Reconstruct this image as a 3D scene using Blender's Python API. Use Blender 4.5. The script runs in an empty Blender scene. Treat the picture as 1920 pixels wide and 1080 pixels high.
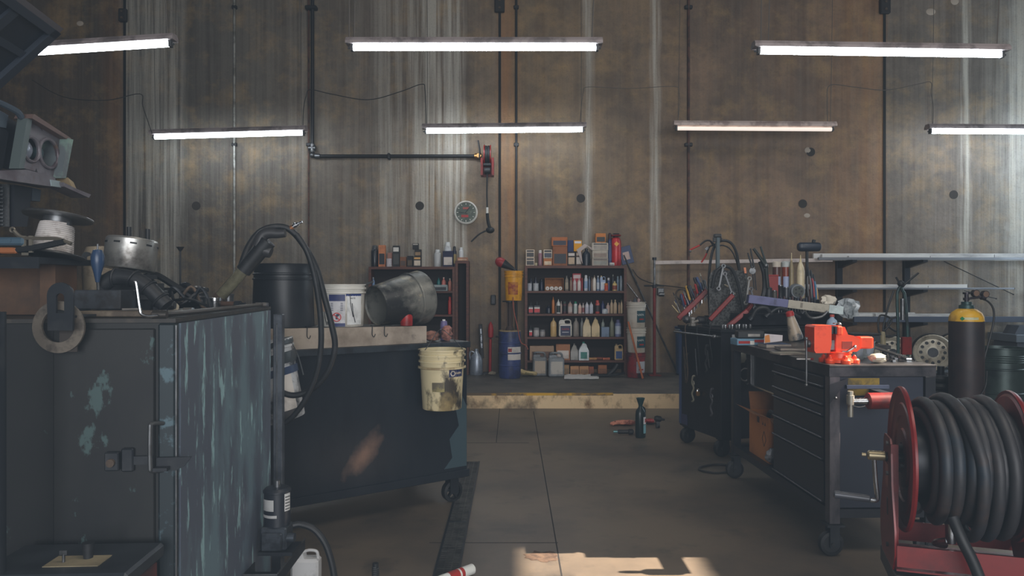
import bpy, bmesh, math, random
from mathutils import Vector, Matrix, Euler
random.seed(7)
F = 1400.0; HC = 1.4; HY = 535.0
C = bpy.context.scene.collection
def P(px, py, s): return Vector(((px-960)/s, F/s, HC-(py-HY)/s))
def lin(c):
    if isinstance(c, (int, float)): c = (c, c, c)
    return tuple(((v/255)/12.92 if v/255 <= .04045 else ((v/255+.055)/1.055)**2.4) for v in c) + (1,)
PI = math.pi
def R(d): return math.radians(d)

# ---------------------------------------------------------------- materials
MATS = {}
def mat(name, col, rough=.6, metal=0.0, col2=None, scale=6, lo=.45, hi=.6, stretch=(1,1,1), bump=0.0, emit=0, col3=None, s3=3, lo3=.55, hi3=.65, st3=(1,1,1), alpha=1, trans=0, spec=.5):
    if name in MATS: return MATS[name]
    m = bpy.data.materials.new(name); m.use_nodes = True
    nt = m.node_tree; N = nt.nodes; L = nt.links
    b = N['Principled BSDF']
    b.inputs['Roughness'].default_value = rough; b.inputs['Metallic'].default_value = metal
    b.inputs['Base Color'].default_value = lin(col)
    b.inputs['Specular IOR Level'].default_value = spec
    if trans: b.inputs['Transmission Weight'].default_value = trans
    if alpha < 1: b.inputs['Alpha'].default_value = alpha
    if emit:
        b.inputs['Emission Color'].default_value = lin(col); b.inputs['Emission Strength'].default_value = emit
    prev = None; tc = None
    def noise(sc, st, det=6):
        nonlocal tc
        if tc is None: tc = N.new('ShaderNodeTexCoord')
        mp = N.new('ShaderNodeMapping'); mp.inputs['Scale'].default_value = st
        L.new(tc.outputs['Object'], mp.inputs[0])
        n = N.new('ShaderNodeTexNoise'); n.inputs['Scale'].default_value = sc; n.inputs['Detail'].default_value = det
        n.inputs['Roughness'].default_value = .62
        L.new(mp.outputs[0], n.inputs['Vector']); return n
    def layer(prev, c, sc, lo_, hi_, st):
        n = noise(sc, st)
        mr = N.new('ShaderNodeMapRange'); mr.inputs[1].default_value = lo_; mr.inputs[2].default_value = hi_
        L.new(n.outputs['Fac'], mr.inputs[0])
        mx = N.new('ShaderNodeMix'); mx.data_type = 'RGBA'
        L.new(mr.outputs[0], mx.inputs[0])
        if prev is None: mx.inputs[6].default_value = lin(col)
        else: L.new(prev, mx.inputs[6])
        mx.inputs[7].default_value = lin(c)
        return mx.outputs[2], n
    n0 = None
    if col2 is not None: prev, n0 = layer(prev, col2, scale, lo, hi, stretch)
    if col3 is not None: prev, n0 = layer(prev, col3, s3, lo3, hi3, st3)
    if prev is not None:
        L.new(prev, b.inputs['Base Color'])
        if emit: L.new(prev, b.inputs['Emission Color'])
    if bump:
        nb = noise(scale*3, (1,1,1)); bp = N.new('ShaderNodeBump'); bp.inputs['Strength'].default_value = bump; bp.inputs['Distance'].default_value = .01
        L.new(nb.outputs['Fac'], bp.inputs['Height']); L.new(bp.outputs[0], b.inputs['Normal'])
    MATS[name] = m; return m
def pl(col, rough=.5):
    """plain coloured plastic/paint, a little worn"""
    col = tuple(int(v) for v in col)
    d = tuple(int(v*.72) for v in col)
    return mat('paint_%d_%d_%d' % col, col, rough, 0, d, 9, .5, .75)

# ---------------------------------------------------------------- mesh builder
class MB:
    def __init__(s): s.v = []; s.f = []
    def add(s, vs, fs, M=None):
        k = len(s.v)
        s.v += [tuple(M @ Vector(v)) if M is not None else tuple(v) for v in vs]
        s.f += [tuple(i+k for i in f) for f in fs]; return s
    def box(s, c, d, rot=None, bev=0.0, taper=None):
        x, y, z = (d[0]/2, d[1]/2, d[2]/2)
        M = Matrix.Translation(c)
        if rot is not None: M = M @ (rot if isinstance(rot, Matrix) else Euler(rot).to_matrix().to_4x4())
        bev = min(bev, x*.9, y*.9, z*.9)
        if bev > 0:
            bm = bmesh.new()
            for sx in (-1,1):
                for sy in (-1,1):
                    for sz in (-1,1):
                        bm.verts.new((sx*x, sy*(y-bev), sz*(z-bev))); bm.verts.new((sx*(x-bev), sy*y, sz*(z-bev))); bm.verts.new((sx*(x-bev), sy*(y-bev), sz*z))
            bmesh.ops.convex_hull(bm, input=bm.verts)
            bmesh.ops.dissolve_limit(bm, angle_limit=.01, verts=bm.verts, edges=bm.edges)
            bm.verts.ensure_lookup_table()
            for i, v in enumerate(bm.verts): v.index = i
            s.add([v.co.copy() for v in bm.verts], [tuple(v.index for v in f.verts) for f in bm.faces], M); bm.free(); return s
        t = taper or 1
        vs = [(-x,-y,-z),(x,-y,-z),(x,y,-z),(-x,y,-z),(-x*t,-y*t,z),(x*t,-y*t,z),(x*t,y*t,z),(-x*t,y*t,z)]
        return s.add(vs, [(0,3,2,1),(4,5,6,7),(0,1,5,4),(1,2,6,5),(2,3,7,6),(3,0,4,7)], M)
    def lo_hi(s, a, b, bev=0):
        return s.box([(a[i]+b[i])/2 for i in range(3)], [abs(b[i]-a[i]) for i in range(3)], None, bev)
    def lathe(s, prof, M=None, n=20, sx=1, sy=1, cap0=True, cap1=True, arc=None):
        vs = []; fs = []; k = len(prof)
        a0, a1 = (arc if arc else (0, 2*PI)); m = n if not arc else n+1
        for j in range(m):
            a = a0+(a1-a0)*j/n
            for r, z in prof: vs.append((r*math.cos(a)*sx, r*math.sin(a)*sy, z))
        for j in range(n):
            j2 = (j+1) % m
            for i in range(k-1): fs.append((j*k+i, j2*k+i, j2*k+i+1, j*k+i+1))
        if not arc:
            if cap0 and prof[0][0] > 1e-6: fs.append(tuple(j*k for j in range(n))[::-1])
            if cap1 and prof[-1][0] > 1e-6: fs.append(tuple(j*k+k-1 for j in range(n)))
        return s.add(vs, fs, M)
    def cyl(s, p0, p1, r0, r1=None, n=16):
        p0, p1 = Vector(p0), Vector(p1); d = p1-p0
        M = Matrix.Translation(p0) @ d.to_track_quat('Z','Y').to_matrix().to_4x4()
        return s.lathe([(r0,0),(r0 if r1 is None else r1, d.length)], M, n)
    def axlathe(s, prof, p0, p1, n=24, cap0=True, cap1=True):
        """profile along the axis p0->p1 (z in metres from p0)"""
        p0, p1 = Vector(p0), Vector(p1); d = p1-p0
        M = Matrix.Translation(p0) @ d.to_track_quat('Z','Y').to_matrix().to_4x4()
        return s.lathe(prof, M, n, cap0=cap0, cap1=cap1)
    def tube(s, pts, r, n=8, sub=6, closed=False, rad=None):
        pts = [Vector(p) for p in pts]
        if sub > 1 and len(pts) > 2:
            out = []; m = len(pts)
            for i in range(m if closed else m-1):
                g = lambda q: pts[q % m] if closed else pts[max(0, min(m-1, q))]
                a, b, c, d = g(i-1), g(i), g(i+1), g(i+2)
                for j in range(sub):
                    t = j/sub
                    out.append(.5*((2*b)+(c-a)*t+(2*a-5*b+4*c-d)*t*t+(3*b-a-3*c+d)*t**3))
            if not closed: out.append(pts[-1])
            pts = out
        vs = []; fs = []; m = len(pts); up = None
        for i, p in enumerate(pts):
            if closed: t = pts[(i+1) % m]-pts[i-1]
            else: t = pts[min(i+1, m-1)]-pts[max(i-1, 0)]
            t = t.normalized() if t.length > 1e-9 else Vector((0,0,1))
            if up is None:
                up = t.orthogonal().normalized()
            else:
                up = (up-t*up.dot(t)); up = up.normalized() if up.length > 1e-6 else t.orthogonal().normalized()
            w = t.cross(up); rr = r if rad is None else rad(i/max(1, m-1))
            for j in range(n):
                a = 2*PI*j/n; vs.append(p+up*(math.cos(a)*rr)+w*(math.sin(a)*rr))
        for i in range(m if closed else m-1):
            i2 = (i+1) % m
            for j in range(n):
                fs.append((i*n+j, i*n+(j+1) % n, i2*n+(j+1) % n, i2*n+j))
        if not closed:
            fs.append(tuple(range(n))[::-1]); fs.append(tuple((m-1)*n+j for j in range(n)))
        return s.add(vs, fs)
    def torus(s, c, R_, r, axis=(0,0,1), n=28, k=8):
        q = Vector(axis).to_track_quat('Z','Y')
        return s.tube([Vector(c)+q @ Vector((R_*math.cos(2*PI*i/n), R_*math.sin(2*PI*i/n), 0)) for i in range(n)], r, k, 1, True)
    def prism(s, poly, y0, y1, M=None):
        """polygon in x,z, extruded along y"""
        n = len(poly)
        vs = [(x, y0, z) for x, z in poly]+[(x, y1, z) for x, z in poly]
        fs = [tuple(range(n)), tuple(range(n, 2*n))[::-1]]+[(i, i+n, (i+1) % n+n, (i+1) % n) for i in range(n)]
        return s.add(vs, fs, M)
    def ringplate(s, outer, inner, y0, y1, M=None):
        """flat plate with a hole: outer and inner loops (same count) in x,z"""
        n = len(outer); vs = []
        for y in (y0, y1):
            vs += [(x, y, z) for x, z in outer]+[(x, y, z) for x, z in inner]
        fs = []
        for i in range(n):
            j = (i+1) % n
            fs += [(i, j, n+j, n+i), (2*n+i, 3*n+i, 3*n+j, 2*n+j), (i, 2*n+i, 2*n+j, j), (n+i, n+j, 3*n+j, 3*n+i)]
        return s.add(vs, fs, M)
    def sphere(s, c, r, n=14, sc=(1,1,1)):
        k = 8
        return s.lathe([(max(1e-7, r*math.sin(PI*i/k)), -r*math.cos(PI*i/k)) for i in range(k+1)], Matrix.Translation(c) @ Matrix.Diagonal((sc[0],sc[1],sc[2],1)), n, cap0=False, cap1=False)
    def crumple(s, c, size, seed=1, n=10, amp=.35):
        rnd = random.Random(seed); k = 7; vs = []
        base = len(s.v); pts = []
        for i in range(k+1):
            for j in range(n):
                a = 2*PI*j/n; ph = PI*i/k
                r = 1+(rnd.random()-.5)*2*amp*(1 if 0 < i < k else 0)
                z = -math.cos(ph)*(1+.3*(rnd.random()-.5)*(0<i<k))
                pts.append((c[0]+size[0]*.5*math.sin(ph)*math.cos(a)*r, c[1]+size[1]*.5*math.sin(ph)*math.sin(a)*r, c[2]+size[2]*.5*max(-1, z)))
        fs = [(i*n+j, i*n+(j+1) % n, (i+1)*n+(j+1) % n, (i+1)*n+j) for i in range(k) for j in range(n)]
        return s.add(pts, fs)
    def build(s, name, m, parent=None, angle=35):
        me = bpy.data.meshes.new(name); me.from_pydata(s.v, [], s.f); me.validate(); me.update()
        bm = bmesh.new(); bm.from_mesh(me); bmesh.ops.recalc_face_normals(bm, faces=bm.faces); bm.to_mesh(me); bm.free()
        me.shade_smooth(); me.set_sharp_from_angle(angle=R(angle))
        me.materials.append(m)
        o = bpy.data.objects.new(name, me); C.objects.link(o)
        if parent is not None: o.parent = parent
        return o
def tag(o, label, cat, group=None, kind=None):
    if label: o['label'] = label
    if cat: o['category'] = cat
    if group: o['group'] = group
    if kind: o['kind'] = kind
    return o
def thing(name, label, cat, loc=(0,0,0), rz=0, group=None, rot=None):
    o = bpy.data.objects.new(name, None); C.objects.link(o); o.location = loc
    o.rotation_euler = rot if rot else (0,0,rz); o.empty_display_size = .05
    return tag(o, label, cat, group)
def struct(name, mb, m, parent=None):
    o = mb.build(name, m, parent); 
    if parent is None: o['kind'] = 'structure'
    return o
def text(name, s, size, m, parent, M, ext=.0006, sx=1):
    cu = bpy.data.curves.new(name, 'FONT'); cu.body = s; cu.size = size; cu.extrude = ext; cu.align_x = 'CENTER'; cu.align_y = 'CENTER'
    t = bpy.data.objects.new(name, cu); C.objects.link(t)
    dg = bpy.context.evaluated_depsgraph_get(); me = bpy.data.meshes.new_from_object(t.evaluated_get(dg))
    bpy.data.objects.remove(t); me.transform(M @ Matrix.Diagonal((sx,1,1,1))); me.materials.clear(); me.materials.append(m)
    o = bpy.data.objects.new(name, me); C.objects.link(o); o.parent = parent; return o
def wraptext(name, s, size, m, parent, r, z, ang=-PI/2, sx=1, rt=0.0):
    """lettering wrapped on an upright cylinder; reads from outside, centred at angle ang; rt = radius growth per metre of z"""
    o = text(name, s, size, m, parent, Matrix.Identity(4), .0004, sx)
    for v in o.data.vertices:
        a = ang+v.co.x/r; rr = r+.0015+v.co.z+rt*v.co.y
        v.co = Vector((rr*math.cos(a), rr*math.sin(a), z+v.co.y))
    return o
UP = Euler((PI/2,0,0)).to_matrix().to_4x4()      # text standing upright, facing -y
def T(x, y, z): return Matrix.Translation((x,y,z))
ORD = ['first','second','third','fourth','fifth','sixth','seventh','eighth','ninth','tenth','eleventh','twelfth','thirteenth','fourteenth','fifteenth','sixteenth','seventeenth','eighteenth','nineteenth','twentieth','twenty-first','twenty-second','twenty-third','twenty-fourth','twenty-fifth','twenty-sixth']

# shared materials
black = mat('black_rubber', (24,26,29), .55, 0, (44,46,50), 14, .5, .75)
dsteel = mat('dark_steel', (34,38,44), .45, .3, (58,60,62), 7, .5, .75)
steel = mat('worn_steel', (120,122,124), .38, .85, (70,70,70), 12, .45, .7)
bright = mat('bright_steel', (190,192,195), .25, 1.0, (130,130,130), 14, .5, .7)
brass = mat('brass', (170,130,80), .35, .9)
rust = mat('rusty_iron', (96,80,66), .75, .2, (60,52,46), 14, .4, .65)
redp = mat('old_red_paint', (125,26,22), .42, .1, (80,20,18), 9, .5, .7, col3=(50,40,38), s3=22, lo3=.62, hi3=.7)
redb = pl((165,38,34)); cream = pl((205,190,155)); white = pl((222,222,216)); navy = pl((34,44,82)); yel = mat('yellow_plastic', (226,160,20), .45, 0, (150,100,20), 10, .5, .8)
wood = mat('cabinet_wood', (98,52,34), .55, 0, (60,32,24), 5, .4, .7, (1,1,8))
woodl = mat('pale_wood', (176,120,76), .65, 0, (130,84,50), 6, .4, .7, (1,1,6))
card = mat('cardboard', (168,112,66), .8, 0, (135,88,52), 5, .45, .7)
clear = mat('clear_plastic', (205,212,214), .25, 0, trans=.75)
# ---------------------------------------------------------------- the setting
WS = 133.0; WY = F/WS
def wx(px): return (px-960)/WS
def wz(py): return HC-(py-HY)/WS
def wall_material():
    m = bpy.data.materials.new('stained_concrete_panels'); m.use_nodes = True
    nt = m.node_tree; N = nt.nodes; L = nt.links; b = N['Principled BSDF']; b.inputs['Roughness'].default_value = .62
    tc = N.new('ShaderNodeTexCoord'); sp = N.new('ShaderNodeSeparateXYZ'); L.new(tc.outputs['Object'], sp.inputs[0])
    def xfac():
        mr = N.new('ShaderNodeMapRange'); mr.inputs[1].default_value = wx(-100); mr.inputs[2].default_value = wx(2020)
        # wobble the x coordinate so that stains do not have ruled edges
        n = N.new('ShaderNodeTexNoise'); n.inputs['Scale'].default_value = 1.3; n.inputs['Detail'].default_value = 3; L.new(tc.outputs['Object'], n.inputs['Vector'])
        mm = N.new('ShaderNodeMath'); mm.operation = 'MULTIPLY_ADD'; L.new(n.outputs['Fac'], mm.inputs[0]); mm.inputs[1].default_value = .12
        ad = N.new('ShaderNodeMath'); ad.operation = 'SUBTRACT'; L.new(sp.outputs['X'], mm.inputs[2]); L.new(mm.outputs[0], ad.inputs[0]); ad.inputs[1].default_value = .06
        L.new(ad.outputs[0], mr.inputs[0]); return mr.outputs[0]
    xf = xfac()
    def ramp(stops, fac=xf):
        r = N.new('ShaderNodeValToRGB'); e = r.color_ramp.elements
        while len(e) > 1: e.remove(e[-1])
        for i, (px, c) in enumerate(stops):
            p = (px+100)/2120
            if i == 0: e[0].position = p; e[0].color = c
            else: k = e.new(p); k.color = c
        L.new(fac, r.inputs[0]); return r.outputs[0]
    base = ramp([(-100, lin((52,50,48))), (100, lin((62,58,51))), (230, lin((74,68,58))), (240, lin((82,80,76))), (430, lin((92,88,80))), (600, lin((110,102,90))), (760, lin((128,116,100))),
                 (930, lin((132,114,92))), (972, lin((128,108,80))), (1090, lin((134,114,88))), (1290, lin((136,112,88))), (1296, lin((140,114,90))), (1500, lin((138,110,86))), (1656, lin((142,110,80))), (1662, lin((122,110,98))), (1780, lin((124,112,102))), (1870, lin((128,122,114))), (1900, lin((170,172,170))), (2000, lin((176,178,178)))])  # base tone: darker left and pale far right, light falloff painted in
    def noise(sc, st, lo, hi, det=7, w=.6):
        mp = N.new('ShaderNodeMapping'); mp.inputs['Scale'].default_value = st; L.new(tc.outputs['Object'], mp.inputs[0])
        n = N.new('ShaderNodeTexNoise'); n.inputs['Scale'].default_value = sc; n.inputs['Detail'].default_value = det; n.inputs['Roughness'].default_value = w; L.new(mp.outputs[0], n.inputs['Vector'])
        mr = N.new('ShaderNodeMapRange'); mr.inputs[1].default_value = lo; mr.inputs[2].default_value = hi; L.new(n.outputs['Fac'], mr.inputs[0]); return mr.outputs[0]
    def mul(a, bv):
        mm = N.new('ShaderNodeMath'); mm.operation = 'MULTIPLY'; L.new(a, mm.inputs[0])
        if isinstance(bv, (int, float)): mm.inputs[1].default_value = bv
        else: L.new(bv, mm.inputs[1])
        return mm.outputs[0]
    def mix(a, fac, c, blend='MIX'):
        mx = N.new('ShaderNodeMix'); mx.data_type = 'RGBA'; mx.blend_type = blend; L.new(fac, mx.inputs[0]); L.new(a, mx.inputs[6])
        if isinstance(c, tuple): mx.inputs[7].default_value = c
        else: L.new(c, mx.inputs[7])
        return mx.outputs[2]
    col = base
    col = mix(col, mul(noise(.9, (1,1,.8), .38, .66), .66), lin((62,54,48)))               # big dark blotches
    col = mix(col, mul(noise(2.6, (1,1,1.1), .48, .70, 10, .68), .5), lin((176,144,92)))            # ochre marbling
    col = mix(col, mul(noise(5, (1,1,1.3), .44, .68, 11, .7), .45), lin((66,58,52)))             # mottling
    col = mix(col, mul(noise(3.0, (2.2,1,.07), .50, .74, 5), .40), lin((78,68,60)))       # dark runs
    def g(v): return (v, v, v, 1)
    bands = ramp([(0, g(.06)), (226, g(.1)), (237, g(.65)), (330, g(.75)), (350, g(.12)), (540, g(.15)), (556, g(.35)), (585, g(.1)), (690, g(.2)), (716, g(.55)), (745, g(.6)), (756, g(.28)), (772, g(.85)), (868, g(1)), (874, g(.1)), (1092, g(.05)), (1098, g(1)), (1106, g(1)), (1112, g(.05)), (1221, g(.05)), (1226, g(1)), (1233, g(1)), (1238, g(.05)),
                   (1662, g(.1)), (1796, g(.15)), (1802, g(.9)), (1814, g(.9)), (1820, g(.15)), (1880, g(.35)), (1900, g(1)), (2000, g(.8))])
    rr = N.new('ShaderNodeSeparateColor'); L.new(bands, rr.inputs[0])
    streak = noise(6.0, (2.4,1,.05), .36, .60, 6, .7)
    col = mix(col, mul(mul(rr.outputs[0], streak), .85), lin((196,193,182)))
    och = ramp([(0, g(.1)), (186, g(.1)), (194, g(.35)), (230, g(.4)), (235, g(0)), (930, g(.1)), (941, g(.9)), (966, g(.75)), (972, g(.1)), (1540, g(.05)), (1620, g(.4)), (1655, g(.55)), (1661, g(.0)), (1700, g(0))])
    ro = N.new('ShaderNodeSeparateColor'); L.new(och, ro.inputs[0])
    col = mix(col, mul(mul(ro.outputs[0], noise(2.5, (2,1,.25), .3, .6)), .6), lin((176,118,62)))
    col = mix(col, mul(noise(38, (1,1,1), .55, .75, 3), .35), lin((60,54,48)))               # pores
    # evenly darker towards the floor
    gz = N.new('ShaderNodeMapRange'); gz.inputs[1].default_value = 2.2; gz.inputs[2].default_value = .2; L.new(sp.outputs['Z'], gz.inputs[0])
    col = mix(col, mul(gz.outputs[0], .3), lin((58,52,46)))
    L.new(col, b.inputs['Base Color'])
    nb = noise(9, (1,1,1), 0, 1); bp = N.new('ShaderNodeBump'); bp.inputs['Strength'].default_value = .5; bp.inputs['Distance'].default_value = .02
    L.new(nb, bp.inputs['Height']); L.new(bp.outputs[0], b.inputs['Normal'])
    return m
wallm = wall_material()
sidewall = mat('side_wall', (92,88,82), .8, 0, (62,58,54), 1.2, .4, .65)
floorm = mat('sealed_concrete_floor', (112,100,86), .42, 0, (78,72,66), .9, .42, .66, bump=.12, col3=(54,52,50), s3=2.2, lo3=.56, hi3=.74)
platm = mat('platform_top', (104,98,90), .6, 0, (66,62,58), 2.2, .42, .65, bump=.2)
kerbm = mat('chipped_kerb_face', (230,202,160), .8, 0, (130,100,70), 7, .5, .7, (1,1,.7), bump=.5, col3=(78,68,58), s3=1.1, lo3=.56, hi3=.66)
yelline = mat('worn_yellow_paint', (214,166,50), .7, 0, (110,92,70), 7, .42, .55, (.5,1,1))
X0, X1, YB, ZC = -8.0, 8.0, -6.0, 6.6
struct('floor', MB().lo_hi((X0, YB, -.2), (X1, WY+.2, 0)), floorm)
KY = F/165
pf = struct('floor_platform', MB().lo_hi((X0, KY+.012, 0.0), (X1, WY, .17)), platm)
struct('kerb_face', MB().lo_hi((X0, KY, .0), (X1, KY+.012, .166)), kerbm, pf)
struct('yellow_edge_line', MB().lo_hi((-3.0, KY-.002, .148), (1.15, KY+.05, .1725)), yelline, pf)
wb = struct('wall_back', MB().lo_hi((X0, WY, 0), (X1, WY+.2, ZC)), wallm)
# form-tie patches and chips on the back wall
dots = MB()
for px, py in ((368,386),(787,386),(1089,372),(1505,382),(1788,365),(1520,285)): dots.cyl((wx(px), WY-.004, wz(py)), (wx(px), WY+.01, wz(py)), .062, .062, 14)
struct('tie_patches', dots, mat('dark_patch', (52,48,44), .8), wb)
chips = MB()
for k, (px, py, r) in enumerate(((1513,404,.045),(1515,282,.05),(1745,22,.07),(1790,2,.06),(150,44,.05))): chips.sphere((wx(px), WY, wz(py)), r, 9, (1, .12, .7+.2*(k % 2)))
struct('chipped_spots', chips, mat('chip', (176,164,150), .8), wb)
jm = mat('joint_black', (20,20,21), .8)
jt = MB()
for px, w in ((234,.034),(937,.036),(1658,.036)): jt.box((wx(px), WY-.002, 3.2), (w, .02, 6.1))
struct('panel_joints', jt, jm, wb)
struct('wall_left', MB().lo_hi((X0-.2, YB, 0), (X0, WY+.2, ZC)), sidewall)
# right wall, solid but for a high slot added to shape the sun patch
rw = MB()
def rwbox(y0, y1, z0, z1): rw.lo_hi((X1, y0, z0), (X1+.2, y1, z1))
SY0, SY1, SZ0, SZ1 = 3.28, 3.97, 5.55, 6.41
TY0, TY1, TZ0, TZ1 = 7.6, 10.1, 1.2, 4.6
rwbox(YB, SY0, 0, ZC); rwbox(SY0, SY1, 0, SZ0); rwbox(SY0, SY1, SZ1, ZC); rwbox(SY1, WY+.2, 0, ZC)
struct('wall_right', rw, sidewall)
struct('ceiling', MB().lo_hi((X0-.2, YB, ZC), (X1+.2, WY+.2, ZC+.2)), mat('ceiling_sheet', (60,60,62), .8))
struct('wall_front', MB().lo_hi((X0, YB-.2, 4.6), (X1, YB, ZC)).lo_hi((X0, YB-.2, 0), (-5.5, YB, 4.6)).lo_hi((5.5, YB-.2, 0), (X1, YB, 4.6)), sidewall)
# floor joints
jf = MB(); 
jf.box((.24, 5.6, .0005), (.007, 5.4, .001)); jf.box((-.14, 7.6, .0005), (.006, 1.9, .001)); jf.box((-.2, 6.64, .0005), (.7, .007, .001)); jf.box((-.1, 4.06, .0005), (.7, .006, .001))
jf.box((-2.5, 6.64, .0005), (4, .007, .001)); jf.box((3.5, 6.64, .0005), (4, .007, .001))
struct('trim_1', jf, mat('floor_joint', (30,28,27), .9))
# stain ring on the floor in the sunlit patch
st = MB(); rnd = random.Random(3)
pts = []
for i in range(22):
    a = 2*PI*i/22; r = .07*(1+.5*(rnd.random()-.5)); pts.append((.16+r*1.25*math.cos(a), 3.86+r*1.1*math.sin(a), .0009))
st.add(pts+[(.16, 3.86, .0009)], [(i, (i+1) % 22, 22) for i in range(22)])
struct('trim_2', st, mat('floor_stain', (66,50,40), .8, 0, (96,76,60), 30, .4, .6))
# drain
def drain():
    t = thing('floor_drain', 'long narrow slotted steel drain grate set into the concrete floor', 'drain', (-.318, 4.3, .001))
    MB().lo_hi((-.062, -1.4, 0), (.062, 1.62, .002)).build('channel', mat('drain_dirt', (40,38,36), .9), t)
    MB().lo_hi((-.064, -1.4, .002), (-.052, 1.62, .006)).lo_hi((.052, -1.4, .002), (.064, 1.62, .006)).lo_hi((-.05,.1,.002),(.05,.12,.006)).build('frame', dsteel, t)
    b = MB(); y = -1.38
    while y < 1.6: b.lo_hi((-.052, y, .002), (.052, y+.010, .0055)); y += .026
    for x in (-.018, .018): b.lo_hi((x-.003, -1.4, .002), (x+.003, 1.62, .005))
    b.build('grate', mat('grate_steel', (72,72,70), .5, .4, (40,40,40), 10), t)
drain()

# ---------------------------------------------------------------- lights
housing = mat('lamp_housing', (156,146,146), .5, 0, (110,102,102), 6)
tubem = mat('fluorescent_tube', (236,246,255), .3, emit=26)
tubedim = mat('fluorescent_tube_dim', (240,226,214), .3, emit=.8)
greyw = mat('suspension_wire', (90,84,78), .6); cordm = mat('dark_cord', (40,38,37), .6)
def lamp(pxa, pya, pxb, pyb, s, label, dim=False, wires=((.03,0),(.97,0))):
    a, b = P(pxa, pya, s), P(pxb, pyb, s); d = b-a; Ln = d.length; c = (a+b)/2
    t = thing('fluorescent_light', label, 'ceiling light', c, group='hanging fluorescent tube lights'); t.rotation_euler = (0, -math.atan2(d.z, d.x), 0)
    h = Ln/2; k = 1.0 if s > 200 else 1.25
    hs = MB().prism([(-.0,0)]*0 or [(-.055*k,.0),(.055*k,.0),(.055*k,.022*k),(.035*k,.05*k),(-.035*k,.05*k),(-.055*k,.022*k)], -h, h, Matrix.Rotation(PI/2, 4, 'Z'))
    hs.build('housing', mat('pink_housing', (214,196,188), .5, 0, (160,140,134), 6) if dim else housing, t)
    MB().cyl((-h+.045, 0, -.026*k), (h-.045, 0, -.026*k), .021*k, None, 14).build('tube', tubedim if dim else tubem, t)
    for sg in (-1, 1):
        MB().lo_hi((sg*(h-.042)-.008, -.022*k, -.05*k), (sg*(h-.042)+.012, .022*k, .0)).cyl((sg*(h-.03), 0, -.026*k), (sg*(h-.01), 0, -.026*k), .008).build('lamp_holder', mat('lamp_holder', (70,72,74), .5), t)
    up = Matrix.Rotation(math.atan2(d.z, d.x), 4, 'Y')
    for f, dx in wires:
        p = Vector((-h+f*Ln, 0, .05*k)); q = Vector((p.x+dx, 0, ZC-c.z-.02-(0.0)))
        MB().tube([p, (p+q)/2+Vector((.015,0,0)), q], .005 if s > 200 else .004, 5).build('suspension_wire', greyw, t)
    return t
lamp(-150, 106, 329, 76, 237, 'fluorescent tube light partly hidden by the raised truck hood')
lamp(650, 84, 1129, 84, 237, 'bright fluorescent tube light high in the middle, nearer row, above the wall clock', wires=((.01,-.05),(.03,.0),(.96,.1)))
lamp(1412, 90, 1888, 97, 237, 'bright fluorescent tube light of the nearer row, above the workbench side', wires=((.03,-.03),(.06,0),(.96,.06)))
lamp(283, 253, 575, 245, 142, 'lit fluorescent tube light of the farther row, in front of the thin pale conduit')
lamp(792, 242, 1099, 239, 142, 'lit fluorescent tube light of the farther row, just above the wall hose reel')
lamp(1262, 236, 1566, 238, 142, 'dim unlit-looking fluorescent light with pinkish housing in the farther row', dim=True)
lamp(1738, 242, 2040, 244, 142, 'lit fluorescent tube light of the farther row, at the far end of the wall')
def wire(name, pts, r, m, label, cat, s=None, group=None):
    o = MB().tube([P(a, b, s) if s else Vector((a,b)) for a, b in pts], r, 6).build(name, m); return tag(o, label, cat, group)
wire('lamp_cord', [(568,243),(569,205),(574,180),(582,168),(620,176),(690,187),(750,172),(790,158),(797,170),(799,236)], .006, cordm, 'dark power cord sagging between the two farther lights beside the black wall pipe', 'cord', 142)
wire('lamp_cord', [(1087,234),(1090,200),(1094,172),(1104,163),(1180,166),(1262,162),(1273,172),(1274,200),(1270,232)], .004, greyw, 'thin cord linking the farther middle light to the dim pinkish light', 'cord', 142)
wire('lamp_cord', [(1552,232),(1551,190),(1556,160),(1600,163),(1660,169),(1720,158),(1745,154),(1746,175),(1750,200),(1749,238)], .005, greyw, 'thin cord linking the dim pinkish light to the light at the far end', 'cord', 142)
wire('electric_cord', [(60,150),(120,182),(200,188),(262,176),(268,200),(285,250)], .005, cordm, 'dark cord draped on the wall behind the raised truck hood', 'cord', 146)

# ---------------------------------------------------------------- on the back wall
dpipe = mat('black_pipe', (40,40,42), .5, .3); rpipe = mat('rusty_pipe', (96,64,52), .6, .2, (60,44,40), 8); gpipe = mat('galvanised_pipe', (170,170,164), .4, .5, (120,118,110), 6)
t = thing('air_pipe', 'black iron air pipe dropping down the wall and turning toward the hose reel', 'pipe', (wx(588), WY-.06, 0))
xo = wx(588)
MB().cyl((0,0,wz(292)), (0,0,ZC-.02), .024).build('vertical_pipe', dpipe, t)
MB().cyl((.02,0,wz(294)), (wx(893)-xo,0,wz(294)), .024).build('horizontal_pipe', dpipe, t)
MB().sphere((0,0,wz(292)), .042).cyl((-.05,0,wz(279)), (.045,0,wz(279)), .038).cyl((0,0,wz(286)),(0,0,wz(272)),.036).cyl((wx(597)-xo-.03,0,wz(294)),(wx(602)-xo,0,wz(294)),.034).build('elbow_fitting', steel, t)
MB().box((wx(731)-xo, .0, wz(295)), (.035,.1,.09), None, .01).build('pipe_clamp', dpipe, t)
MB().box((wx(586)-xo, .0, wz(18)), (.16,.1,.05), None, .01).build('pipe_clamp', dpipe, t)
v = MB(); v.cyl((wx(890)-xo,0,wz(294)), (wx(903)-xo,0,wz(294)), .04).cyl((wx(898)-xo,-.05,wz(294)), (wx(898)-xo,.02,wz(294)), .03); v.build('valve', brass, t)
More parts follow.
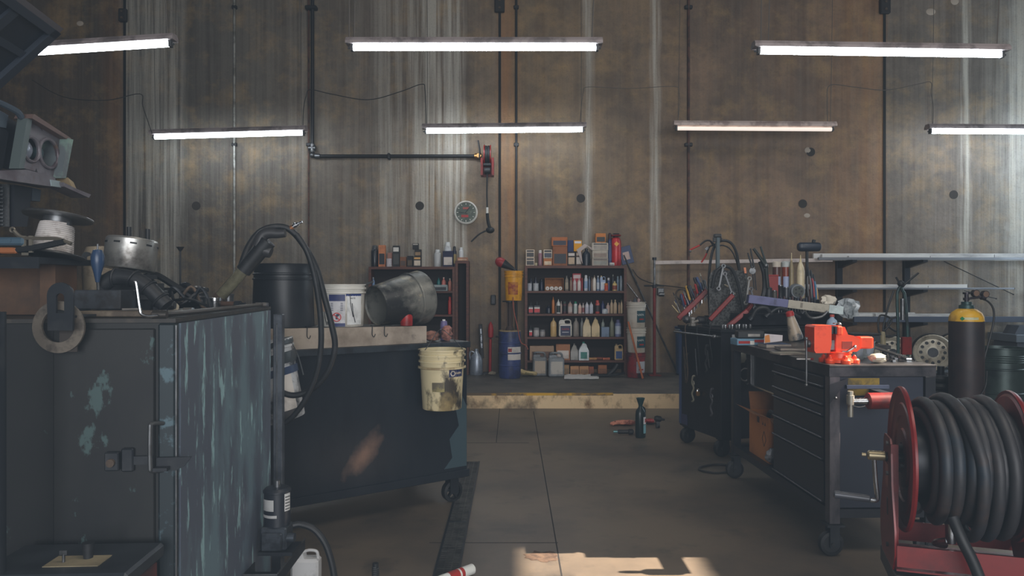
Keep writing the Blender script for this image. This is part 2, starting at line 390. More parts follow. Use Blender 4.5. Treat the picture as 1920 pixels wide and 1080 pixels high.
MB().tube([(wx(899)-xo,-.04,wz(300)),(wx(900)-xo,-.05,wz(285)),(wx(897)-xo,-.05,wz(266))], .012, 6).build('valve_lever', dpipe, t)
for px, z0, r, m, lab in ((441, wz(520), .017, gpipe, 'thin pale vertical conduit on the wall behind the lit farther light'), (580, wz(560), .013, rpipe, 'thin rusty vertical pipe on the wall beside the black air pipe'),
                 (968, wz(640), .016, dpipe, 'thin dark vertical conduit beside the ochre stained wall joint'), (1290, wz(640), .019, rpipe, 'reddish brown vertical pipe on the wall behind the dim farther light')):
    t = thing('wall_conduit', lab, 'pipe', (wx(px), WY-.035, 0))
    MB().cyl((0,0,z0), (0,0,ZC-.02), r, None, 10).build('pipe', m, t)
    for py in (15, 272):
        if z0 < wz(py): MB().box((.0, .006, wz(py)), (.11 if px == 1290 else .07, .045, .05), None, .008).build('clamp', dpipe, t)
for px, py, w, h in ((234,31,.11,.18),(937,12,.14,.2),(1656,14,.14,.21)):
    lab = {234:'dark square bracket box on the wall joint behind the light beside the truck hood', 937:'dark square bracket box on the wall joint above the middle lights', 1656:'dark square bracket box on the wall joint above the workbench side light'}[px]
    t = thing('joint_bracket', lab, 'bracket', (wx(px), WY-.02, wz(py)))
    MB().box((0,-.03,0), (w,.06,h), None, .01).build('plate', mat('bracket_dark', (38,34,34), .7), t)
    MB().cyl((0,-.075,h*.25),(0,-.055,h*.25),.018,None,6).cyl((0,-.075,-h*.25),(0,-.055,-h*.25),.018,None,6).build('bolt', rust, t)
# clock
t = thing('wall_clock', 'round wall clock with pale rim and dark face on the stained wall', 'clock', (wx(874), WY-.03, wz(399)))
MB().axlathe([(.0,0),(.155,0),(.165,.02),(.165,.05),(.148,.06),(.138,.045)], (0,.03,0), (0,-.1,0), 36, True, False).build('rim', mat('clock_rim', (206,204,196), .35), t)
MB().cyl((0,0,0), (0,-.018,0), .14, None, 32).build('face', mat('clock_face', (66,76,66), .5, 0, (110,116,100), 10, .5, .7), t)
tk = MB()
for k in range(12):
    a = 2*PI*k/12; tk.box((.118*math.sin(a), -.02, .118*math.cos(a)), (.008,.003,.022), (0, a, 0))
tk.build('hour_ticks', pl((200,200,190)), t)
MB().box((-.015,-.021,-.05), (.1,.003,.035)).build('red_emblem', redb, t)
MB().box((0,-.021,.06), (.085,.003,.03)).build('upper_emblem', pl((150,70,60)), t)
MB().box((.02,-.026,.03), (.012,.004,.1), (0, R(38), 0)).build('hour_hand', black, t)
MB().box((-.035,-.028,-.005), (.008,.004,.12), (0, R(-80), 0)).build('minute_hand', black, t)
# cord reel on the wall
t = thing('wall_hose_reel', 'red and black hose reel on the wall with hose hanging down', 'hose reel', (wx(915), WY-.22, wz(300)))
MB().cyl((-.05,0,.02),(-.035,0,.02),.15,None,28).cyl((.035,0,.02),(.05,0,.02),.15,None,28).build('side_disc', redp, t)
MB().cyl((-.035,0,.02),(.035,0,.02),.125,None,24).torus((-.018,0,.02),.125,.018,(1,0,0)).torus((.018,0,.02),.125,.018,(1,0,0)).build('coiled_hose', black, t)
MB().lo_hi((-.08,.06,-.26),(.08,.1,.0)).lo_hi((-.09,-.1,-.26),(-.06,.1,-.02)).lo_hi((.06,-.1,-.26),(.09,.1,-.02)).lo_hi((-.03,.1,-.1),(.03,.216,.05)).build('bracket', redp, t)
MB().lo_hi((-.05,-.12,-.13),(.05,-.08,-.1)).cyl((-.04,-.09,-.2),(.04,-.09,-.2),.045).build('guide_roller', black, t)
MB().tube([(.0,-.1,-.2),(-.005,-.1,-.5),(.0,-.1,wz(396)-wz(300))], .011, 6).build('hose', black, t)
zc_ = wz(400)-wz(300)
MB().cyl((0,-.1,zc_-.03),(0,-.1,zc_+.05),.016).build('connector', white, t)
MB().tube([(0,-.1,zc_-.03),(.01,-.1,zc_-.14),(.03,-.1,zc_-.22)],.022).sphere((.04,-.1,zc_-.26),.06,12,(1,.8,.75)).tube([(-.02,-.1,zc_-.27),(-.1,-.1,zc_-.31),(-.17,-.1,zc_-.37),(-.22,-.1,zc_-.42)],.011,6).build('spray_gun', black, t)
t = thing('outlet_box', 'small black electrical box on the wall between the two bookcases', 'outlet', (wx(925), WY-.04, wz(562)))
MB().box((0,0,0),(.07,.07,.14),None,.01).build('box', black, t); MB().box((0,-.036,0),(.045,.004,.1)).build('cover_plate', dsteel, t)
# ---------------------------------------------------------------- small goods library; every maker builds at the base centre, front facing -y
def m_bottle(t, w, h, body, cap, lab=None, d=None):
    d = (d or w*.75)/w
    MB().lathe([(.44*w,0),(.5*w,.02*h),(.5*w,.62*h),(.44*w,.72*h),(.2*w,.84*h),(.16*w,.88*h),(.16*w,.91*h)], None, 14, 1, d).build('body', pl(body, .35), t)
    MB().lathe([(.2*w,.9*h),(.2*w,.97*h),(.14*w,h)], None, 10, 1, 1).build('cap', pl(cap, .4), t)
    if lab: MB().lathe([(.512*w,.12*h),(.512*w,.55*h)], None, 12, 1, d, arc=(PI*1.08, PI*1.92)).build('label_panel', pl(lab), t)
def m_cone(t, w, h, body, cap, lab=None):     # bottle with a long pointed spout
    MB().lathe([(.45*w,0),(.5*w,.02*h),(.5*w,.66*h),(.42*w,.76*h),(.16*w,.86*h)], None, 14, 1, .8).build('body', pl(body, .35), t)
    MB().lathe([(.15*w,.86*h),(.05*w,h)], None, 8).build('spout', pl(cap, .4), t)
    if lab: MB().lathe([(.512*w,.1*h),(.512*w,.55*h)], None, 12, 1, .8, arc=(PI*1.08, PI*1.92)).build('label_panel', pl(lab), t)
def m_spray(t, w, h, body, cap, lab=None):
    r = w/2
    MB().lathe([(r*.94,0),(r,.01),(r,.74*h),(r*.8,.8*h),(r*.5,.83*h)], None, 16).build('can', pl(body, .3), t)
    MB().lathe([(r*.72,.8*h),(r*.72,.95*h),(r*.5,h)], None, 14).build('cap', pl(cap, .4), t)
    if lab: MB().lathe([(r*1.03,.16*h),(r*1.03,.62*h)], None, 12, arc=(PI*1.05, PI*1.95)).build('label_panel', pl(lab), t)
def m_can(t, w, h, body, cap, lab=None):
    r = w/2
    MB().lathe([(r,0),(r,.93*h),(r*1.04,.95*h),(r*1.04,h*.985),(r*.9,.97*h)], None, 18).build('can', pl(body, .35), t)
    MB().lathe([(r*.88,.965*h),(r*.86,h)], None, 14).build('lid', pl(cap, .3), t)
    if lab: MB().lathe([(r*1.03,.12*h),(r*1.03,.72*h)], None, 12, arc=(PI*1.03, PI*1.97)).build('label_panel', pl(lab), t)
def m_jug(t, w, h, body, cap, lab=None, d=None):  # rectangular jug with an open handle beside the neck
    d = d or w*.6
    MB().box((0,0,.36*h), (w, d, .72*h), None, .09*w).build('body', pl(body, .4), t)
    MB().prism([(-.5*w,.68*h),(-.02*w,.68*h),(-.06*w,.86*h),(-.16*w,.92*h),(-.38*w,.92*h),(-.48*w,.84*h)], -d*.32, d*.32).build('shoulder', pl(body, .4), t)
    MB().lathe([(.13*w,0),(.13*w,.07*h),(.11*w,.085*h)], T(-.27*w, 0, .915*h), 12).build('cap', pl(cap), t)
    MB().tube([(-.1*w,0,.88*h),(.12*w,0,.93*h),(.36*w,0,.9*h),(.42*w,0,.8*h),(.42*w,0,.68*h)], .055*w, 8).build('handle', pl(body, .4), t)
    if lab: MB().box((0,-d/2-.001,.33*h), (.72*w,.003,.46*h)).build('label_panel', pl(lab), t)
def m_gallon(t, w, h, body, cap, lab=None, handle=True):
    MB().lathe([(.62*w,0),(.66*w,.02*h),(.66*w,.52*h),(.5*w,.68*h),(.14*w,.9*h),(.12*w,.93*h)], Matrix.Rotation(PI/4,4,'Z') @ T(0,0,0), 4, 1, 1).build('body', pl(body, .4), t, 20)
    MB().lathe([(.12*w,.92*h),(.12*w,h)], None, 10).build('cap', pl(cap), t)
    if handle: MB().tube([(.08*w,-.1*w,.9*h),(.2*w,-.22*w,.86*h),(.27*w,-.3*w,.72*h),(.3*w,-.4*w,.58*h)], .03*w+.002, 6).build('handle', pl(body, .4), t)
    if lab: MB().box((.0,-.468*w,.28*h), (.6*w,.004,.36*h)).build('label_panel', pl(lab), t)
def m_carton(t, w, h, body, cap, lab=None, d=None):
    d = d or min(w*.8, .17)
    MB().box((0,0,h/2), (w, d, h), None, .002).build('carton', pl(body, .7), t)
    if lab: MB().box((0,-d/2-.0012,h*.36), (w*.82,.002,h*.5)).build('printed_panel', pl(lab), t)
    if cap: MB().box((0,-d/2-.0012,h*.82), (w*.82,.002,h*.2)).build('printed_band', pl(cap), t)
def m_jerry(t, w, h, body, cap, lab=None):
    d = w*.8
    MB().box((0,0,.4*h), (w, d, .8*h), None, .08*w).build('body', pl(body, .45), t)
    MB().box((-.2*w,0,.84*h), (.5*w,.5*d,.12*h), None, .03*w).build('shoulder', pl(body, .45), t)
    MB().tube([(-.38*w,0,.86*h),(-.3*w,0,.97*h),(.22*w,0,.97*h),(.36*w,0,.9*h),(.38*w,0,.78*h)], .07*w, 8).build('handle', pl(body, .45), t)
    MB().cyl((-.34*w,-.1*d,.86*h), (-.34*w,-.1*d,.98*h), .12*w).build('cap', pl(cap), t)
    if lab: MB().box((.02*w,-d/2-.001,.38*h), (.74*w,.003,.52*h)).build('label_panel', pl(lab), t)
MK = dict(bottle=m_bottle, cone=m_cone, spray=m_spray, can=m_can, jug=m_jug, gallon=m_gallon, carton=m_carton, jerry=m_jerry)
NM = dict(bottle='plastic_bottle', cone='spout_bottle', spray='spray_can', can='tin_can', jug='oil_jug', gallon='gallon_jug', carton='carton', jerry='jerry_can')
CT = dict(bottle='bottle', cone='bottle', spray='spray can', can='can', jug='jug', gallon='jug', carton='box', jerry='jerry can')
def good(kind, px0, px1, yt, yb, s, zb, body, cap, lab, label, group=None, dy=0, rz=0, name=None, cat=None):
    w = (px1-px0)/s; h = zb and (HC-(yt-HY)/s)-zb or (yb-yt)/s
    t = thing(name or NM[kind], label, cat or CT[kind], (((px0+px1)/2-960)/s, F/s+dy, zb+.0008), rz, group)
    MK[kind](t, w, h, body, cap, lab); return t

# ---------------------------------------------------------------- bookcases on the platform
BS = 136.3; BY = F/BS
def bx_(px): return (px-960)/BS
def bz(py): return HC-(py-HY)/BS
def bookcase(px0, px1, ytop, shelves, label, D=.25, back=True, base=.171):
    t = thing('bookcase', label, 'bookcase', (bx_((px0+px1)/2), BY, base)); w = (px1-px0)/BS; th = .036
    top = bz(ytop)-base
    for sg in (-1,1): MB().lo_hi((sg*w/2-(th if sg > 0 else 0), 0, 0), (sg*w/2+(th if sg < 0 else 0), D, top-.0)).build('side_panel', wood, t)
    MB().lo_hi((-w/2+th, 0, top-.036), (w/2-th, D, top)).build('top_board', wood, t)
    for y in shelves: MB().lo_hi((-w/2+th+.0005, .004, bz(y)-base-.028), (w/2-th-.0005, D-.012, bz(y)-base)).build('shelf', wood, t)
    if back: MB().lo_hi((-w/2+th, D-.012, .05), (w/2-th, D, top-.036)).build('back_panel', mat('bookcase_back', (34,26,26), .8), t)
    return t
bookcase(984, 1175, 498, (545.5, 588.5, 632, 676), 'dark wooden bookcase crowded with bottles, cartons and jugs on the raised platform')
bookcase(691, 853, 500, (545.5, 590, 634), 'wooden bookcase with few goods behind the tilted metal tub')
bookcase(853.6, 879, 489, (), 'narrow tall wooden shelf unit standing against the second bookcase')
# goods on top of the bookcase
Z0 = bz(498)
BX = 'atop the crowded bookcase'
def top(kind, a, b, yt, body, cap, lab, label, dy=.1, zb=None, name=None, cat=None, rz=0):
    s = F/(BY+dy); return good(kind, a, b, yt, 498, s, zb or Z0, body, cap, lab, label, 'goods on top of the crowded bookcase', 0, rz, name, cat)
def zat(yt, dy=.1): s = F/(BY+dy); return HC-(yt-HY)/s
top('carton', 986, 1002, 483.5, (214,196,176), (40,40,42), (60,58,58), 'white carton with black print at the near end, under its twin, '+BX)
top('carton', 986, 1002, 468.5, (214,196,176), (40,40,42), (60,58,58), 'white carton with black print stacked on its twin at the end '+BX, zb=zat(483.5)+.002)
top('can', 1002.5, 1007.5, 493, (196,186,150), (180,170,140), None, 'tiny pale cap between the stacked cartons and the narrow tube '+BX)
top('spray', 1009, 1017, 469, (150,110,120), (225,220,215), None, 'slim mauve tube with white top '+BX)
top('carton', 1019, 1035, 485, (190,120,70), None, (220,200,170), 'orange and white carton under a dark one '+BX)
top('carton', 1019, 1035, 468.5, (220,205,185), (40,40,44), (60,70,90), 'white carton with dark print on the orange carton '+BX, zb=zat(485)+.002)
top('carton', 1036, 1063, 462.5, (150,92,58), None, (24,28,40), 'large orange carton with black front '+BX)
top('carton', 1034, 1063, 445.5, (186,110,62), None, (32,36,60), 'orange carton with a dark window on the large black-fronted carton', zb=zat(462.5)+.002)
top('carton', 1064, 1078, 473, (60,52,48), (214,204,196), (196,170,140), 'black and white striped carton below the blue carton '+BX)
top('carton', 1064, 1075, 451, (44,62,108), None, None, 'blue carton balanced on the black and white striped carton', zb=zat(473)+.002, dy=.12)
top('carton', 1079.5, 1090, 472, (90,70,58), (200,180,160), (190,180,170), 'small brown carton beneath the yellow carton '+BX)
top('carton', 1075.5, 1090.5, 451, (232,164,36), (220,220,226), None, 'bright yellow carton with white corner '+BX, zb=zat(472)+.002)
top('bottle', 1092, 1107, 466, (34,42,52), (30,34,44), None, 'black bottle inside a crumpled plastic bag '+BX, dy=.1)
o = MB().add([tuple(v) for v in [(-.0,0,0)]], []) 
tb = bx_(1099)
tag(MB().add([(tb-.13,BY+.03,Z0+.22),(tb-.02,BY+.02,Z0+.30),(tb+.1,BY+.03,Z0+.24),(tb-.07,BY+.01,Z0+.2),(tb+.02,BY+.0,Z0+.27),(tb-.045,BY+.02,Z0+.02),(tb+.1,BY+.05,Z0+.19)], [(0,3,4,1),(1,4,6,2),(0,3,5)]).build('plastic_bag', mat('bag_film', (190,176,170), .4)), 'pale plastic bag draped over the black bottle '+BX, 'bag')
top('carton', 1109, 1139, 484.5, (178,166,152), (110,100,92), (150,150,140), 'wide white parts carton lowest of the stack beside the red canister')
top('carton', 1109.5, 1138.5, 470, (190,180,166), None, (150,130,116), 'wide white parts carton, middle of the stack beside the red canister', zb=zat(484.5)+.002)
top('carton', 1109, 1139, 456, (200,192,178), (90,84,80), (170,160,150), 'wide white parts carton, topmost of the stack beside the red canister', zb=zat(470)+.002)
top('carton', 1116.5, 1135, 438, (206,128,64), None, (26,30,30), 'orange carton with a black square on the stack of white parts cartons', zb=zat(456)+.002)
top('spray', 1139.5, 1147.5, 437, (50,62,104), (60,34,42), (70,90,130), 'tall blue tube standing between the white cartons and the red canister')
t = thing('fire_extinguisher', 'red canister with black gauge top '+BX, 'canister', (bx_(1157), BY+.12, Z0+.001)); k = BS
MB().lathe([(.068,0),(.074,.02),(.074,.33),(.06,.38),(.03,.4)], None, 22).build('cylinder', mat('canister_red', (196,40,44), .35, .1, (150,30,36), 8), t)
MB().lathe([(.035,.395),(.035,.42)], None, 12).cyl((-.04,-.02,.43),(.04,-.02,.43),.02).build('valve', black, t)
MB().torus((0,0,.42),.062,.012).build('carry_ring', redp, t)
MB().box((0,-.076,.3),(.05,.004,.05),(0,R(45),0)).build('label_panel', yel, t)
t = thing('paper_pad', 'small white box hanging over the front edge '+BX, 'box', (bx_(1147.5), BY+.03, Z0+.0015))
MB().box((0,0,.02),(.065,.045,.04),(R(0),0,R(12)),.004).build('box', white, t); MB().box((0,-.03,.012),(.05,.004,.02),(0,0,R(12))).build('label_panel', pl((180,170,170)), t)
t = thing('sign_board', 'blue sign board with a pale emblem leaning behind the red canister', 'sign', (bx_(1179), BY+.228, Z0+.003)); 
MB().box((.0,0,.15),(.17,.008,.25),(0,R(-14),0),.003).build('board', pl((46,64,104)), t); MB().box((0,-.008,.14),(.09,.006,.11),(0,R(-14),0)).build('emblem', pl((196,170,160)), t)
# generic rows
def row(items, yb, desc, group, z, extra=()):
    cs = sorted([(q[1]+q[2])/2 for q in items]+list(extra))
    for i, (kind, a, b, yt, body, cap, lab, dy, look) in enumerate(items):
        s = F/(BY+dy); good(kind, a, b, yt, yb, s, z, body, cap, lab, f"{look}, {ORD[cs.index((a+b)/2)]} from the left on {desc}", group)
W_, G_, T_ = (216,214,208), (120,124,126), (206,184,140)
Z1 = bz(545.5)
row([('can',989,997.5,531,(186,190,198),(60,66,80),None,.08,'squat silvery can'),
     ('can',999.5,1010,531,(176,180,184),(70,74,84),None,.08,'squat grey can'),
     ('bottle',992,999,521,(34,40,58),(30,34,44),None,.2,'dark bottle at the back'),
     ('bottle',1001,1008,519,(36,40,60),(30,34,44),None,.2,'tall dark bottle'),
     ('spray',1012,1019,523,(34,44,66),(30,34,44),None,.12,'dark navy spray can'),
     ('bottle',1059,1066,517,(140,132,120),(100,100,96),(170,160,140),.1,'grey bottle with beige label'),
     ('bottle',1068,1073.5,520,(150,124,108),(190,186,180),None,.1,'tan bottle'),
     ('cone',1074.5,1080.5,522,(208,200,196),(220,220,216),(190,180,178),.06,'pale bottle with pointed top'),
     ('carton',1073,1089,513,(176,64,72),(210,190,190),None,.13,'red and pink carton'),
     ('cone',1082.5,1089,522,(222,212,204),(226,222,216),None,.06,'white bottle with pointed top'),
     ('spray',1090,1092.8,521,(170,50,56),(190,60,60),None,.12,'narrow red can'),
     ('spray',1095,1102,516,(206,212,222),(216,218,222),(150,176,210),.08,'white and blue spray can'),
     ('bottle',1103,1107,518,(110,124,150),(120,130,140),None,.12,'narrow grey blue bottle'),
     ('bottle',1108.5,1112,520,(180,150,130),(150,120,100),None,.12,'narrow tan bottle'),
     ('cone',1111.5,1117.5,516,(228,220,208),(190,170,150),None,.05,'white bottle with tan nozzle'),
     ('bottle',1118.5,1124,517,(130,150,180),(220,220,220),(200,210,220),.1,'pale blue bottle'),
     ('jug',1125,1135.5,517,(160,180,210),(200,180,140),(216,222,230),.1,'light blue jug'),
     ('can',1133.5,1140,531,(206,120,40),(160,40,40),(190,60,40),.03,'small orange and red can'),
     ('spray',1138,1144,521,(50,62,110),(220,220,222),None,.1,'navy spray can with white cap'),
     ('bottle',1148,1157,527,(200,176,110),(210,200,160),(130,60,40),.05,'squat amber bottle'),
     ('bottle',1146.5,1152,515,(40,44,52),(160,160,150),None,.2,'dark bottle with grey cap'),
     ('spray',1156,1160.5,518,(110,130,150),(120,140,150),None,.12,'grey can'),
     ('spray',1161.5,1167,517,(130,140,150),(120,140,160),None,.12,'pale grey can')], 545, 'the crowded bookcase upper shelf', 'goods on the upper bookcase shelf', Z1, (1039.5,))
t = thing('open_carton', 'open dark carton with orange edge holding white rolls on the upper shelf', 'box', (bx_(1039.5), BY+.14, Z1+.001)); w = 35/BS; h = 24/BS
MB().lo_hi((-w/2,-.1,0),(w/2,.09,.006)).lo_hi((-w/2,-.1,.006),(-w/2+.006,.09,h)).lo_hi((w/2-.006,-.1,.006),(w/2,.09,h)).lo_hi((-w/2+.006,.08,.006),(w/2-.006,.09,h)).lo_hi((-w/2+.006,-.1,h-.006),(w/2-.006,.08,h)).build('carton', card, t)
for k in range(4):
    r = thing('paper_roll', 'white roll lying on its side inside the open carton on the upper shelf', 'roll', (bx_(1027+k*8.1), BY+.07, Z1+.0345), 0, 'white rolls in the open carton')
    MB().axlathe([(.007,0),(.027,0),(.027,.12),(.007,.12)], (0,0,0), (0,.12,0), 16, False, False).build('paper', white, r); MB().cyl((0,.001,0),(0,.119,0),.0065,None,8).build('core', card, r)
Z2 = bz(588.5)
def redlabel(a, b, yt, lab, dy=.08, z=Z2):
    s = F/(BY+dy); w = (b-a)/s; h = HC-(yt-HY)/s-z
    t = thing('solvent_can', lab, 'can', (((a+b)/2-960)/s, BY+dy, z+.001), 0, 'flat solvent cans with spouts')
    MB().box((0,0,h*.34),(w,w*.6,h*.68),None,.005).build('can', pl((60,60,68)), t); MB().lathe([(.012,h*.68),(.014,h*.78),(.006,h)], None, 10).build('spout', black, t)
    MB().box((0,-w*.3-.001,h*.25),(w*.9,.002,h*.3)).build('label_panel', pl((214,60,66)), t); MB().box((0,-w*.3-.001,h*.46),(w*.9,.002,h*.12)).build('label_band', white, t)
redlabel(991, 999.5, 566, 'red and white labelled solvent can at the bookcase side, middle shelf')
redlabel(1001, 1012.5, 565, 'wider red and white labelled solvent can, middle shelf')
row([('bottle',1024,1034,573,(32,40,60),(30,36,50),None,.2,'dark jug-like bottle'),
     ('cone',1034.5,1040,556,(196,120,60),(206,130,70),None,.12,'slim orange bottle with spout'),
     ('bottle',1041,1045,569,(150,132,124),(150,140,130),None,.12,'thin tan bottle'),
     ('cone',1043.5,1050.5,561,(214,214,210),(220,220,216),(40,52,48),.06,'white bottle with dark green label'),
     ('bottle',1050.5,1054,565,(190,170,160),(190,180,170),None,.1,'narrow beige bottle'),
     ('spray',1055,1062.5,565,(90,54,60),(60,80,76),(40,44,48),.1,'maroon spray can'),
     ('bottle',1064.5,1073.5,564,(180,150,140),(70,80,80),(190,180,176),.1,'rosy grey bottle'),
     ('spray',1075.5,1082.5,565,(220,224,222),(20,130,96),(200,216,210),.08,'white spray can with green cap'),
     ('cone',1084,1090.5,568,(226,196,180),(222,190,176),(214,170,156),.06,'peach bottle with pointed top'),
     ('bottle',1091,1096,568,(200,190,186),(160,150,150),(150,90,90),.1,'small grey bottle'),
     ('cone',1097,1104,566,(208,208,216),(212,212,218),(190,190,204),.06,'white bottle with grey label'),
     ('cone',1105,1112,566,(206,210,220),(212,212,220),(190,196,208),.06,'white bottle with bluish label'),
     ('spray',1116,1124.5,563,(190,80,72),(196,84,76),(60,52,56),.08,'spray can with big red cap'),
     ('bottle',1126,1134,564,(36,48,96),(30,40,80),None,.14,'navy blue bottle'),
     ('can',1129,1139.5,579,(180,190,198),(120,130,140),(200,206,210),.05,'squat shiny can'),
     ('bottle',1136.5,1143.5,568,(206,178,166),(190,170,160),None,.1,'pinkish bottle'),
     ('bottle',1144,1149.5,562,(196,174,144),(190,170,140),None,.1,'tan bottle'),
     ('bottle',1150,1157,562,(200,176,146),(190,170,140),None,.1,'second tan bottle'),
     ('bottle',1159,1162.8,567,(190,160,130),(180,150,120),None,.1,'slim tan bottle'),
     ('bottle',1163.2,1167.5,562,(206,186,150),(120,120,96),None,.1,'slim cream bottle')], 588, 'the crowded bookcase middle shelf', 'goods on the middle bookcase shelf', Z2, (995.2,1006.7))
Z3 = bz(632)
redlabel(992, 998, 610, 'small red and white labelled solvent can on the jug shelf', z=Z3)
row([('can',1000,1011,614,(150,150,152),(60,60,62),(196,190,186),.08,'grey can with white label'),
     ('can',1012.5,1022,618,(130,130,132),(110,110,112),(170,166,164),.08,'smaller grey can'),
     ('cone',1032,1043.5,596,(214,182,128),(206,176,120),(206,170,110),.08,'tan pointed oil bottle'),
     ('jug',1047.5,1072,597,(220,216,206),(70,66,60),None,.08,'white plastic jug with dark label'),
     ('bottle',1074.5,1085.5,596,(150,142,134),(150,146,140),None,.1,'grey translucent bottle'),
     ('bottle',1088,1094,596,(140,144,142),(150,146,140),None,.14,'thin grey green bottle'),
     ('gallon',1092,1107.5,595,(218,198,156),(190,180,156),None,.08,'cream gabled jug'),
     ('gallon',1108,1124,595,(212,186,138),(170,160,140),None,.08,'tan gabled jug'),
     ('cone',1127,1134,598,(150,160,156),(170,176,170),None,.14,'grey spouted bottle behind'),
     ('carton',1127,1141.5,613,(126,144,168),None,None,.06,'blue grey box-like can'),
     ('bottle',1143,1151.5,595,(130,132,112),(120,124,110),None,.1,'olive grey bottle'),
     ('spray',1153,1164.5,599,(130,140,180),(90,90,130),(190,200,214),.08,'shiny silver and blue can')], 632, 'the crowded bookcase jug shelf', 'jugs and bottles on the third bookcase shelf', Z3, (995,))
ls = F/(BY+.08); w = 24.5/ls
t = bpy.data.objects['oil_jug.001'] if 'oil_jug.001' in bpy.data.objects else None
for o in list(bpy.data.objects):
    if o.get('label', '').startswith('white plastic jug with dark label'): t = o
MB().box((0,-w*.3-.001,.085),(w*.76,.003,.135)).build('label_panel', navy, t)
text('lettering', 'NAPA', .04, redb, t, T(0,-w*.3-.004,.105) @ UP); 
MB().box((0,-w*.3-.003,.065),(w*.5,.002,.012)).build('label_line', pl((180,180,190)), t)
Z4 = bz(676)
row([('carton',993,1038,648,(178,148,122),None,(110,80,64),.12,'long printed cardboard carton'),
     ('carton',1042,1068,645,(176,120,84),None,(214,204,196),.1,'cardboard carton with a white sticker'),
     ('gallon',1069,1084,644,(150,148,142),(110,110,106),None,.08,'grey smoky gallon jug'),
     ('gallon',1084,1104,641,(214,220,222),(30,140,120),(60,130,120),.06,'white gallon jug with green label'),
     ('jug',1152,1168,645,(206,176,126),(170,150,120),(50,84,140),.06,'tan rectangular can with blue label')], 676, 'the crowded bookcase lowest shelf', 'goods on the lowest bookcase shelf', Z4)
for i, (x, y, z, L_, a, col_) in enumerate(((1112,.1,.016,.12,20,(200,150,100)),(1124,.14,.017,.13,-8,(150,84,60)),(1138,.08,.017,.10,4,(196,110,80)))):
    t = thing('wood_block', ['pale wood offcut','dark reddish wood offcut','pinkish brick-like block'][i]+' lying loose on the lowest shelf of the crowded bookcase', 'wood block', (bx_(x), BY+y, Z4+z+.001), R(a))
    MB().box((0,0,0),(L_,.05,.03),None,.003).build('block', pl(col_, .7), t)
# under and before the bookcase
PZ = .171
def onplat(kind, a, b, yt, yb, body, cap, lab, label, group=None, dy=0):
    s = (yb-HY)/(HC-PZ); return good(kind, a, b, yt, yb, s, PZ, body, cap, lab, label, group, dy)
onplat('jerry', 998, 1024, 658, 702, (112,116,118), (70,74,78), (176,160,140), 'grey jerry can with tan label on the platform, beside the pad', 'grey jerry cans before the bookcase', -.155)
onplat('jerry', 1027, 1056, 659, 703, (128,134,138), (80,84,88), (186,180,170), 'grey jerry can with white label on the platform, beside the white sheet', 'grey jerry cans before the bookcase', -.155)
for i, (a, b, yt, c) in enumerate(((1057,1067,684,(176,140,100)),(1069,1085,686,(200,150,106)),(1086,1103,686,(190,142,98)),(1104,1113,687,(160,90,60)),(1121,1137,684,(166,104,66)))):
    o = onplat('carton', a, b, yt, 697 if i < 4 else 700, c, None, (int(c[0]*.8),int(c[1]*.8),int(c[2]*.8)), f"{['pale','tan','sandy','rusty','large brown'][i]} wooden block under the lowest shelf of the crowded bookcase, {ORD[i]} in the row", 'wooden blocks under the bookcase', name='wood_block', cat='wood block') if False else None
    s = 136.5
    good('carton', a, b, yt, 697, 135.2 if i < 4 else 135.0, PZ, c, None, (int(c[0]*.8),int(c[1]*.8),int(c[2]*.8)), f"{['pale','tan','sandy','rusty','large brown'][i]} wooden block under the crowded bookcase, {ORD[i]} in the row", 'wooden blocks under the bookcase', 0, 0, 'wood_block', 'wood block')
sh = MB(); g = []
for i in range(13):
    for j in range(5):
        x = 1058+i*5.4; s = (704+j*2-HY)/(HC-PZ); p = P(x+ (0 if i else -2*j*.0), 700, s); g.append((p.x, p.y, PZ+.008+.012*abs(math.sin(i*.9+j))*(1 if j < 4 else .3)))
tag(MB().add(g, [(i*5+j, i*5+j+1, i*5+j+6, i*5+j+5) for i in range(12) for j in range(4)]).build('paper_sheet', mat('white_paper', (226,224,220), .7)), 'crumpled white paper sheet on the platform before the bookcase', 'paper')
t = thing('rubber_boot', 'flattened black rubber boot-like scrap on the platform beside the white sheet', 'rubber scrap', P(1140, 702, 139.6)); t.location.z = PZ+.002
MB().box((-.1,0,.02),(.26,.1,.035),None,.012).tube([(0,0,.02),(.08,0,.09),(.13,.02,.16)], .03, 8).build('body', black, t); MB().tube([(-.02,-.05,.02),(.1,-.06,.03),(.2,-.03,.05),(.22,.05,.05)], .016, 6).build('strap', black, t)
t = thing('folded_pad', 'folded tan cloth pad lying on the platform beside the blue drum', 'pad', P(989, 699, 138.9)); t.location.z = PZ+.001
MB().tube([(-.09,0,.075),(-.05,-.02,.06),(.04,-.03,.045),(.1,-.02,.04),(.1,.05,.03),(.0,.06,.035),(-.09,.04,.05)], .028, 10, 4, True).build('pad', pl((196,176,128), .8), t)
MB().tube([(-.03,-.05,.05),(.03,-.06,.035),(.08,-.04,.035)], .014, 8).build('edge_binding', pl((120,110,70)), t)
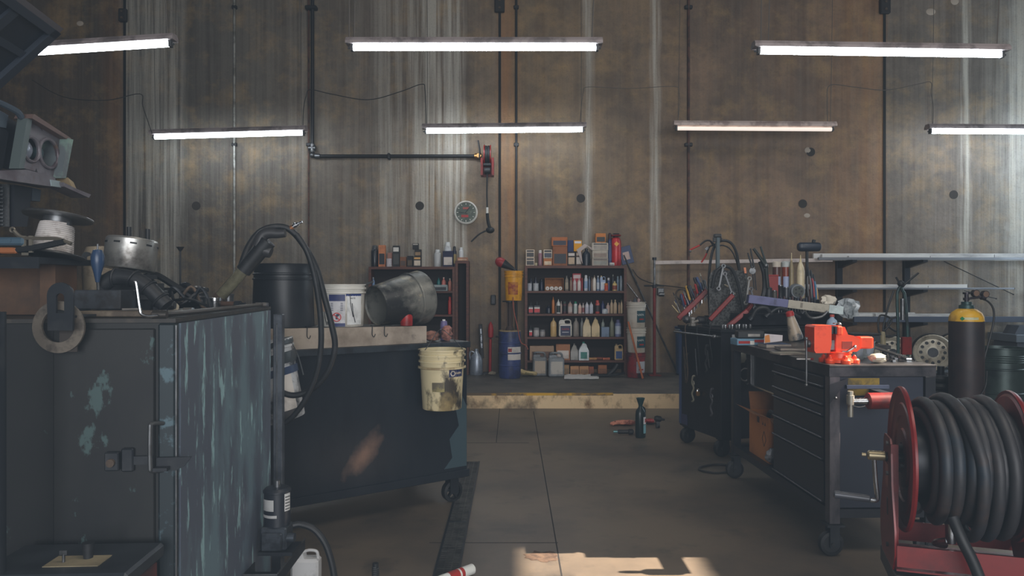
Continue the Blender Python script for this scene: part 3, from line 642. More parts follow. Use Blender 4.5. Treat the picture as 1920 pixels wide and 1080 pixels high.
# white buckets beside the bookcase
def bucket(r0, r1, h, t, m, rim, lid=False, ribs=2, n=32):
    """tapered pail with rim ribs; open top"""
    pr = [(.0,0),(r0*.98,0),(r0,.006)]
    def rr(z): return r0+(r1-r0)*z/h
    zs = [h*.80, h*.90] if ribs == 2 else [h*.78, h*.85, h*.92]
    for z in zs: pr += [(rr(z)-.0,z-.006),(rr(z)+.009,z-.004),(rr(z)+.009,z+.006),(rr(z),z+.008)]
    pr += [(r1,h*.975),(r1+.008,h*.98),(r1+.008,h),(r1-.006,h),(rr(h*.5)-.005,h*.5),(r0-.004,.008),(0,.008)]
    o = MB().lathe(pr, None, n, cap0=False, cap1=False).build('pail', m, t); return o
dirtw = mat('dirty_white_pail', (206,200,188), .45, 0, (170,156,136), 5, .45, .7)
dgreen = pl((24,70,80))
def stackbucket(px, z, s, label, m, h=.36, r=.125, labelc=(26,74,84), word='NAPA'):
    t = thing('plastic_pail', label, 'bucket', ((px-960)/s, F/s, z), 0, 'pails stacked beside the bookcase')
    bucket(r*.9, r, h, t, m, m)
    if labelc: 
        MB().lathe([(r*.935+.002,h*.2),(r*.965+.002,h*.66)], None, 12, arc=(R(-95),R(-20))).build('label_panel', pl(labelc), t)
        wraptext('lettering', word, .042, white, t, r*.95+.003, h*.5, R(-72), 1.0); 
        MB().lathe([(r*.935+.005,h*.3),(r*.94+.005,h*.36)], None, 12, arc=(R(-80),R(-45))).build('label_line', redb, t)
    return t
s_ = 140; 
stackbucket(1192, PZ+.001, s_, 'red pail at the floor, lowest of the stack beside the bookcase', mat('red_pail', (140,36,42), .5, 0, (60,40,46), 6, .45, .6), h=.33, labelc=(180,180,186), word='')
stackbucket(1193, PZ+.334, s_, 'white pail with teal label in the middle of the stack beside the bookcase', dirtw, h=.33)
stackbucket(1193, PZ+.667, s_, 'white pail with teal label topmost of the stack, filled with bottles', dirtw, h=.34)
for i, (dx, dy, r, h, c, a, look) in enumerate(((-.07,-.03,.028,.16,(200,186,170),-18,'tan'),(-.02,.04,.03,.2,(70,76,84),-5,'dark grey'),(.02,-.05,.028,.15,(216,212,204),6,'white'),(.06,.0,.026,.2,(190,160,156),-12,'pinkish'),(.075,-.05,.02,.13,(226,226,222),14,'small white'),(-.045,-.07,.02,.1,(150,60,50),30,'reddish'))):
    t = thing('empty_bottle', f'{look} empty bottle poking out of the topmost white pail beside the bookcase', 'bottle', (bx_(1193)*138/140+dx*.8, F/140+dy*.8, PZ+.667+.21), 0, 'bottles in the topmost pail', rot=(R(a*.5), R(a), 0))
    MB().lathe([(r,0),(r,h*.7),(r*.4,h*.88),(r*.4,h*.92)], None, 12).build('body', pl(c, .4), t); MB().lathe([(r*.5,h*.9),(r*.5,h)], None, 10).build('cap', pl((90,70,66)), t)
t = thing('wood_plank', 'orange wooden plank leaning against the stacked pails', 'plank', (0,0,0)); a = P(1199,697,133); a = Vector(((1199-960)/139, F/139-.26, PZ+.004)); b = Vector(((1175-960)/140, F/140-.135, HC-(602-HY)/140))
MB().box((a+b)/2, (.05,.02,(b-a).length), (b-a).to_track_quat('Z','Y').to_matrix().to_4x4(), .002).build('plank', mat('orange_wood', (206,112,56), .6, 0, (150,80,44), 6, .4, .7), t)
t = thing('metal_rod', 'long thin steel rod leaning diagonally from behind the red canister to the floor', 'rod'); 
MB().cyl(Vector((bx_(1274), WY-.12, PZ+.015)), Vector((bx_(1174), WY-.03, HC-(478-HY)/133.5)), .013, None, 8).build('rod', steel, t)
t = thing('metal_rod', 'short grey rod leaning beside the bookcase side above the pails', 'rod')
MB().cyl(Vector((bx_(1207), BY+.1, bz(570))), Vector((bx_(1176), BY+.2, bz(526))), .011, None, 8).build('rod', steel, t)
wire('electric_cord', [(1186,505),(1200,522),(1230,533),(1262,537),(1290,541),(1330,546)], .006, cordm, 'dark cord sagging along the wall from the canister toward the tool cart', 'cord', 134)
# red jack post
t = thing('pipe_stand', 'red and grey upright pipe stand with T-handle against the wall', 'stand', ((1227-960)/137.5, F/137.5, PZ+.001)); zz = lambda y: HC-(y-HY)/137-PZ
MB().cyl((0,0,.01),(0,0,zz(538)),.021).build('red_post', redp, t)
MB().cyl((0,0,zz(538)),(0,0,zz(486)),.014).build('grey_post', steel, t)
MB().cyl((0,0,zz(540)),(0,0,zz(534)),.03).cyl((-.14,0,zz(536)),(.13,0,zz(536)),.011).build('cross_handle', dsteel, t)
MB().box((.08,0,zz(547)),(.09,.08,.11),None,.012).cyl((.05,-.05,zz(552)),(.12,-.05,zz(552)),.03).build('clamp_head', steel, t)
MB().cyl((-.0,0,zz(488)),(-.0,0,zz(483)),.03).build('top_cap', dsteel, t); MB().box((0,0,.006),(.16,.16,.012)).build('base_plate', redp, t)
onplat('bottle', 1232, 1248, 665, 697, (212,180,120), (206,176,120), None, 'tan plastic bottle on the platform beside the red pipe stand')
# blue drum with pump and yellow pail
s_ = 141.0; t = thing('blue_drum', 'blue plastic drum with paper label on the platform', 'drum', ((956-960)/s_, F/s_, PZ+.001)); r = 20.5/s_; h = HC-(619-HY)/s_-PZ
pr = [(r*.93,0),(r,.03)]
for z in (.27,.52,.74): pr += [(r,h*z-.012),(r*1.045,h*z-.006),(r*1.045,h*z+.006),(r,h*z+.012)]
pr += [(r,h*.95),(r*.97,h*.98)]
MB().lathe(pr, None, 32).build('barrel', mat('drum_blue', (52,66,118), .45, 0, (40,46,80), 6), t)
MB().lathe([(r*1.02,h*.975),(r*1.02,h*1.0),(r*.9,h*1.0)], None, 32).build('lid', mat('drum_lid', (150,130,96), .7), t)
MB().lathe([(r*1.052,h*.39),(r*1.052,h*.51)], None, 14, arc=(R(-100),R(-22))).build('label_panel', pl((206,198,190)), t)
MB().lathe([(r*1.052,h*.54),(r*1.052,h*.66)], None, 14, arc=(R(-100),R(-22))).build('label_panel', pl((214,206,198)), t)
MB().lathe([(r*1.06,h*.56),(r*1.06,h*.63)], None, 6, arc=(R(-98),R(-80))).build('label_mark', redb, t)
t = thing('drum_pump', 'rusty hand pump and pipes standing on the blue drum', 'pump', ((956-960)/s_, F/s_, PZ+h+.004))
MB().cyl((0,0,0),(0,0,.05),.06,.04).cyl((0,0,.04),(0,0,.37),.022).cyl((-.03,0,.05),(-.03,0,.36),.009).cyl((.035,0,.05),(.035,0,.36),.009).build('pump_column', mat('pump_iron', (70,56,50), .6, .2), t)
MB().cyl((-.05,0,.37),(.05,0,.37),.012).lathe([(.1,.37),(.1,.385)], None, 20).build('top_flange', dsteel, t)
wire('pump_hose', [(962,557),(963,580),(970,612),(976,640),(986,648),(990,655)], .007, pl((160,80,60)), 'thin reddish hose hanging from the drum pump beside the bookcase', 'hose', 143.5)
zp = PZ+h+.395; s2 = 141
t = thing('yellow_pail', 'yellow plastic pail with red and black print above the blue drum', 'bucket', ((963-960)/s2, F/s2, zp)); 
bucket(.108, .122, HC-(508-HY)/s2-zp, t, yel, yel)
hh = HC-(508-HY)/s2-zp
MB().lathe([(.111,hh*.2),(.117,hh*.62)], None, 14, arc=(R(-130),R(-60))).build('label_panel', mat('faded_yellow_label', (190,120,30), .6, 0, (150,60,30), 22, .45, .6), t)
t = thing('funnel', 'black funnel with red mouth resting across the yellow pail', 'funnel', ((963-960)/s2, F/s2, zp+hh+.004))
MB().axlathe([(.022,0),(.06,.15),(.062,.16)], (.0,-.02,.02), (-.17,-.02,.11), 18).build('cone', black, t)
MB().axlathe([(.062,0),(.066,.05),(.05,.09),(.02,.11)], (-.14,-.02,.094), (-.31,-.02,.185), 18).build('red_mouth', mat('funnel_red', (150,36,40), .5), t)
MB().cyl((0,-.02,.02),(.06,-.02,-.02),.014).build('spout', black, t)
# silver jug, jack, etc
t = thing('oil_can', 'silver metal jug with open handle on the platform beside the narrow shelf unit', 'jug', ((893-960)/136.5, F/136.5, PZ+.001))
silver = mat('silver_jug', (150,158,170), .35, .6, (90,96,108), 9, .5, .7)
MB().lathe([(.085,0),(.09,.02),(.09,.19),(.075,.25),(.03,.31),(.024,.33)], None, 20, 1, .7).build('body', silver, t)
MB().tube([(-.02,0,.3),(-.07,0,.32),(-.09,0,.28),(-.08,0,.2)], .012, 8).build('handle', silver, t); MB().lathe([(.026,.33),(.026,.355)], None, 12).build('cap', silver, t)
t = thing('floor_jack', 'red and grey bumper jack leaning against the wall between the bookcases', 'jack', ((912-960)/135, F/135, PZ+.001)); zz = lambda y: HC-(y-HY)/135-PZ
MB().box((-.07,0,zz(640)),(.045,.06,zz(600)-zz(664)),(0,R(-3),0),.004).build('toothed_bar', black, t)
MB().box((-.07,-.034,zz(633)),(.02,.01,.3),(0,R(-3),0)).build('worn_edge', mat('worn_white', (190,196,206), .5, .3, (60,60,66), 18, .48, .55), t)
MB().lathe([(.0,0),(.035,.03),(.04,.12),(.028,.2),(.0,.25)], T(.06,0,zz(636)), 14).cyl((.05,0,.01),(.055,0,zz(636)),.02).build('red_lever', mat('jack_red', (160,30,34), .5), t)
MB().lo_hi((-.11,-.05,0),(.12,.06,.02)).cyl((.13,0,zz(631)),(.21,0,zz(631)),.012).cyl((.2,0,.02),(.2,0,zz(631)),.01).build('base', dsteel, t)
o = MB().crumple((bx_(922), BY-.05, PZ+.027), (.1,.08,.05), 5).build('crumpled_rag', pl((150,140,120), .8)); tag(o, 'small pale crumpled rag on the platform beside the blue drum', 'rag')
# left bookcase goods
Zl = bz(500)
def ltop(kind, a, b, yt, body, cap, lab, label, dy=.12, zb=None):
    s = F/(BY+dy); return good(kind, a, b, yt, 500, s, zb or Zl, body, cap, lab, label, 'goods on top of the half-empty bookcase', 0)
HB = 'atop the half-empty bookcase'
ltop('spray', 696, 709, 460, (30,32,40), (80,82,84), None, 'dark bottle with grey cap at the end '+HB)
ltop('carton', 710.5, 723, 460, (206,130,86), None, (26,28,34), 'orange and black carton '+HB)
ltop('carton', 727, 735.5, 474, (176,130,116), None, None, 'pinkish brown carton behind the small white can '+HB, dy=.22)
ltop('can', 724.5, 734.5, 485, (206,200,204), (190,186,190), None, 'small white can '+HB, dy=.08)
ltop('carton', 737, 749.5, 461, (40,42,44), (226,222,214), (60,60,58), 'tall black carton with white top '+HB)
ltop('carton', 750.5, 762, 482, (130,84,56), None, (80,60,50), 'low brown carton '+HB)
ltop('carton', 764, 774, 480, (36,36,42), None, (80,64,44), 'short black carton '+HB)
ltop('carton', 776, 790, 481, (34,34,38), (210,160,90), (216,200,180), 'black and white carton with orange stripe, lowest of its stack '+HB)
ltop('carton', 778, 790, 468, (40,38,38), None, (150,120,84), 'black carton with brown print in the middle of the stack '+HB, zb=zat(481,.12)+.002)
ltop('carton', 774, 785, 456.5, (38,38,40), (176,170,160), None, 'black carton topmost of the stack '+HB, zb=zat(468,.12)+.002)
ltop('spray', 814, 827, 468, (190,192,192), (206,208,208), None, 'white spray can standing alone '+HB)
ltop('spray', 833, 846, 454, (206,208,210), (214,216,216), None, 'tall white spray can behind the navy carton '+HB, dy=.19)
ltop('carton', 831, 850, 471, (38,40,70), None, (206,196,186), 'navy carton with white print '+HB, dy=.1)
ltop('spray', 848.5, 856, 462, (30,34,54), (34,34,40), (150,130,80), 'dark blue spray can beside the tall white can '+HB, dy=.2)
ltop('spray', 860, 869, 464, (200,202,202), (206,208,208), None, 'white spray can beside the sloping carton', dy=.2, zb=bz(489)+.001)
ltop('carton', 858, 877, 487 if False else 483, (176,120,90), None, (206,170,140), 'tan carton with pale diagonal stripe at the end shelf unit top', dy=.08, zb=bz(489)+.001)
Zm = bz(545.5)
def lrow(kind, a, b, yt, body, cap, lab, label, dy=.12, z=Zm):
    s = F/(BY+dy); return good(kind, a, b, yt, 545, s, z, body, cap, lab, label, 'goods inside the half-empty bookcase', 0)
lrow('bottle', 697, 703, 520, (120,150,190), (190,200,210), None, 'small light blue bottle inside the half-empty bookcase')
lrow('bottle', 800, 808, 520, (60,56,50), (170,120,70), None, 'dark bottle with amber cap inside the half-empty bookcase', .2)
lrow('bottle', 819, 826, 520, (20,110,110), (40,80,84), None, 'teal bottle inside the half-empty bookcase', .16)
lrow('bottle', 828, 836, 520, (206,120,110), (220,190,180), None, 'pink bottle inside the half-empty bookcase', .14)
lrow('bottle', 840, 847, 522, (190,120,100), (190,190,180), None, 'tan pink bottle at the post inside the half-empty bookcase', .14)
lrow('carton', 811, 840, 534, (150,160,160), None, (26,32,40), 'low grey carton with dark front inside the half-empty bookcase', .05)
lrow('spray', 840, 847, 556, (190,50,40), (170,40,34), None, 'tall red can on the second shelf of the half-empty bookcase', .12, bz(590))
lrow('can', 800, 809, 578, (110,60,50), (90,60,50), None, 'low brownish can on the second shelf of the half-empty bookcase', .15, bz(590))
# ================================================================ LEFT SIDE
def inv(o, px, py, s): return o.matrix_world.inverted() @ P(px, py, s)
def upd(): bpy.context.view_layer.update()
cabfront = mat('cabinet_front_steel', (34,35,35), .5, .2, (22,24,27), 3.5, .4, .65, (1,1,.6), col3=(64,84,84), s3=6.5, lo3=.60, hi3=.625, st3=(1,1,.6))
cabside = mat('scraped_cabinet_side', (96,104,118), .45, .15, (118,142,152), 3.5, .46, .62, (1,1.2,.5), col3=(164,202,206), s3=15, lo3=.57, hi3=.62, st3=(1,1.2,.28))
t = thing('steel_cabinet', 'big worn dark blue-grey steel cabinet with scraped turquoise side in the foreground', 'cabinet', (-1.02, 2.26, 0), R(5.5)); cab = t; upd()
CZ = 1.3
MB().lo_hi((-.78, 0, .0), (-.0, 1.25, CZ-.012)).build('body', cabfront, t)
MB().lo_hi((-.79,-.012,CZ-.012),(.006,1.26,CZ)).build('top_plate', mat('greasy_top', (52,50,48), .55, .2, (82,74,64), 10, .5, .7), t)
MB().lo_hi((.0005,.03,.0),(.007,1.25,CZ-.016)).build('side_panel', cabside, t)
MB().lo_hi((-.047,-.010,.0),(.004,.026,CZ-.014),.006).build('corner_post', mat('corner_post', (50,58,62), .45, .4, (84,104,112), 16, .55, .62), t)
MB().lo_hi((.0045,-.0105,.0),(.0085,-.004,CZ-.02)).build('worn_edge', steel, t)
d = MB().lo_hi((-.345,-.012,.0),(-.056,-.0005,CZ-.03),.003).build('door', cabfront, t)
MB().tube([(-.03,-.012,.985),(-.05,-.045,.99),(-.053,-.05,.97),(-.053,-.05,.87),(-.05,-.045,.85),(-.03,-.012,.845)], .0065, 8).build('handle', steel, d)
h = MB().prism([(-.045,.885),(.055,.885),(.035,.858),(.01,.845),(-.045,.85)], -.026, -.016); h.lo_hi((-.045,-.055,.85),(-.005,-.016,.86)); h.build('latch_plate', dsteel, d)
MB().lo_hi((-.19,-.035,.85),(-.15,-.012,.905),.003).lo_hi((-.145,-.03,.845),(-.11,-.012,.915),.004).lo_hi((-.11,-.025,.865),(-.06,-.012,.89)).build('lock_bar', dsteel, d)
MB().cyl((-.17,-.045,.875),(-.17,-.035,.875),.012).build('bolt', rust, d)
MB().lo_hi((-.77,-.03,.0),(-.5,-.0005,1.2),.01).build('side_box', mat('dark_side_steel', (30,32,36), .6), t)  # one even dark steel colour
MB().tube([(-.035,-.005,CZ+.012),(-.02,.1,CZ+.012),(-.01,.6,CZ+.012),(-.01,1.2,CZ+.013)], .009, 8).cyl((-.06,-.01,CZ+.012),(-.02,-.01,CZ+.012),.013).build('hinge_rod', mat('greasy_rod', (70,66,62), .4, .6), t)
def ct(name, label, cat, px, py, s, group=None, rz=0, rot=None, z=None):
    p = P(px, py, s); 
    if z is not None: p.z = z
    return thing(name, label, cat, p, rz, group, rot)
TB = CZ+.002
# bare column and red machine at the foot
t = thing('machine_column', 'dark vertical tube standing at the picture edge beside the cabinet', 'post', (-1.36, 1.96, 0)); MB().cyl((0,0,0),(0,0,1.33),.028).build('tube', dsteel, t); MB().cyl((0,0,0),(0,0,.03),.06).build('base_flange', dsteel, t)
t = thing('floor_machine', 'low dark metal machine lid over a dull red body at the cabinet foot', 'machine', (-1.2, 2.06, 0), R(3))
MB().lo_hi((-.2,-.1,.0),(.17,.12,.60),.01).build('body', mat('dull_red_body', (96,42,34), .6, .1, (46,40,42), 7, .45, .6), t)
MB().lo_hi((-.215,-.115,.602),(.185,.13,.645),.008).build('lid', mat('machine_lid', (58,64,70), .4, .4, (40,44,50), 9, .45, .7), t)
MB().lo_hi((-.06,-.06,.6455),(.085,.02,.6475)).build('gasket_card', pl((150,138,110),.7), t)
MB().cyl((.03,-.0,.648),(.03,-.0,.69),.012,.016).build('knob', black, t); MB().cyl((-.02,-.03,.648),(-.02,-.03,.67),.004).lo_hi((-.03,-.033,.668),(-.01,-.027,.68)).build('small_key', steel, t)
# ring and hook bracket
t = ct('hook_bracket', 'dark arched steel hook bracket on the cabinet edge carrying the large ring', 'bracket', 114, 600, 652)
def arc(cx, cz, r, a0, a1, n): return [(cx+r*math.cos(R(a0+(a1-a0)*i/n)), cz+r*math.sin(R(a0+(a1-a0)*i/n))) for i in range(n+1)]
o_ = [(-.036,-.03),(.036,-.03)]+arc(0,.07,.038,0,180,10)+[(-.036,-.0)]
i_ = [(-.012,.02),(.012,.02)]+arc(0,.065,.012,0,180,10)+[(-.012,.03)]
MB().ringplate(o_, i_, -.004, .004).build('slotted_plate', dsteel, t)
MB().lo_hi((-.026,.036,-.095),(.026,.040,.0)).build('tongue', mat('dark_tongue', (52,46,42), .7), t)
MB().lo_hi((-.03,.0045,.006),(.03,.13,.012)).build('arm', dsteel, t)
t = ct('iron_ring', 'large flat iron ring hanging from the hook bracket on the cabinet front', 'ring', 112, 613, 641)
MB().ringplate([(.076*math.cos(2*PI*i/40), .076*math.sin(2*PI*i/40)) for i in range(40)], [(.048*math.cos(2*PI*i/40), .003+.048*math.sin(2*PI*i/40)) for i in range(40)], -.008, .0).build('ring', mat('cast_ring', (112,104,94), .7, .3, (74,68,62), 25, .45, .65), t)
# shelf behind with spool
t = thing('dark_shelf', 'dark steel shelf above the cabinet top carrying the rope spool', 'shelf', (-1.63, 2.42, TB))
MB().lo_hi((-.25,-.12,.165),(.175,.16,.185)).lo_hi((-.25,-.125,.15),(.175,-.12,.185)).build('shelf_board', dsteel, t)
for g_ in (MB().lo_hi((-.2,-.05,.0),(-.13,.12,.1645)), MB().lo_hi((.1,.0,.0),(.15,.12,.1645))): g_.build('shelf_support', mat('old_brown_wood', (92,66,46), .7, 0, (60,46,36), 8, .4, .7), t)
MB().lo_hi((-.12,.08,.0),(.09,.12,.1645)).build('back_board', mat('old_brown_wood', (92,66,46)), t)
t = ct('rope_spool', 'steel flanged spool of white braided rope on the dark shelf', 'spool', 97, 484, 574, rot=(R(-9), R(4), 0), z=TB+.193)
MB().lathe([(.0,0),(.096,0),(.098,.003),(.096,.006),(0,.006)], None, 40, cap0=False, cap1=False).build('flange', steel, t)
MB().lathe([(.0,.128),(.103,.128),(.105,.132),(.103,.135),(0,.135)], None, 40, cap0=False, cap1=False).build('flange', steel, t)
MB().cyl((0,0,.1),(0,0,.128),.043).build('core', steel, t)
rp = []; 
for i in range(15*14): a = 2*PI*i/14; z = .010+.0065*i/14; rp.append((( .047-.0*z+(.012-.1*z if z < .1 else 0))*math.cos(a), (.047+(.012-.1*z))*math.sin(a), z))
MB().tube(rp, .0038, 6, 1).lathe([(.05,.007),(.042,.108)], None, 24).build('rope', mat('white_rope', (206,200,196), .8, 0, (150,140,134), 30, .5, .7), t)
t = ct('clamp_tool', 'worn steel clamp lying in front of the rope spool on the dark shelf', 'clamp', 60, 484, 612, z=TB+.19); 
MB().tube([(-.055,0,.075),(-.03,0,.055),(.02,0,.052),(.08,0,.05),(.12,.0,.035)], .006, 6).lo_hi((-.03,-.004,.012),(-.02,.004,.06)).lo_hi((-.008,-.004,.0),(.002,.004,.06)).lo_hi((-.03,-.004,.0),(.002,.004,.008)).torus((-.06,0,.078),.007,.003,(0,1,0),14,6).build('jaw_frame', mat('worn_clamp_steel', (132,126,114), .4, .7), t)
MB().tube([(-.1,0,.012),(0,0,.022),(.1,0,.042)], .01, 8).build('grip', black, t)
t = ct('pliers', 'dark blue handled pliers on the dark shelf at the picture edge', 'pliers', 22, 484, 612, z=TB+.19)
MB().lo_hi((-.05,-.01,.03),(.04,.01,.055),.006).cyl((.0,-.012,.045),(.0,.012,.045),.006).build('jaw', pl((60,84,100)), t); MB().lo_hi((-.06,-.01,.005),(.02,.01,.024),.004).build('grip', pl((150,90,50)), t)
# blocks and small goods on the cabinet top
def boxt(name, label, cat, px, py, s, w, d, h, m, rz=0, z=TB, part='body', bev=.003, group=None):
    t = ct(name, label, cat, px, py, s, group, rz, None, z); MB().lo_hi((-w/2,-d/2,0),(w/2,d/2,h),bev).build(part, m, t); return t
t = boxt('iron_block', 'heavy dark iron block on the cabinet top behind the hook bracket', 'block', 198, 580, 575, .148, .1, .062, mat('iron_block', (58,62,68), .6, .3, (44,44,46), 20), z=TB+.021)
t = boxt('wood_strip', 'worn pale wooden strip lying on the cabinet top edge under the iron block', 'wood strip', 228, 590, 592, .23, .1, .018, mat('worn_strip', (120,108,92), .7, 0, (80,70,60), 12))
t = boxt('steel_tray', 'greasy dark tray on the cabinet top beside the ring bracket', 'tray', 130, 590, 590, .1, .08, .02, dsteel)
t = boxt('engine_part', 'black engine housing lying on the cabinet top under the silver drum', 'engine part', 240, 560, 530, .16, .12, .12, mat('black_housing', (34,36,40), .5, .2), bev=.012, z=TB)
MB().cyl((.05,-.075,.03),(.05,-.06,.03),.03).build('cover', black, t)
MB().lo_hi((-.08,-.05,.12),(.08,.05,.135)).build('upper_rim', dsteel, t)
t = ct('silver_drum', 'silver brake-drum-like cylinder resting on the engine housing', 'drum', 241, 500, 531, rot=(R(-6), R(5), 0), z=TB+.153)
drumm = mat('aluminium_drum', (176,176,172), .35, .75, (96,92,88), 8, .48, .66)
MB().lathe([(.083,0),(.085,.003),(.085,.103),(.08,.11),(.055,.112),(.05,.1),(0,.1)], None, 40, cap0=True, cap1=False).build('shell', drumm, t)
for k in range(10):
    a = 2*PI*k/10+.2
    MB().box((.0852*math.cos(a), .0852*math.sin(a), .088), (.003,.022,.006), (0,0,a)).build('slot', black, t)
t = ct('cream_housing', 'stained cream round housing behind the silver drum', 'housing', 190, 500, 500, z=TB+.001); MB().lathe([(.06,0),(.065,.2),(.05,.24),(0,.245)], None, 24).build('shell', mat('stained_cream', (170,156,134), .6, 0, (110,96,80), 12), t)
MB().cyl((-.02,-.062,.2),(-.02,-.05,.2),.02).build('port', steel, t)
for px in (242, 277):
    t = ct('black_peg', f"{'short' if px == 242 else 'taller'} black rod standing up behind the silver drum", 'rod', px, 425, 490, z=TB+.001); MB().cyl((0,0,0),(0,0,HC-((426 if px == 242 else 430)-HY)/490-TB),.0085).build('rod', black, t); MB().cyl((0,0,0),(0,0,.02),.02).build('foot', dsteel, t)
t = ct('lever_knob', 'dark blue lever knob on a bent rod before the cream housing', 'lever', 183, 510, 575, z=HC-(512-HY)/575)
MB().lathe([(.006,-.03),(.012,.0),(.02,.03),(.021,.055),(.014,.075),(.0,.078)], None, 18).build('knob', mat('blue_knob', (40,62,92), .35), t)
MB().tube([(0,0,-.02),(.002,0,-.06),(.0,.0,-.13+.0)], .005, 6).cyl((0,0,.07),(0,0,.095),.003).build('rod', steel, t)
t = ct('intake_hose', 'ribbed black rubber intake duct arching over the cabinet top', 'duct', 250, 540, 565, z=TB)
path = [(-.1,.0,.1),(-.06,0,.125),(0,0,.12),(.05,0,.09),(.09,0,.05),(.11,0,.03)]
MB().tube(path, .026, 14).build('duct', black, t)
pv = [Vector(p) for p in path]
for k in range(1, 5): MB().tube([pv[k]+(pv[k+1]-pv[k]).normalized().cross(Vector((0,1,0)))*.029*math.cos(2*PI*j/16)+Vector((0,1,0))*.029*math.sin(2*PI*j/16) for j in range(16)], .004, 6, 1, True).build('rib', black, t)
t = ct('crank_handle', 'bright bent steel crank rod at the cabinet front edge', 'crank', 262, 600, 628, z=TB)
MB().tube([(-.008,-.012,.11),(-.004,-.012,.1),(.006,-.012,.03),(.012,-.012,.012),(.03,-.008,.006),(.055,.0,.008)], .0045, 8).build('rod', bright, t)
t = ct('drive_belt', 'dark looped rubber belt and hose heap behind the intake duct', 'belt', 310, 540, 480, z=TB)
MB().tube([(-.12,0,.1),(-.05,0,.14),(.03,0,.1),(.09,0,.06),(.12,.03,.03),(.0,.05,.02),(-.12,.04,.04)], .013, 8, 6, True).build('belt', black, t)
MB().tube([(-.06,.05,.012),(0,.06,.07),(.06,.05,.1),(.1,.04,.06),(.13,.03,.013)], .011, 8).build('hose', dsteel, t)
t = boxt('black_bar', 'flat black steel bar resting over the small pot on the cabinet top', 'bar', 343, 545, 480, .19, .04, .016, black, z=HC-(547-HY)/480)
t = ct('small_pot', 'small dark round pot under the flat black bar on the cabinet top', 'pot', 373, 572, 462, z=TB); MB().lathe([(.024,0),(.028,.055),(.03,.057),(.03,.065),(.026,.065)], None, 22).build('pot', dsteel, t); MB().lathe([(.031,.05),(.031,.056)], None, 22).build('band', steel, t)
t = ct('chrome_dome', 'shiny dented chrome dome on the cabinet top behind the black bar', 'dome', 366, 540, 430, z=TB); MB().lathe([(.045,0),(.046,.055),(.05,.06),(.05,.08),(.04,.088),(.02,.09),(0,.09)], None, 26).build('shell', bright, t)
MB().lathe([(.02,.0905),(.018,.096)], None, 12).build('boss', steel, t)
t = ct('chrome_ring', 'small chrome piston-like ring beside the shiny dome on the cabinet top', 'ring', 402, 560, 440, z=TB); MB().lathe([(.025,0),(.027,.03),(.03,.032),(.03,.045),(.02,.045),(.018,.004)], None, 22, cap1=False).build('ring', bright, t)
t = ct('steel_cup', 'short steel cup at the foot of the clear tube on the cabinet top', 'cup', 428, 566, 420, z=TB); MB().lathe([(.022,0),(.024,.052),(.026,.054),(.026,.06),(.021,.06),(.02,.006)], None, 22, cap1=False).build('cup', steel, t)
t = ct('ratchet', 'brown handled ratchet bar lying on the cabinet top before the steel cup', 'ratchet', 425, 576, 435, z=TB+.016); MB().cyl((-.075,0,.004),(.04,-.01,.0),.012).build('handle', mat('brown_handle', (84,62,50), .6), t); MB().cyl((.04,-.01,.0),(.065,-.012,.0),.016).cyl((.065,-.012,.0),(.085,-.014,0),.008).build('socket', dsteel, t)
t = ct('wrench', 'chrome wrench lying on the cabinet top beside the small pot', 'wrench', 402, 582, 468, z=TB+.005); MB().tube([(-.04,0,0),(.02,.0,.0),(.035,0,.002)], .0045, 6).torus((.043,0,.004),.009,.004,(0,.3,1),14,6).build('wrench', bright, t)
for i, (px, py, s, r, l, c, lab) in enumerate(((322,568,500,.017,.05,(190,182,160),'cream ended steel cylinder lying beside the drive belt'),(352,584,520,.009,.03,(150,160,170),'small bright socket on the cabinet top before the pot'),(300,585,540,.008,.022,(160,170,176),'small bright plug at the end of the intake duct'),(333,588,545,.007,.06,(190,140,70),'brass fitting lying near the cabinet top edge'),(345,592,560,.008,.03,(196,120,50),'orange-tipped fitting at the cabinet top edge'),(245,592,600,.004,.05,(180,150,70),'yellow pencil-like stick near the wooden strip'),(490,577,412,.010,.05,(70,72,78),'dark bolt lying at the cabinet far corner'))):
    t = ct('small_fitting', lab, 'fitting', px, py, s, 'small fittings on the cabinet top', R((i*53) % 90-45), None, TB+max(r, .0)+(.019 if px == 245 else 0)+(.0)); MB().cyl((-l/2,0,0),(l/2,0,0),r).build('body', pl((96,92,88)), t); MB().cyl((l/2,0,0),(l/2+.006,0,0),r*.9).build('end', pl(c, .35), t)
t = ct('thin_tool_rod', 'thin black rod with funnel-shaped top standing behind the cabinet clutter', 'rod', 338, 463, 420, z=TB); hz = HC-(463-HY)/420-TB
MB().cyl((0,0,0),(0,0,hz-.02),.004).build('rod', black, t); MB().cyl((0,0,hz-.02),(0,0,hz),.004,.017).build('top', black, t); MB().cyl((0,0,0),(0,0,.012),.02).build('foot', black, t)
t = ct('black_wedge', 'flat black angled bracket plate under the silver drum edge', 'bracket', 268, 528, 540, z=TB+.05); MB().prism([(-.06,.0),(.055,.0),(.055,.055),(-.02,.03)], -.05, .04).build('plate', black, t); MB().lo_hi((.056,-.05,-.05),(.07,.04,.03),.003).build('side_lug', dsteel, t)
t = ct('cable_tangle', 'tangle of thin dark cables heaped behind the flat black bar', 'cable', 318, 545, 500, z=TB+.012); rnd = random.Random(4)
for k in range(4): MB().tube([(-.13+.26*j/6+.02*rnd.random(), .06*rnd.random(), .0+.085*rnd.random()*(1 if 0 < j < 6 else 0)) for j in range(7)], .006, 6).build('cable', [black,dsteel,black,rust][k], t)
t = ct('dark_canister', 'short dark canister lying among the cables on the cabinet top', 'canister', 296, 560, 520, z=TB+.026); MB().axlathe([(.02,0),(.025,.004),(.025,.08),(.018,.09)], (-.04,0,0), (.05,.01,0), 18).build('body', black, t); MB().cyl((.05,.01,0),(.058,.011,0),.014).build('cap', steel, t)
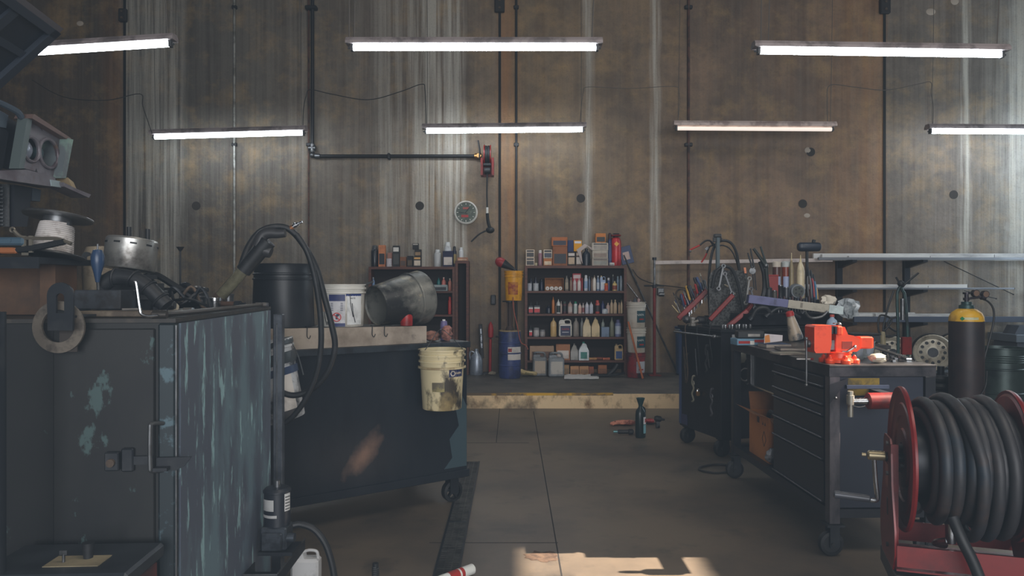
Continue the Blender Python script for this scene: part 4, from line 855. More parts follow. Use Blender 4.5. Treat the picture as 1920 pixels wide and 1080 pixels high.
# gun with clear tube and hose
t = ct('suction_gun', 'black suction gun with clear tube leaning on the cabinet top', 'hose gun', 440, 520, 425); upd()
q = lambda px, py, s=425: inv(t, px, py, s)
MB().cyl(q(412,558), q(466,496), .026).build('clear_tube', mat('smoky_tube', (150,146,120), .2, .1, (96,92,76), 9, .45, .7, trans=.35), t)
MB().cyl(q(409,562), q(415,555), .03).build('tube_collar', rust, t)
MB().cyl(q(456,508), q(503,452), .034, .036).build('rubber_sleeve', black, t)
MB().cyl(q(497,470), q(508,474), .03, .024).tube([q(484,462), q(492,442), q(505,437), q(520,438), q(535,437)], .022, 12, rad=lambda u: .03-.012*u).build('gun_body', mat('gun_body', (48,48,50), .5), t)
MB().tube([q(497,436), q(510,432), q(528,434)], .006, 6).build('trigger', steel, t)
g = t
t = ct('air_hose', 'thick black rubber hose looping from the cabinet gun down past the cart', 'hose', 560, 600, 400); upd()
q = lambda px, py, s=400: inv(t, px, py, s)
MB().tube([q(449,520,420),q(455,490,415),q(468,458,410),q(488,434,405),q(516,425,400),q(542,430,398),q(566,455,396),q(592,500,394),(q(607,552,392)),q(622,610,390),q(628,652,388),q(615,696,386),q(588,728,384),q(555,741,384),q(530,736,384),q(518,722,384)], .0145, 12).build('outer_loop', black, t)
MB().tube([q(556,440,402),q(575,470,402),q(588,510,400),q(597,560,398),q(602,610,396),q(601,660,394),q(592,705,392),q(572,750,390),q(545,785,388),q(520,800,386)], .0135, 12).build('inner_loop', black, t)
MB().cyl(q(541,432,398), q(549,425,398), .012).build('brass_collar', mat('copper_collar', (150,104,70), .4, .6), t)
MB().cyl(q(548,426,398), q(560,419,398), .009).cyl(q(552,423,398), q(555,421,398), .013).cyl(q(560,419,398), q(567,416,398), .006).build('quick_coupling', bright, t)
# post, pump, tray
t = thing('steel_post', 'upright grey steel post at the cabinet far corner above the pump', 'post', (-1.118, 3.58, 0)); MB().lo_hi((-.022,-.02,.0),(.022,.02,1.262),.003).build('post', mat('post_steel', (92,98,106), .45, .4, (64,68,76), 7), t); MB().lo_hi((-.005,-.024,.45),(.0,-.02,1.22)).build('seam', steel, t)
s_ = 430; t = thing('oil_pump', 'black electric oil pump with metal bands beside the cabinet foot', 'pump', ((520-960)/s_, F/s_, 0))
MB().lathe([(.056,.36),(.056,.50),(.06,.502),(.06,.51),(.05,.52),(.03,.522)], None, 28).build('motor', mat('motor_black', (34,38,46), .4), t)
MB().lathe([(.0585,.43),(.0585,.478)], None, 12, arc=(R(-165),R(-88))).build('band_plate', pl((190,190,188),.3), t); MB().lathe([(.0585,.40),(.0585,.412)], None, 12, arc=(R(-165),R(-75))).build('band_plate', pl((190,190,188),.3), t)
MB().lathe([(.058,.425),(.058,.50)], None, 6, arc=(R(-42),R(-8))).build('data_label', pl((206,206,204)), t); wraptext('data_lettering', 'MOTOR', .012, black, t, .059, .49, R(-25)) if False else None
for k in range(5): MB().lathe([(.0588,.432+.013*k),(.0588,.436+.013*k)], None, 5, arc=(R(-39),R(-12))).build('label_line', black, t)
MB().cyl((0,0,.52),(0,0,.55),.014).build('top_cap', steel, t)
MB().lo_hi((-.06,-.055,.26),(.055,.05,.36),.008).lo_hi((-.05,-.07,.262),(.04,-.055,.34),.006).cyl((.05,-.03,.31),(.085,-.03,.31),.02).build('pump_body', mat('pump_cast', (70,76,84), .45, .5, (44,48,54), 12), t)
MB().lo_hi((-.062,-.07,.245),(.085,.07,.26)).build('mounting_plate', dsteel, t)
MB().lo_hi((-.02,-.02,.0),(.02,.02,.2445)).build('stand', dsteel, t)
t = thing('drip_tray', 'greasy black rectangular drip tray around the pump foot', 'tray', (-1.014, 3.14, .0), R(1))
a_ = MB(); a_.lo_hi((-.066,-.14,.19),(.066,.0,.196)).lo_hi((-.07,-.145,.19),(.07,-.14,.238)).lo_hi((-.071,-.14,.19),(-.066,.0,.236)).lo_hi((.066,-.14,.19),(.071,.28,.24)).build('pan', dsteel, t); MB().lo_hi((.0675,-.14,.238),(.0725,.28,.244)).lo_hi((-.07,-.147,.236),(.07,-.143,.242)).build('worn_rim', steel, t)
MB().cyl((-.05,-.12,.0),(-.05,-.12,.189),.01).cyl((.05,-.12,.0),(.05,-.12,.189),.01).build('leg', dsteel, t)
t = ct('pump_outlet_hose', 'black hose curving from the oil pump down to the floor', 'hose', 600, 1000, 430); upd(); q = lambda px, py, s=430: inv(t, px, py, s)
MB().tube([q(549,985,431),q(563,983),q(588,992),q(608,1016),q(620,1048),q(627,1085),q(629,1125),q(640,1130,428)], .0145, 10).build('hose', black, t)
t = good('jug', 548, 600, 1028, 1090, 396, 0, (206,206,206), (30,32,36), None, 'white plastic jug with black cap on the floor behind the drip tray'); t.location.z = .001
t = thing('oil_pan', 'shallow black pan on the floor beside the white jug', 'pan', (-.85, 3.24, .001)); MB().lo_hi((-.06,-.1,0),(.09,.1,.006)).lo_hi((-.06,-.1,.006),(-.055,.1,.04)).lo_hi((.085,-.1,.006),(.09,.1,.04)).lo_hi((-.055,.095,.006),(.085,.1,.04)).lo_hi((-.055,-.1,.006),(.085,-.095,.04)).build('pan', black, t); MB().lo_hi((-.065,.1005,.035),(.095,.106,.041)).build('rim', dsteel, t)
t = thing('coil_screw', 'short black threaded screw spring standing on the floor at the bottom edge', 'spring', ((704-960)/400, 3.5, .001)); hz = HC-(1056-HY)/400
MB().cyl((0,0,0),(0,0,hz),.014).build('core', black, t); MB().tube([(.016*math.cos(i*.7), .016*math.sin(i*.7), .005+i*(hz-.02)/80) for i in range(80)], .0028, 5, 1).build('thread', steel, t)
t = thing('caulk_tube', 'white cartridge tube with red print lying on the floor beside the drain', 'tube', (-.19, 3.62, .026), math.atan2(-.2,-.19))
MB().axlathe([(.021,0),(.025,.004),(.025,.215),(.022,.22)], (0,0,0), (.22,0,0), 24).build('cartridge', mat('cartridge_white', (214,216,212), .45), t); MB().cyl((.22,0,0),(.27,0,0),.008,.004).build('nozzle', white, t)
MB().axlathe([(.0256,.07),(.0256,.16)], (0,0,0), (.22,0,0), 24, False, False).build('red_label', redb, t)
MB().axlathe([(.026,.09),(.026,.1)], (0,0,0), (.22,0,0), 24, False, False).build('label_line', white, t)

# ---------------------------------------------------------------- washing cart
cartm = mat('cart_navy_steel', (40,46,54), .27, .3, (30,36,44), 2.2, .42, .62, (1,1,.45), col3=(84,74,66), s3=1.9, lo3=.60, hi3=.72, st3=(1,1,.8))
def paint_reflection(m, c, rad, col):
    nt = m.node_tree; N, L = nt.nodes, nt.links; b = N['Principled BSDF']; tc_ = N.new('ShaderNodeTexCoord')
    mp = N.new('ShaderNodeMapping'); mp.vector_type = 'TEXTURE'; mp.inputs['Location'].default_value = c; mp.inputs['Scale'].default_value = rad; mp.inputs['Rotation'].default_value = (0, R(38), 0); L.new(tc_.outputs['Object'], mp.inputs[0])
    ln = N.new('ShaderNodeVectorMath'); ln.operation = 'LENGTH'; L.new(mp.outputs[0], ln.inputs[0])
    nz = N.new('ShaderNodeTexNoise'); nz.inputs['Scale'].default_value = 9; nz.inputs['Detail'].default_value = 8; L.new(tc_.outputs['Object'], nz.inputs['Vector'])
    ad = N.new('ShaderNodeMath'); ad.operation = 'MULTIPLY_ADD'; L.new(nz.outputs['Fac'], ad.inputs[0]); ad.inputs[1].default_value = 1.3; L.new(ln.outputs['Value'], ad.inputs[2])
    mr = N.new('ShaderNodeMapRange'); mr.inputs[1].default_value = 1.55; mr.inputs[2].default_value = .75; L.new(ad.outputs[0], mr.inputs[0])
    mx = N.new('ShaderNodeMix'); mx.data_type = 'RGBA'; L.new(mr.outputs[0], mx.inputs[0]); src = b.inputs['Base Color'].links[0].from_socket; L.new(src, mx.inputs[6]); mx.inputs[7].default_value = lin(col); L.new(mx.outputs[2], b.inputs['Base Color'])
paint_reflection(cartm, (-.72,0,.40), (.085,.4,.20), (128,104,92))  # sunlit floor's reflection painted into the cart colour as a tan patch
t = thing('parts_cart', 'large dark navy steel cart on casters with pale board tray', 'cart', (-.293, 4.83, 0), math.atan2(.588,.808)); cart = t; upd()
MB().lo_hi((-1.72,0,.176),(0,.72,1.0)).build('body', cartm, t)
MB().lo_hi((-1.74,-.02,1.0),(.02,.74,1.038),.004).build('top_rim', mat('cart_top_steel', (56,64,72), .4, .4, (40,44,50), 8), t)
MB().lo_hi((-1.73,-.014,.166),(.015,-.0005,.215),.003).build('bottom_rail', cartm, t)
MB().prism([(-.17,.235),(-.002,.235),(-.002,.62),(-.04,.7),(-.1,.68),(-.06,.5),(-.13,.42),(-.11,.3)], -.0015, -.0004).build('paint_patch', mat('teal_patch', (60,78,86), .45, .2), t)
for lx in (-.075,-1.64):
    for ly in (.06,.64):
        c = MB().lo_hi((lx-.04,ly-.04,.160),(lx+.04,ly+.04,.165)).lo_hi((lx-.03,ly-.034,.06),(lx+.03,ly-.028,.16)).lo_hi((lx-.03,ly+.028,.06),(lx+.03,ly+.034,.16)).build('caster', dsteel, t)
        w = MB(); w.axlathe([(.05,0),(.068,.004),(.07,.022),(.07,.026),(.068,.044),(.05,.048)], (lx,ly-.024,.0715), (lx,ly+.024,.0715), 26, False, False).cyl((lx,ly-.03,.0715),(lx,ly+.03,.0715),.014)
        for k in range(5): w.box((lx+.03*math.cos(2*PI*k/5+.3), ly, .0715+.03*math.sin(2*PI*k/5+.3)), (.05,.02,.012), (0,-(2*PI*k/5+.3),0))
        w.build('wheel', black, c)
tray = thing('board_tray', 'stained pale wooden board box lying on the navy cart top', 'tray', (0,0,0)); tray.matrix_world = cart.matrix_world.copy(); upd()
bm_ = mat('stained_board', (168,156,142), .7, 0, (116,104,92), 3.5, .42, .66, (1,1,1), col3=(70,66,64), s3=6, lo3=.6, hi3=.7)
MB().prism([(-1.5,1.04),(-.285,1.04),(-.285,1.145),(-1.5,1.165)], .02, .036).build('front_board', bm_, tray)
MB().prism([(-1.5,1.04),(-.285,1.04),(-.285,1.142),(-1.5,1.162)], .037, .45).build('box_top', mat('grimy_plate', (70,66,62), .6), tray)
def cl(k, ly, z=0): return cart.matrix_world @ Vector((-k, ly, z))
def tz(k): return 1.142+.02*(k-.285)/1.215+.006
for k, lab in ((1.06,'small bent wire hook on the pale board below the black tub'),(.66,'small bent wire hook on the pale board below the white pail'),(.58,'second wire hook on the pale board under the tilted metal tub')):
    p = cl(k, .014, tz(k)); t = thing('wire_hook', lab, 'hook', p, cart.rotation_euler.z); MB().tube([(0,.02,.004),(0,-.002,.004),(0,-.004,-.01),(0,-.004,-.05),(.012,-.004,-.062),(.02,-.004,-.045)], .0025, 6).build('wire', black, t)
p = cl(1.13,.2); t = thing('black_tub', 'large black plastic tub standing on the board tray', 'tub', (p.x, p.y, tz(1.1)))
hz = HC-(495-HY)*p.y/F-tz(1.1)
MB().lathe([(.0,0),(.172,0),(.174,.01),(.166,hz*.74),(.172,hz*.75),(.172,hz*.765),(.165,hz*.775),(.164,hz*.82),(.17,hz*.83),(.17,hz*.845),(.163,hz*.855),(.16,hz*.97),(.164,hz),(.15,hz),(.148,hz*.9),(0,hz*.9)], None, 44, cap0=False, cap1=False).build('tub', mat('black_plastic', (28,32,38), .4, 0, (38,42,48), 5), t)
p = cl(.79,.15); t = thing('white_pail', 'dirty white pail with blue warning label on the board tray', 'bucket', (p.x, p.y, tz(.77)))
hz = HC-(533-HY)*p.y/F-tz(.77)
wp = mat('dirty_white', (214,212,204), .45, 0, (150,142,130), 6, .5, .68)
bucket(.125,.133,hz,t,wp,wp)
rr = .1315; fz = lambda y: (608-y)/310.
MB().lathe([(rr,fz(604)),(rr+.001,fz(550))], None, 8, arc=(R(-112),R(-70))).build('label_panel', pl((206,206,210)), t)
MB().lathe([(rr+.001,fz(561)),(rr+.002,fz(549))], None, 8, arc=(R(-112),R(-70))).build('label_band', pl((50,60,110)), t)
MB().lathe([(rr+.001,fz(607)),(rr+.002,fz(601))], None, 8, arc=(R(-112),R(-70))).build('label_band', pl((50,60,110)), t)
MB().lathe([(rr+.0005,fz(604)),(rr+.001,fz(551))], None, 6, arc=(R(-65),R(-22))).build('label_panel', pl((226,228,228)), t)
MB().lathe([(rr+.001,fz(552)),(rr+.002,fz(548))], None, 6, arc=(R(-68),R(-22))).build('label_band', pl((40,60,120)), t)
MB().lathe([(rr+.001,fz(580)),(rr+.001,fz(555))], None, 6, arc=(R(-145),R(-118))).build('tan_patch', pl((186,160,140)), t)
MB().lathe([(rr+.001,fz(606)),(rr+.001,fz(552))], None, 6, arc=(R(-178),R(-150))).build('label_band', pl((90,100,140)), t)
def wrapm(mb, r, z, ang):
    mb.v = [(math.cos(ang+v[0]/r)*(r+.003-v[1]), math.sin(ang+v[0]/r)*(r+.003-v[1]), z+v[2]) for v in mb.v]; return mb
wrapm(MB().torus((0,0,0),.024,.0028,(0,1,0),28,6).box((0,0,0),(.046,.003,.005),(0,R(45),0)), rr, fz(590), R(-91)).build('warning_sign', mat('sign_red', (200,60,60), .5), t)
wrapm(MB().box((0,.001,0),(.012,.002,.024)).box((.006,.001,.012),(.016,.002,.012)), rr, fz(590), R(-91)).build('warning_pictogram', pl((40,50,80)), t)
for k in range(5): wrapm(MB().box((0,0,0),(.07,.001,.0035)), rr, fz(565+k*3.2), R(-91)).build('text_line', pl((60,64,90)), t)
wraptext('lettering', '40/70', .014, pl((70,70,76)), t, rr+.001, fz(556), R(-50))
for k, (a, zt, zb_) in enumerate(((-58,548,590),(-52,565,600),(-126,580,604),(-116,598,607))):
    wrapm(MB().tube([(0,0,fz(zt)),(.006,0,(fz(zt)+fz(zb_))/2),(.02,0,fz(zb_))], .0022, 5), rr, 0, R(a)).build('paint_drip', black, t)
t = thing('metal_tub', 'grimy grey metal tub lying tilted on its side on the board tray', 'tub', P(740,565,300)); upd()
q = lambda a, b, s: inv(t, a, b, s)
p0, p1 = P(702,574,312), P(788,556,297); t.location = (0,0,0); upd(); Lx = (p1-p0).length
tub = mat('grimy_tub', (132,132,126), .4, .4, (46,48,50), 3.6, .44, .58, (1,1,1), col3=(186,174,146), s3=6, lo3=.56, hi3=.7)
dz = max(0, tz(.5)+.0-(min(p0.z-.12, p1.z-.178)))
p0 = p0+Vector((-.01,.09,dz)); p1 = p1+Vector((.015,.12,dz))
MB().axlathe([(.116,.012),(.12,0),(.124,.002),(.16,Lx*.72),(.168,Lx*.73),(.170,Lx*.76),(.163,Lx*.78),(.168,Lx*.9),(.172,Lx),(.166,Lx*1.03),(.14,Lx*1.05),(.0,Lx*1.055)], p0, p1, 44, False, False).axlathe([(.116,.012),(.15,Lx*.9),(0,Lx*.92)], p0, p1, 44, False, False).build('shell', tub, t)
MB().cyl(P(684,534,308)+Vector((0,0,dz)), P(700,528,309)+Vector((0,0,dz)), .007).build('handle_stub', steel, t)
p = cl(.41,.05); t = thing('red_container', 'small red round plastic container standing on the board tray before the metal tub', 'cap', (p.x, p.y, tz(.41)+.0))
MB().lathe([(.037,0),(.038,.004),(.038,.07),(.03,.08),(0,.082)], None, 24).build('cap', mat('red_plastic', (170,36,34), .4, 0, (120,28,28), 8), t); t.location.y -= .0
t = thing('orange_box', 'small orange box on the board tray between the cabinet and black tub', 'box', (*cl(1.42,.3)[:2], tz(1.42))); MB().lo_hi((-.05,-.04,0),(.05,.04,.05),.004).build('box', pl((190,96,50)), t); MB().lo_hi((-.03,-.0405,.01),(.03,-.0402,.03)).build('label_panel', pl((210,150,110)), t)
for k, ly, sz, lab, c in ((.2,.1,(.11,.09,.07),'brownish pink oily rag bunched on the cart corner',(150,104,88)),(.09,.1,(.08,.08,.1),'pink folded rag standing on the cart corner beside the oily rag',(176,120,108))):
    p = cl(k, ly, 1.04+sz[2]/2); tag(MB().crumple(p, sz, int(k*100), 12, .3).build('shop_rag', mat('rag_%d' % c[0], c, .9, 0, tuple(int(v*.6) for v in c), 20)), lab, 'rag')
p = cl(.07,.17); t = thing('tape_roll', 'small violet roll on the pink rag at the cart corner', 'roll', (p.x, p.y, 1.04)); MB().lathe([(.022,0),(.024,.1),(.02,.125),(.01,.126)], None, 16).build('roll', pl((104,96,140)), t); MB().cyl((0,0,.126),(0,0,.135),.01).build('core', white, t)
# hanging cream bucket
p = cl(.283,-.165); t = thing('cream_bucket', 'cream plastic bucket streaked with oil hanging on the cart front', 'bucket', (p.x, p.y, .655))
cb = mat('oily_cream_pail', (214,200,160), .5, 0, (60,54,46), 5.5, .50, .57, (1,1,.55), col3=(178,156,104), s3=2.4, lo3=.55, hi3=.7)
bucket(.118,.137,.36,t,cb,cb)
MB().lathe([(.1395,.245),(.145,.247),(.145,.257),(.1395,.259)], None, 36, cap0=False, cap1=False).build('rim_ring', mat('cream_rim', (206,192,154), .5, 0, (150,132,98), 8), t)
MB().lathe([(.1288,.2),(.1313,.245)], None, 8, arc=(R(-66),R(-18))).build('label_panel', pl((40,48,92)), t)
wrapm(MB().cyl((0,.0,0),(0,.0025,0),.018,None,6), .129, .222, R(-55)).build('round_emblem', pl((206,196,180)), t)
wrapm(MB().cyl((0,-.001,0),(0,.0015,0),.011,None,6), .129, .222, R(-55)).build('emblem_centre', navy, t)
wraptext('lettering', 'NAPA', .018, pl((214,200,170)), t, .1315, .222, R(-36))
MB().lathe([(.126,.115),(.1285,.17)], None, 8, arc=(R(-112),R(-78))).build('faded_label', mat('faded_label', (96,88,70), .6, 0, (150,140,90), 14), t)
MB().tube([(-.14,0,.34),(-.1,-.03,.355),(-.06,.04,.42),(-.02,.1,.47),(.03,.13,.44),(.12,.03,.36),(.14,0,.34)], .0025, 6).build('wire_handle', steel, t)
# bucket hanging behind the hose
t = thing('hanging_pail', 'grey and white labelled pail hanging tilted between cabinet and cart behind the hose', 'bucket', ((524-960)/368, F/368, .715), rot=(0, R(-13), R(10)))
bucket(.13,.15,.40,t,mat('grey_white_pail', (196,198,200), .45, 0, (60,62,66), 4, .5, .58),None)
MB().lathe([(.151,.28),(.156,.3),(.156,.33),(.151,.335)], None, 36, cap0=False, cap1=False).lathe([(.153,.37),(.158,.375),(.158,.395),(.153,.4)], None, 36, cap0=False, cap1=False).build('rim_ring', mat('rim_dark', (60,66,70), .4), t)
MB().lathe([(.1345,.05),(.1455,.24)], None, 10, arc=(R(-75),R(-35))).build('label_panel', pl((214,208,200)), t)
MB().lathe([(.1475,.225),(.149,.262)], None, 10, arc=(R(-85),R(10))).build('label_band', pl((50,66,96)), t)
MB().tube([(.15,-.03,.37),(.17,-.06,.3),(.175,-.07,.2)], .003, 6).build('wire_handle', steel, t)

# ---------------------------------------------------------------- truck nose upper left
tr = thing('truck', 'front end of a raised old truck with open hood and empty headlight sockets', 'truck', (-2.475, 3.8, 0), math.atan2(1, .035)); upd()
def fr(px, py):
    """a pixel to the plane of the truck's nose: local (x, z)"""
    k = (px-960)/F; tt = (k*3.8+2.475)/(.035-k); Y = 3.8+tt; return (tt, HC-(py-HY)*Y/F)
def pp(mb, pts, y0, y1): return mb.prism([fr(*q_) for q_ in pts], y0, y1)
truckm = mat('primer_grey', (122,118,124), .5, .3, (92,82,88), 6, .45, .66, col3=(108,88,78), s3=10, lo3=.6, hi3=.7); teal = mat('teal_fender', (130,160,146), .45, 0, (100,108,112), 6, .45, .6)
black_t = mat('truck_black', (26,30,38), .6)  # one near-black colour for the truck's inner parts
def hit(c, ang, poly):
    best = None; dx, dz = math.cos(ang), math.sin(ang)
    for i in range(len(poly)):
        (x1,z1),(x2,z2) = poly[i], poly[(i+1) % len(poly)]; ex, ez = x2-x1, z2-z1; den = dx*ez-dz*ex
        if abs(den) < 1e-9: continue
        t_ = ((x1-c[0])*ez-(z1-c[1])*ex)/den; u_ = ((x1-c[0])*dz-(z1-c[1])*dx)/den
        if t_ > 0 and -1e-6 <= u_ <= 1+1e-6 and (best is None or t_ < best): best = t_
    return (c[0]+dx*(best or .01), c[1]+dz*(best or .01))
TL, TR, BR, BL = fr(46,221), fr(119,266), fr(106,334), fr(32,312); c1, c2 = fr(56,280), fr(89,288)
mt, mb_ = fr(77,241), fr(66,322)
hp = MB()
for c, poly, r in ((c1,[BL,mb_,mt,TL],.058),(c2,[mb_,BR,TR,mt],.071)):
    angs = [2*PI*k/40 for k in range(40)]; o_ = [hit(c, a, poly) for a in angs]; i_ = [(c[0]+r*math.cos(a), c[1]+r*math.sin(a)) for a in angs]; hp.ringplate(o_, i_, -.004, .004)
hp.build('headlight_panel', truckm, tr)
for c, r in ((c1,.062),(c2,.076)):
    MB().tube([(c[0]+r*math.cos(2*PI*i/28), -.008, c[1]+r*math.sin(2*PI*i/28)) for i in range(28)], .009, 8, 1, True).build('headlight_ring', truckm, tr)
MB().axlathe([(.0,-.02),(.03,-.015),(.048,.0),(.05,.01)], (c1[0],.02,c1[1]), (c1[0],.06,c1[1]), 26, False, False).build('headlight_lens', mat('dull_lens', (160,168,184), .3, .2), tr)
pp(MB(), [(30,312),(108,336),(121,264),(46,219)], .09, .1).build('socket_back', black_t, tr)
MB().cyl((c2[0]-.03,.02,c2[1]),(c2[0]-.03,.085,c2[1]),.03).build('bulb_socket', mat('teal_dark', (60,84,88), .5), tr)
pp(MB(), [(24,316),(34,316),(50,224),(40,222)], -.03, .02).build('grille_edge', mat('green_edge', (96,108,108), .5, .3), tr)
pp(MB(), [(44,222),(119,266),(118,259),(48,214)], -.045, .05).build('top_lip', mat('rusty_lip', (108,88,82), .6), tr)
pp(MB(), [(98,334),(107,334),(121,262),(111,259)], -.05, .10).build('fender_edge', teal, tr)
pp(MB(), [(-60,322),(24,318),(78,332),(86,352),(0,340),(-60,330)], -.07, .0).build('valance', truckm, tr)
pp(MB(), [(86,350),(84,342),(112,355),(138,365),(134,371)], -.10, -.0).build('bumper_end', truckm, tr)
pp(MB(), [(68,337),(86,340),(88,352),(70,349)], -.078, -.071).build('pale_bracket', mat('pale_bracket', (150,166,170), .5), tr)
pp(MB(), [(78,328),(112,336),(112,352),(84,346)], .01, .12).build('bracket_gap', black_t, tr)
pp(MB(), [(107,333),(118,342),(126,360),(117,356)], -.06, .02).build('corner_patch', mat('yellowish_corner', (170,150,116), .6), tr)
gr = pp(MB(), [(-80,300),(26,318),(38,250),(20,225),(-80,190)], .06, .08).build('upper_grille', black_t, tr); b_ = MB()
for k in range(9): pp(b_, [(-80,245+k*6.8),(16,262+k*6.8),(16,264.5+k*6.8),(-80,248+k*6.8)], .045, .06)
b_.build('grille_slats', steel, gr)
gl = pp(MB(), [(-80,340),(24,345),(24,425),(-80,425)], .06, .08).build('lower_grille', black_t, tr); b_ = MB()
for k in range(11): pp(b_, [(-80,344+k*7),(22,350+k*7),(22,352.5+k*7),(-80,347+k*7)], .045, .06)
b_.build('grille_slats', steel, gl); pp(MB(), [(25,345),(29,345),(29,425),(25,425)], .03, .07).build('grille_frame', steel, gl)
pp(MB(), [(34,346),(68,352),(58,425),(34,425)], .02, .1).build('frame_horn', black_t, tr); pp(MB(), [(68,352),(84,356),(82,378),(68,376)], .02, .1).build('horn_bracket', pl((60,70,80)), tr)
MB().tube([(fr(-60,170)[0],.02,fr(-60,170)[1]),(fr(0,190)[0],.02,fr(0,190)[1]),(fr(30,208)[0],.0,fr(30,208)[1]),(fr(40,220)[0],.0,fr(40,220)[1])], .016, 8).build('radiator_support', mat('support_blue', (80,92,104), .45, .3), tr)
pp(MB(), [(-80,185),(0,196),(34,216),(30,240),(-10,232),(-80,215)], .05, .07).build('support_plate', mat('support_blue', (80,92,104)), tr)
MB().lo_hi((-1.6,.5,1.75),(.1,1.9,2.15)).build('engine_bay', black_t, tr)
MB().axlathe([(.0,0),(.2,.0),(.42,.02),(.5,.06),(.5,.24),(.42,.28),(.2,.28),(0,.28)], (-1.2,1.5,.502), (-.9,1.5,.502), 30).build('wheel', black, tr)
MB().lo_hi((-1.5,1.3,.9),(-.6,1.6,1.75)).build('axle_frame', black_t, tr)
inv_ = tr.matrix_world.inverted()
A, B2, D2 = inv_ @ P(105,57,372), inv_ @ P(-70,-72,480), inv_ @ P(-70,214,400); C2 = B2+(D2-A)
nrm = (B2-A).cross(D2-A).normalized()
def hq(u, v, w=0): return A+(B2-A)*u+(D2-A)*v+nrm*w
def quadbox(u0, u1, v0, v1, w0, w1): return MB().add([hq(u0,v0,w0),hq(u1,v0,w0),hq(u1,v1,w0),hq(u0,v1,w0),hq(u0,v0,w1),hq(u1,v0,w1),hq(u1,v1,w1),hq(u0,v1,w1)], [(0,1,2,3),(4,7,6,5),(0,4,5,1),(1,5,6,2),(2,6,7,3),(3,7,4,0)])
hd = quadbox(0,1,0,1,-.006,.006).build('hood', mat('hood_dark', (44,52,66), .4, .3, (34,40,50), 3), tr)
sg = 1 if (hq(.5,.5,.1)-inv_ @ Vector((0,0,HC))).length < (hq(.5,.5,-.1)-inv_ @ Vector((0,0,HC))).length else -1
for (u0,u1,v0,v1,w) in ((0,1,0,.07,.03),(0,.08,0,1,.03),(0,1,.3,.36,.02),(.42,.5,.07,.3,.02)):
    quadbox(u0,u1,v0,v1,sg*.006,sg*w).build('hood_rib', mat('hood_rib', (58,66,78), .4, .3), hd)
quadbox(-.02,1,-.05,.0,-.012,.012).build('hood_edge', mat('hood_edge', (104,98,100), .5, .2), hd)
# ================================================================ RIGHT SIDE
blackp = mat('black_bench_paint', (30,33,40), .42, .3, (44,46,54), 5, .5, .75)
legm = mat('worn_bench_leg', (96,92,96), .4, .5, (48,48,54), 7, .42, .62, (1,1,.4))
topm = mat('bench_top_steel', (84,82,82), .35, .7, (50,48,48), 6, .42, .62)
BT = .99
t = thing('workbench', 'dark rolling steel workbench with drawers and worn top carrying the orange vise', 'workbench', (1.632, 3.84, 0), R(1.2)); bench = t; upd()
BWD, BL = .56, 1.62
MB().lo_hi((0,0,BT-.012),(BWD,BL,BT),.002).build('tabletop', topm, t)
MB().lo_hi((.002,.004,BT-.06),(BWD-.002,.02,BT-.0125)).lo_hi((.002,.021,BT-.06),(.018,BL,BT-.0125)).lo_hi((BWD-.018,.021,BT-.06),(BWD-.002,BL,BT-.0125)).build('apron', mat('worn_apron', (74,72,76), .4, .5, (34,36,42), 6, .42, .6), t)
for x0_, y0_ in ((.003,.003),(BWD-.058,.003),(.003,BL-.06),(BWD-.058,BL-.06)):
    MB().lo_hi((x0_,y0_,.17),(x0_+.055,y0_+.055,BT-.061),.002).build('leg', legm if y0_ < .1 and x0_ < .1 else blackp, t)
MB().lo_hi((.004,.06,.2),(.05,BL-.062,.245)).lo_hi((BWD-.05,.06,.2),(BWD-.004,BL-.062,.245)).lo_hi((.06,.01,.2),(BWD-.06,.05,.245)).lo_hi((.06,BL-.05,.2),(BWD-.06,BL-.01,.245)).build('lower_frame', blackp, t)
MB().lo_hi((.05,.05,.225),(BWD-.05,BL-.05,.232)).build('lower_shelf', blackp, t)
MB().lo_hi((.06,.02,.25),(BWD-.06,.03,BT-.065)).build('end_panel', mat('end_panel_navy', (36,42,56), .5, .2), t)
dc = MB().lo_hi((.022,.07,.25),(BWD-.03,.80,BT-.065)).build('drawer_cabinet', blackp, t)
zz = [BT-.07, .858, .765, .708, .589, .476, .255]
for k in range(6):
    a, b = zz[k+1], zz[k]
    f = MB().lo_hi((.006,.085,a+.006),(.0215,.79,b-.004),.002).build('drawer', mat('drawer_black', (34,36,44), .38, .3), t)
    MB().lo_hi((-.006,.085,a-.001+.006),(.0055,.79,a+.014),.002).build('drawer_pull', mat('drawer_lip', (74,76,82), .35, .5), f)
MB().cyl((-.004,.3,.905),(.005,.3,.905),.008).build('lock', steel, dc)
rc = MB().lo_hi((.10,.81,.70),(BWD-.05,BL-.066,BT-.065)).build('recessed_cabinet', blackp, t)
MB().lo_hi((.09,.815,.69),(.098,BL-.16,.70)).lo_hi((.09,BL-.17,.70),(.098,BL-.162,.92)).build('trim_edge', bright, rc)
MB().lo_hi((.105,.0,.85),(.27,.001,.94)).build('yellow_notice', mat('notice_yellow', (150,124,40), .6, 0, (90,78,40), 14), bench).location = (0,.0185,-.02)
MB().lo_hi((.09,-.004,.868),(.31,.010,.886)).build('blue_bar', pl((70,80,104)), bench).location = (0,0,0)
MB().prism([(-.0,BT-.1),(.10,BT-.07),(.0,BT-.20)], -.004, .0025).build('gusset', blackp, t)
MB().sphere((.032,-.002,.82),.007).build('bolt', steel, t)
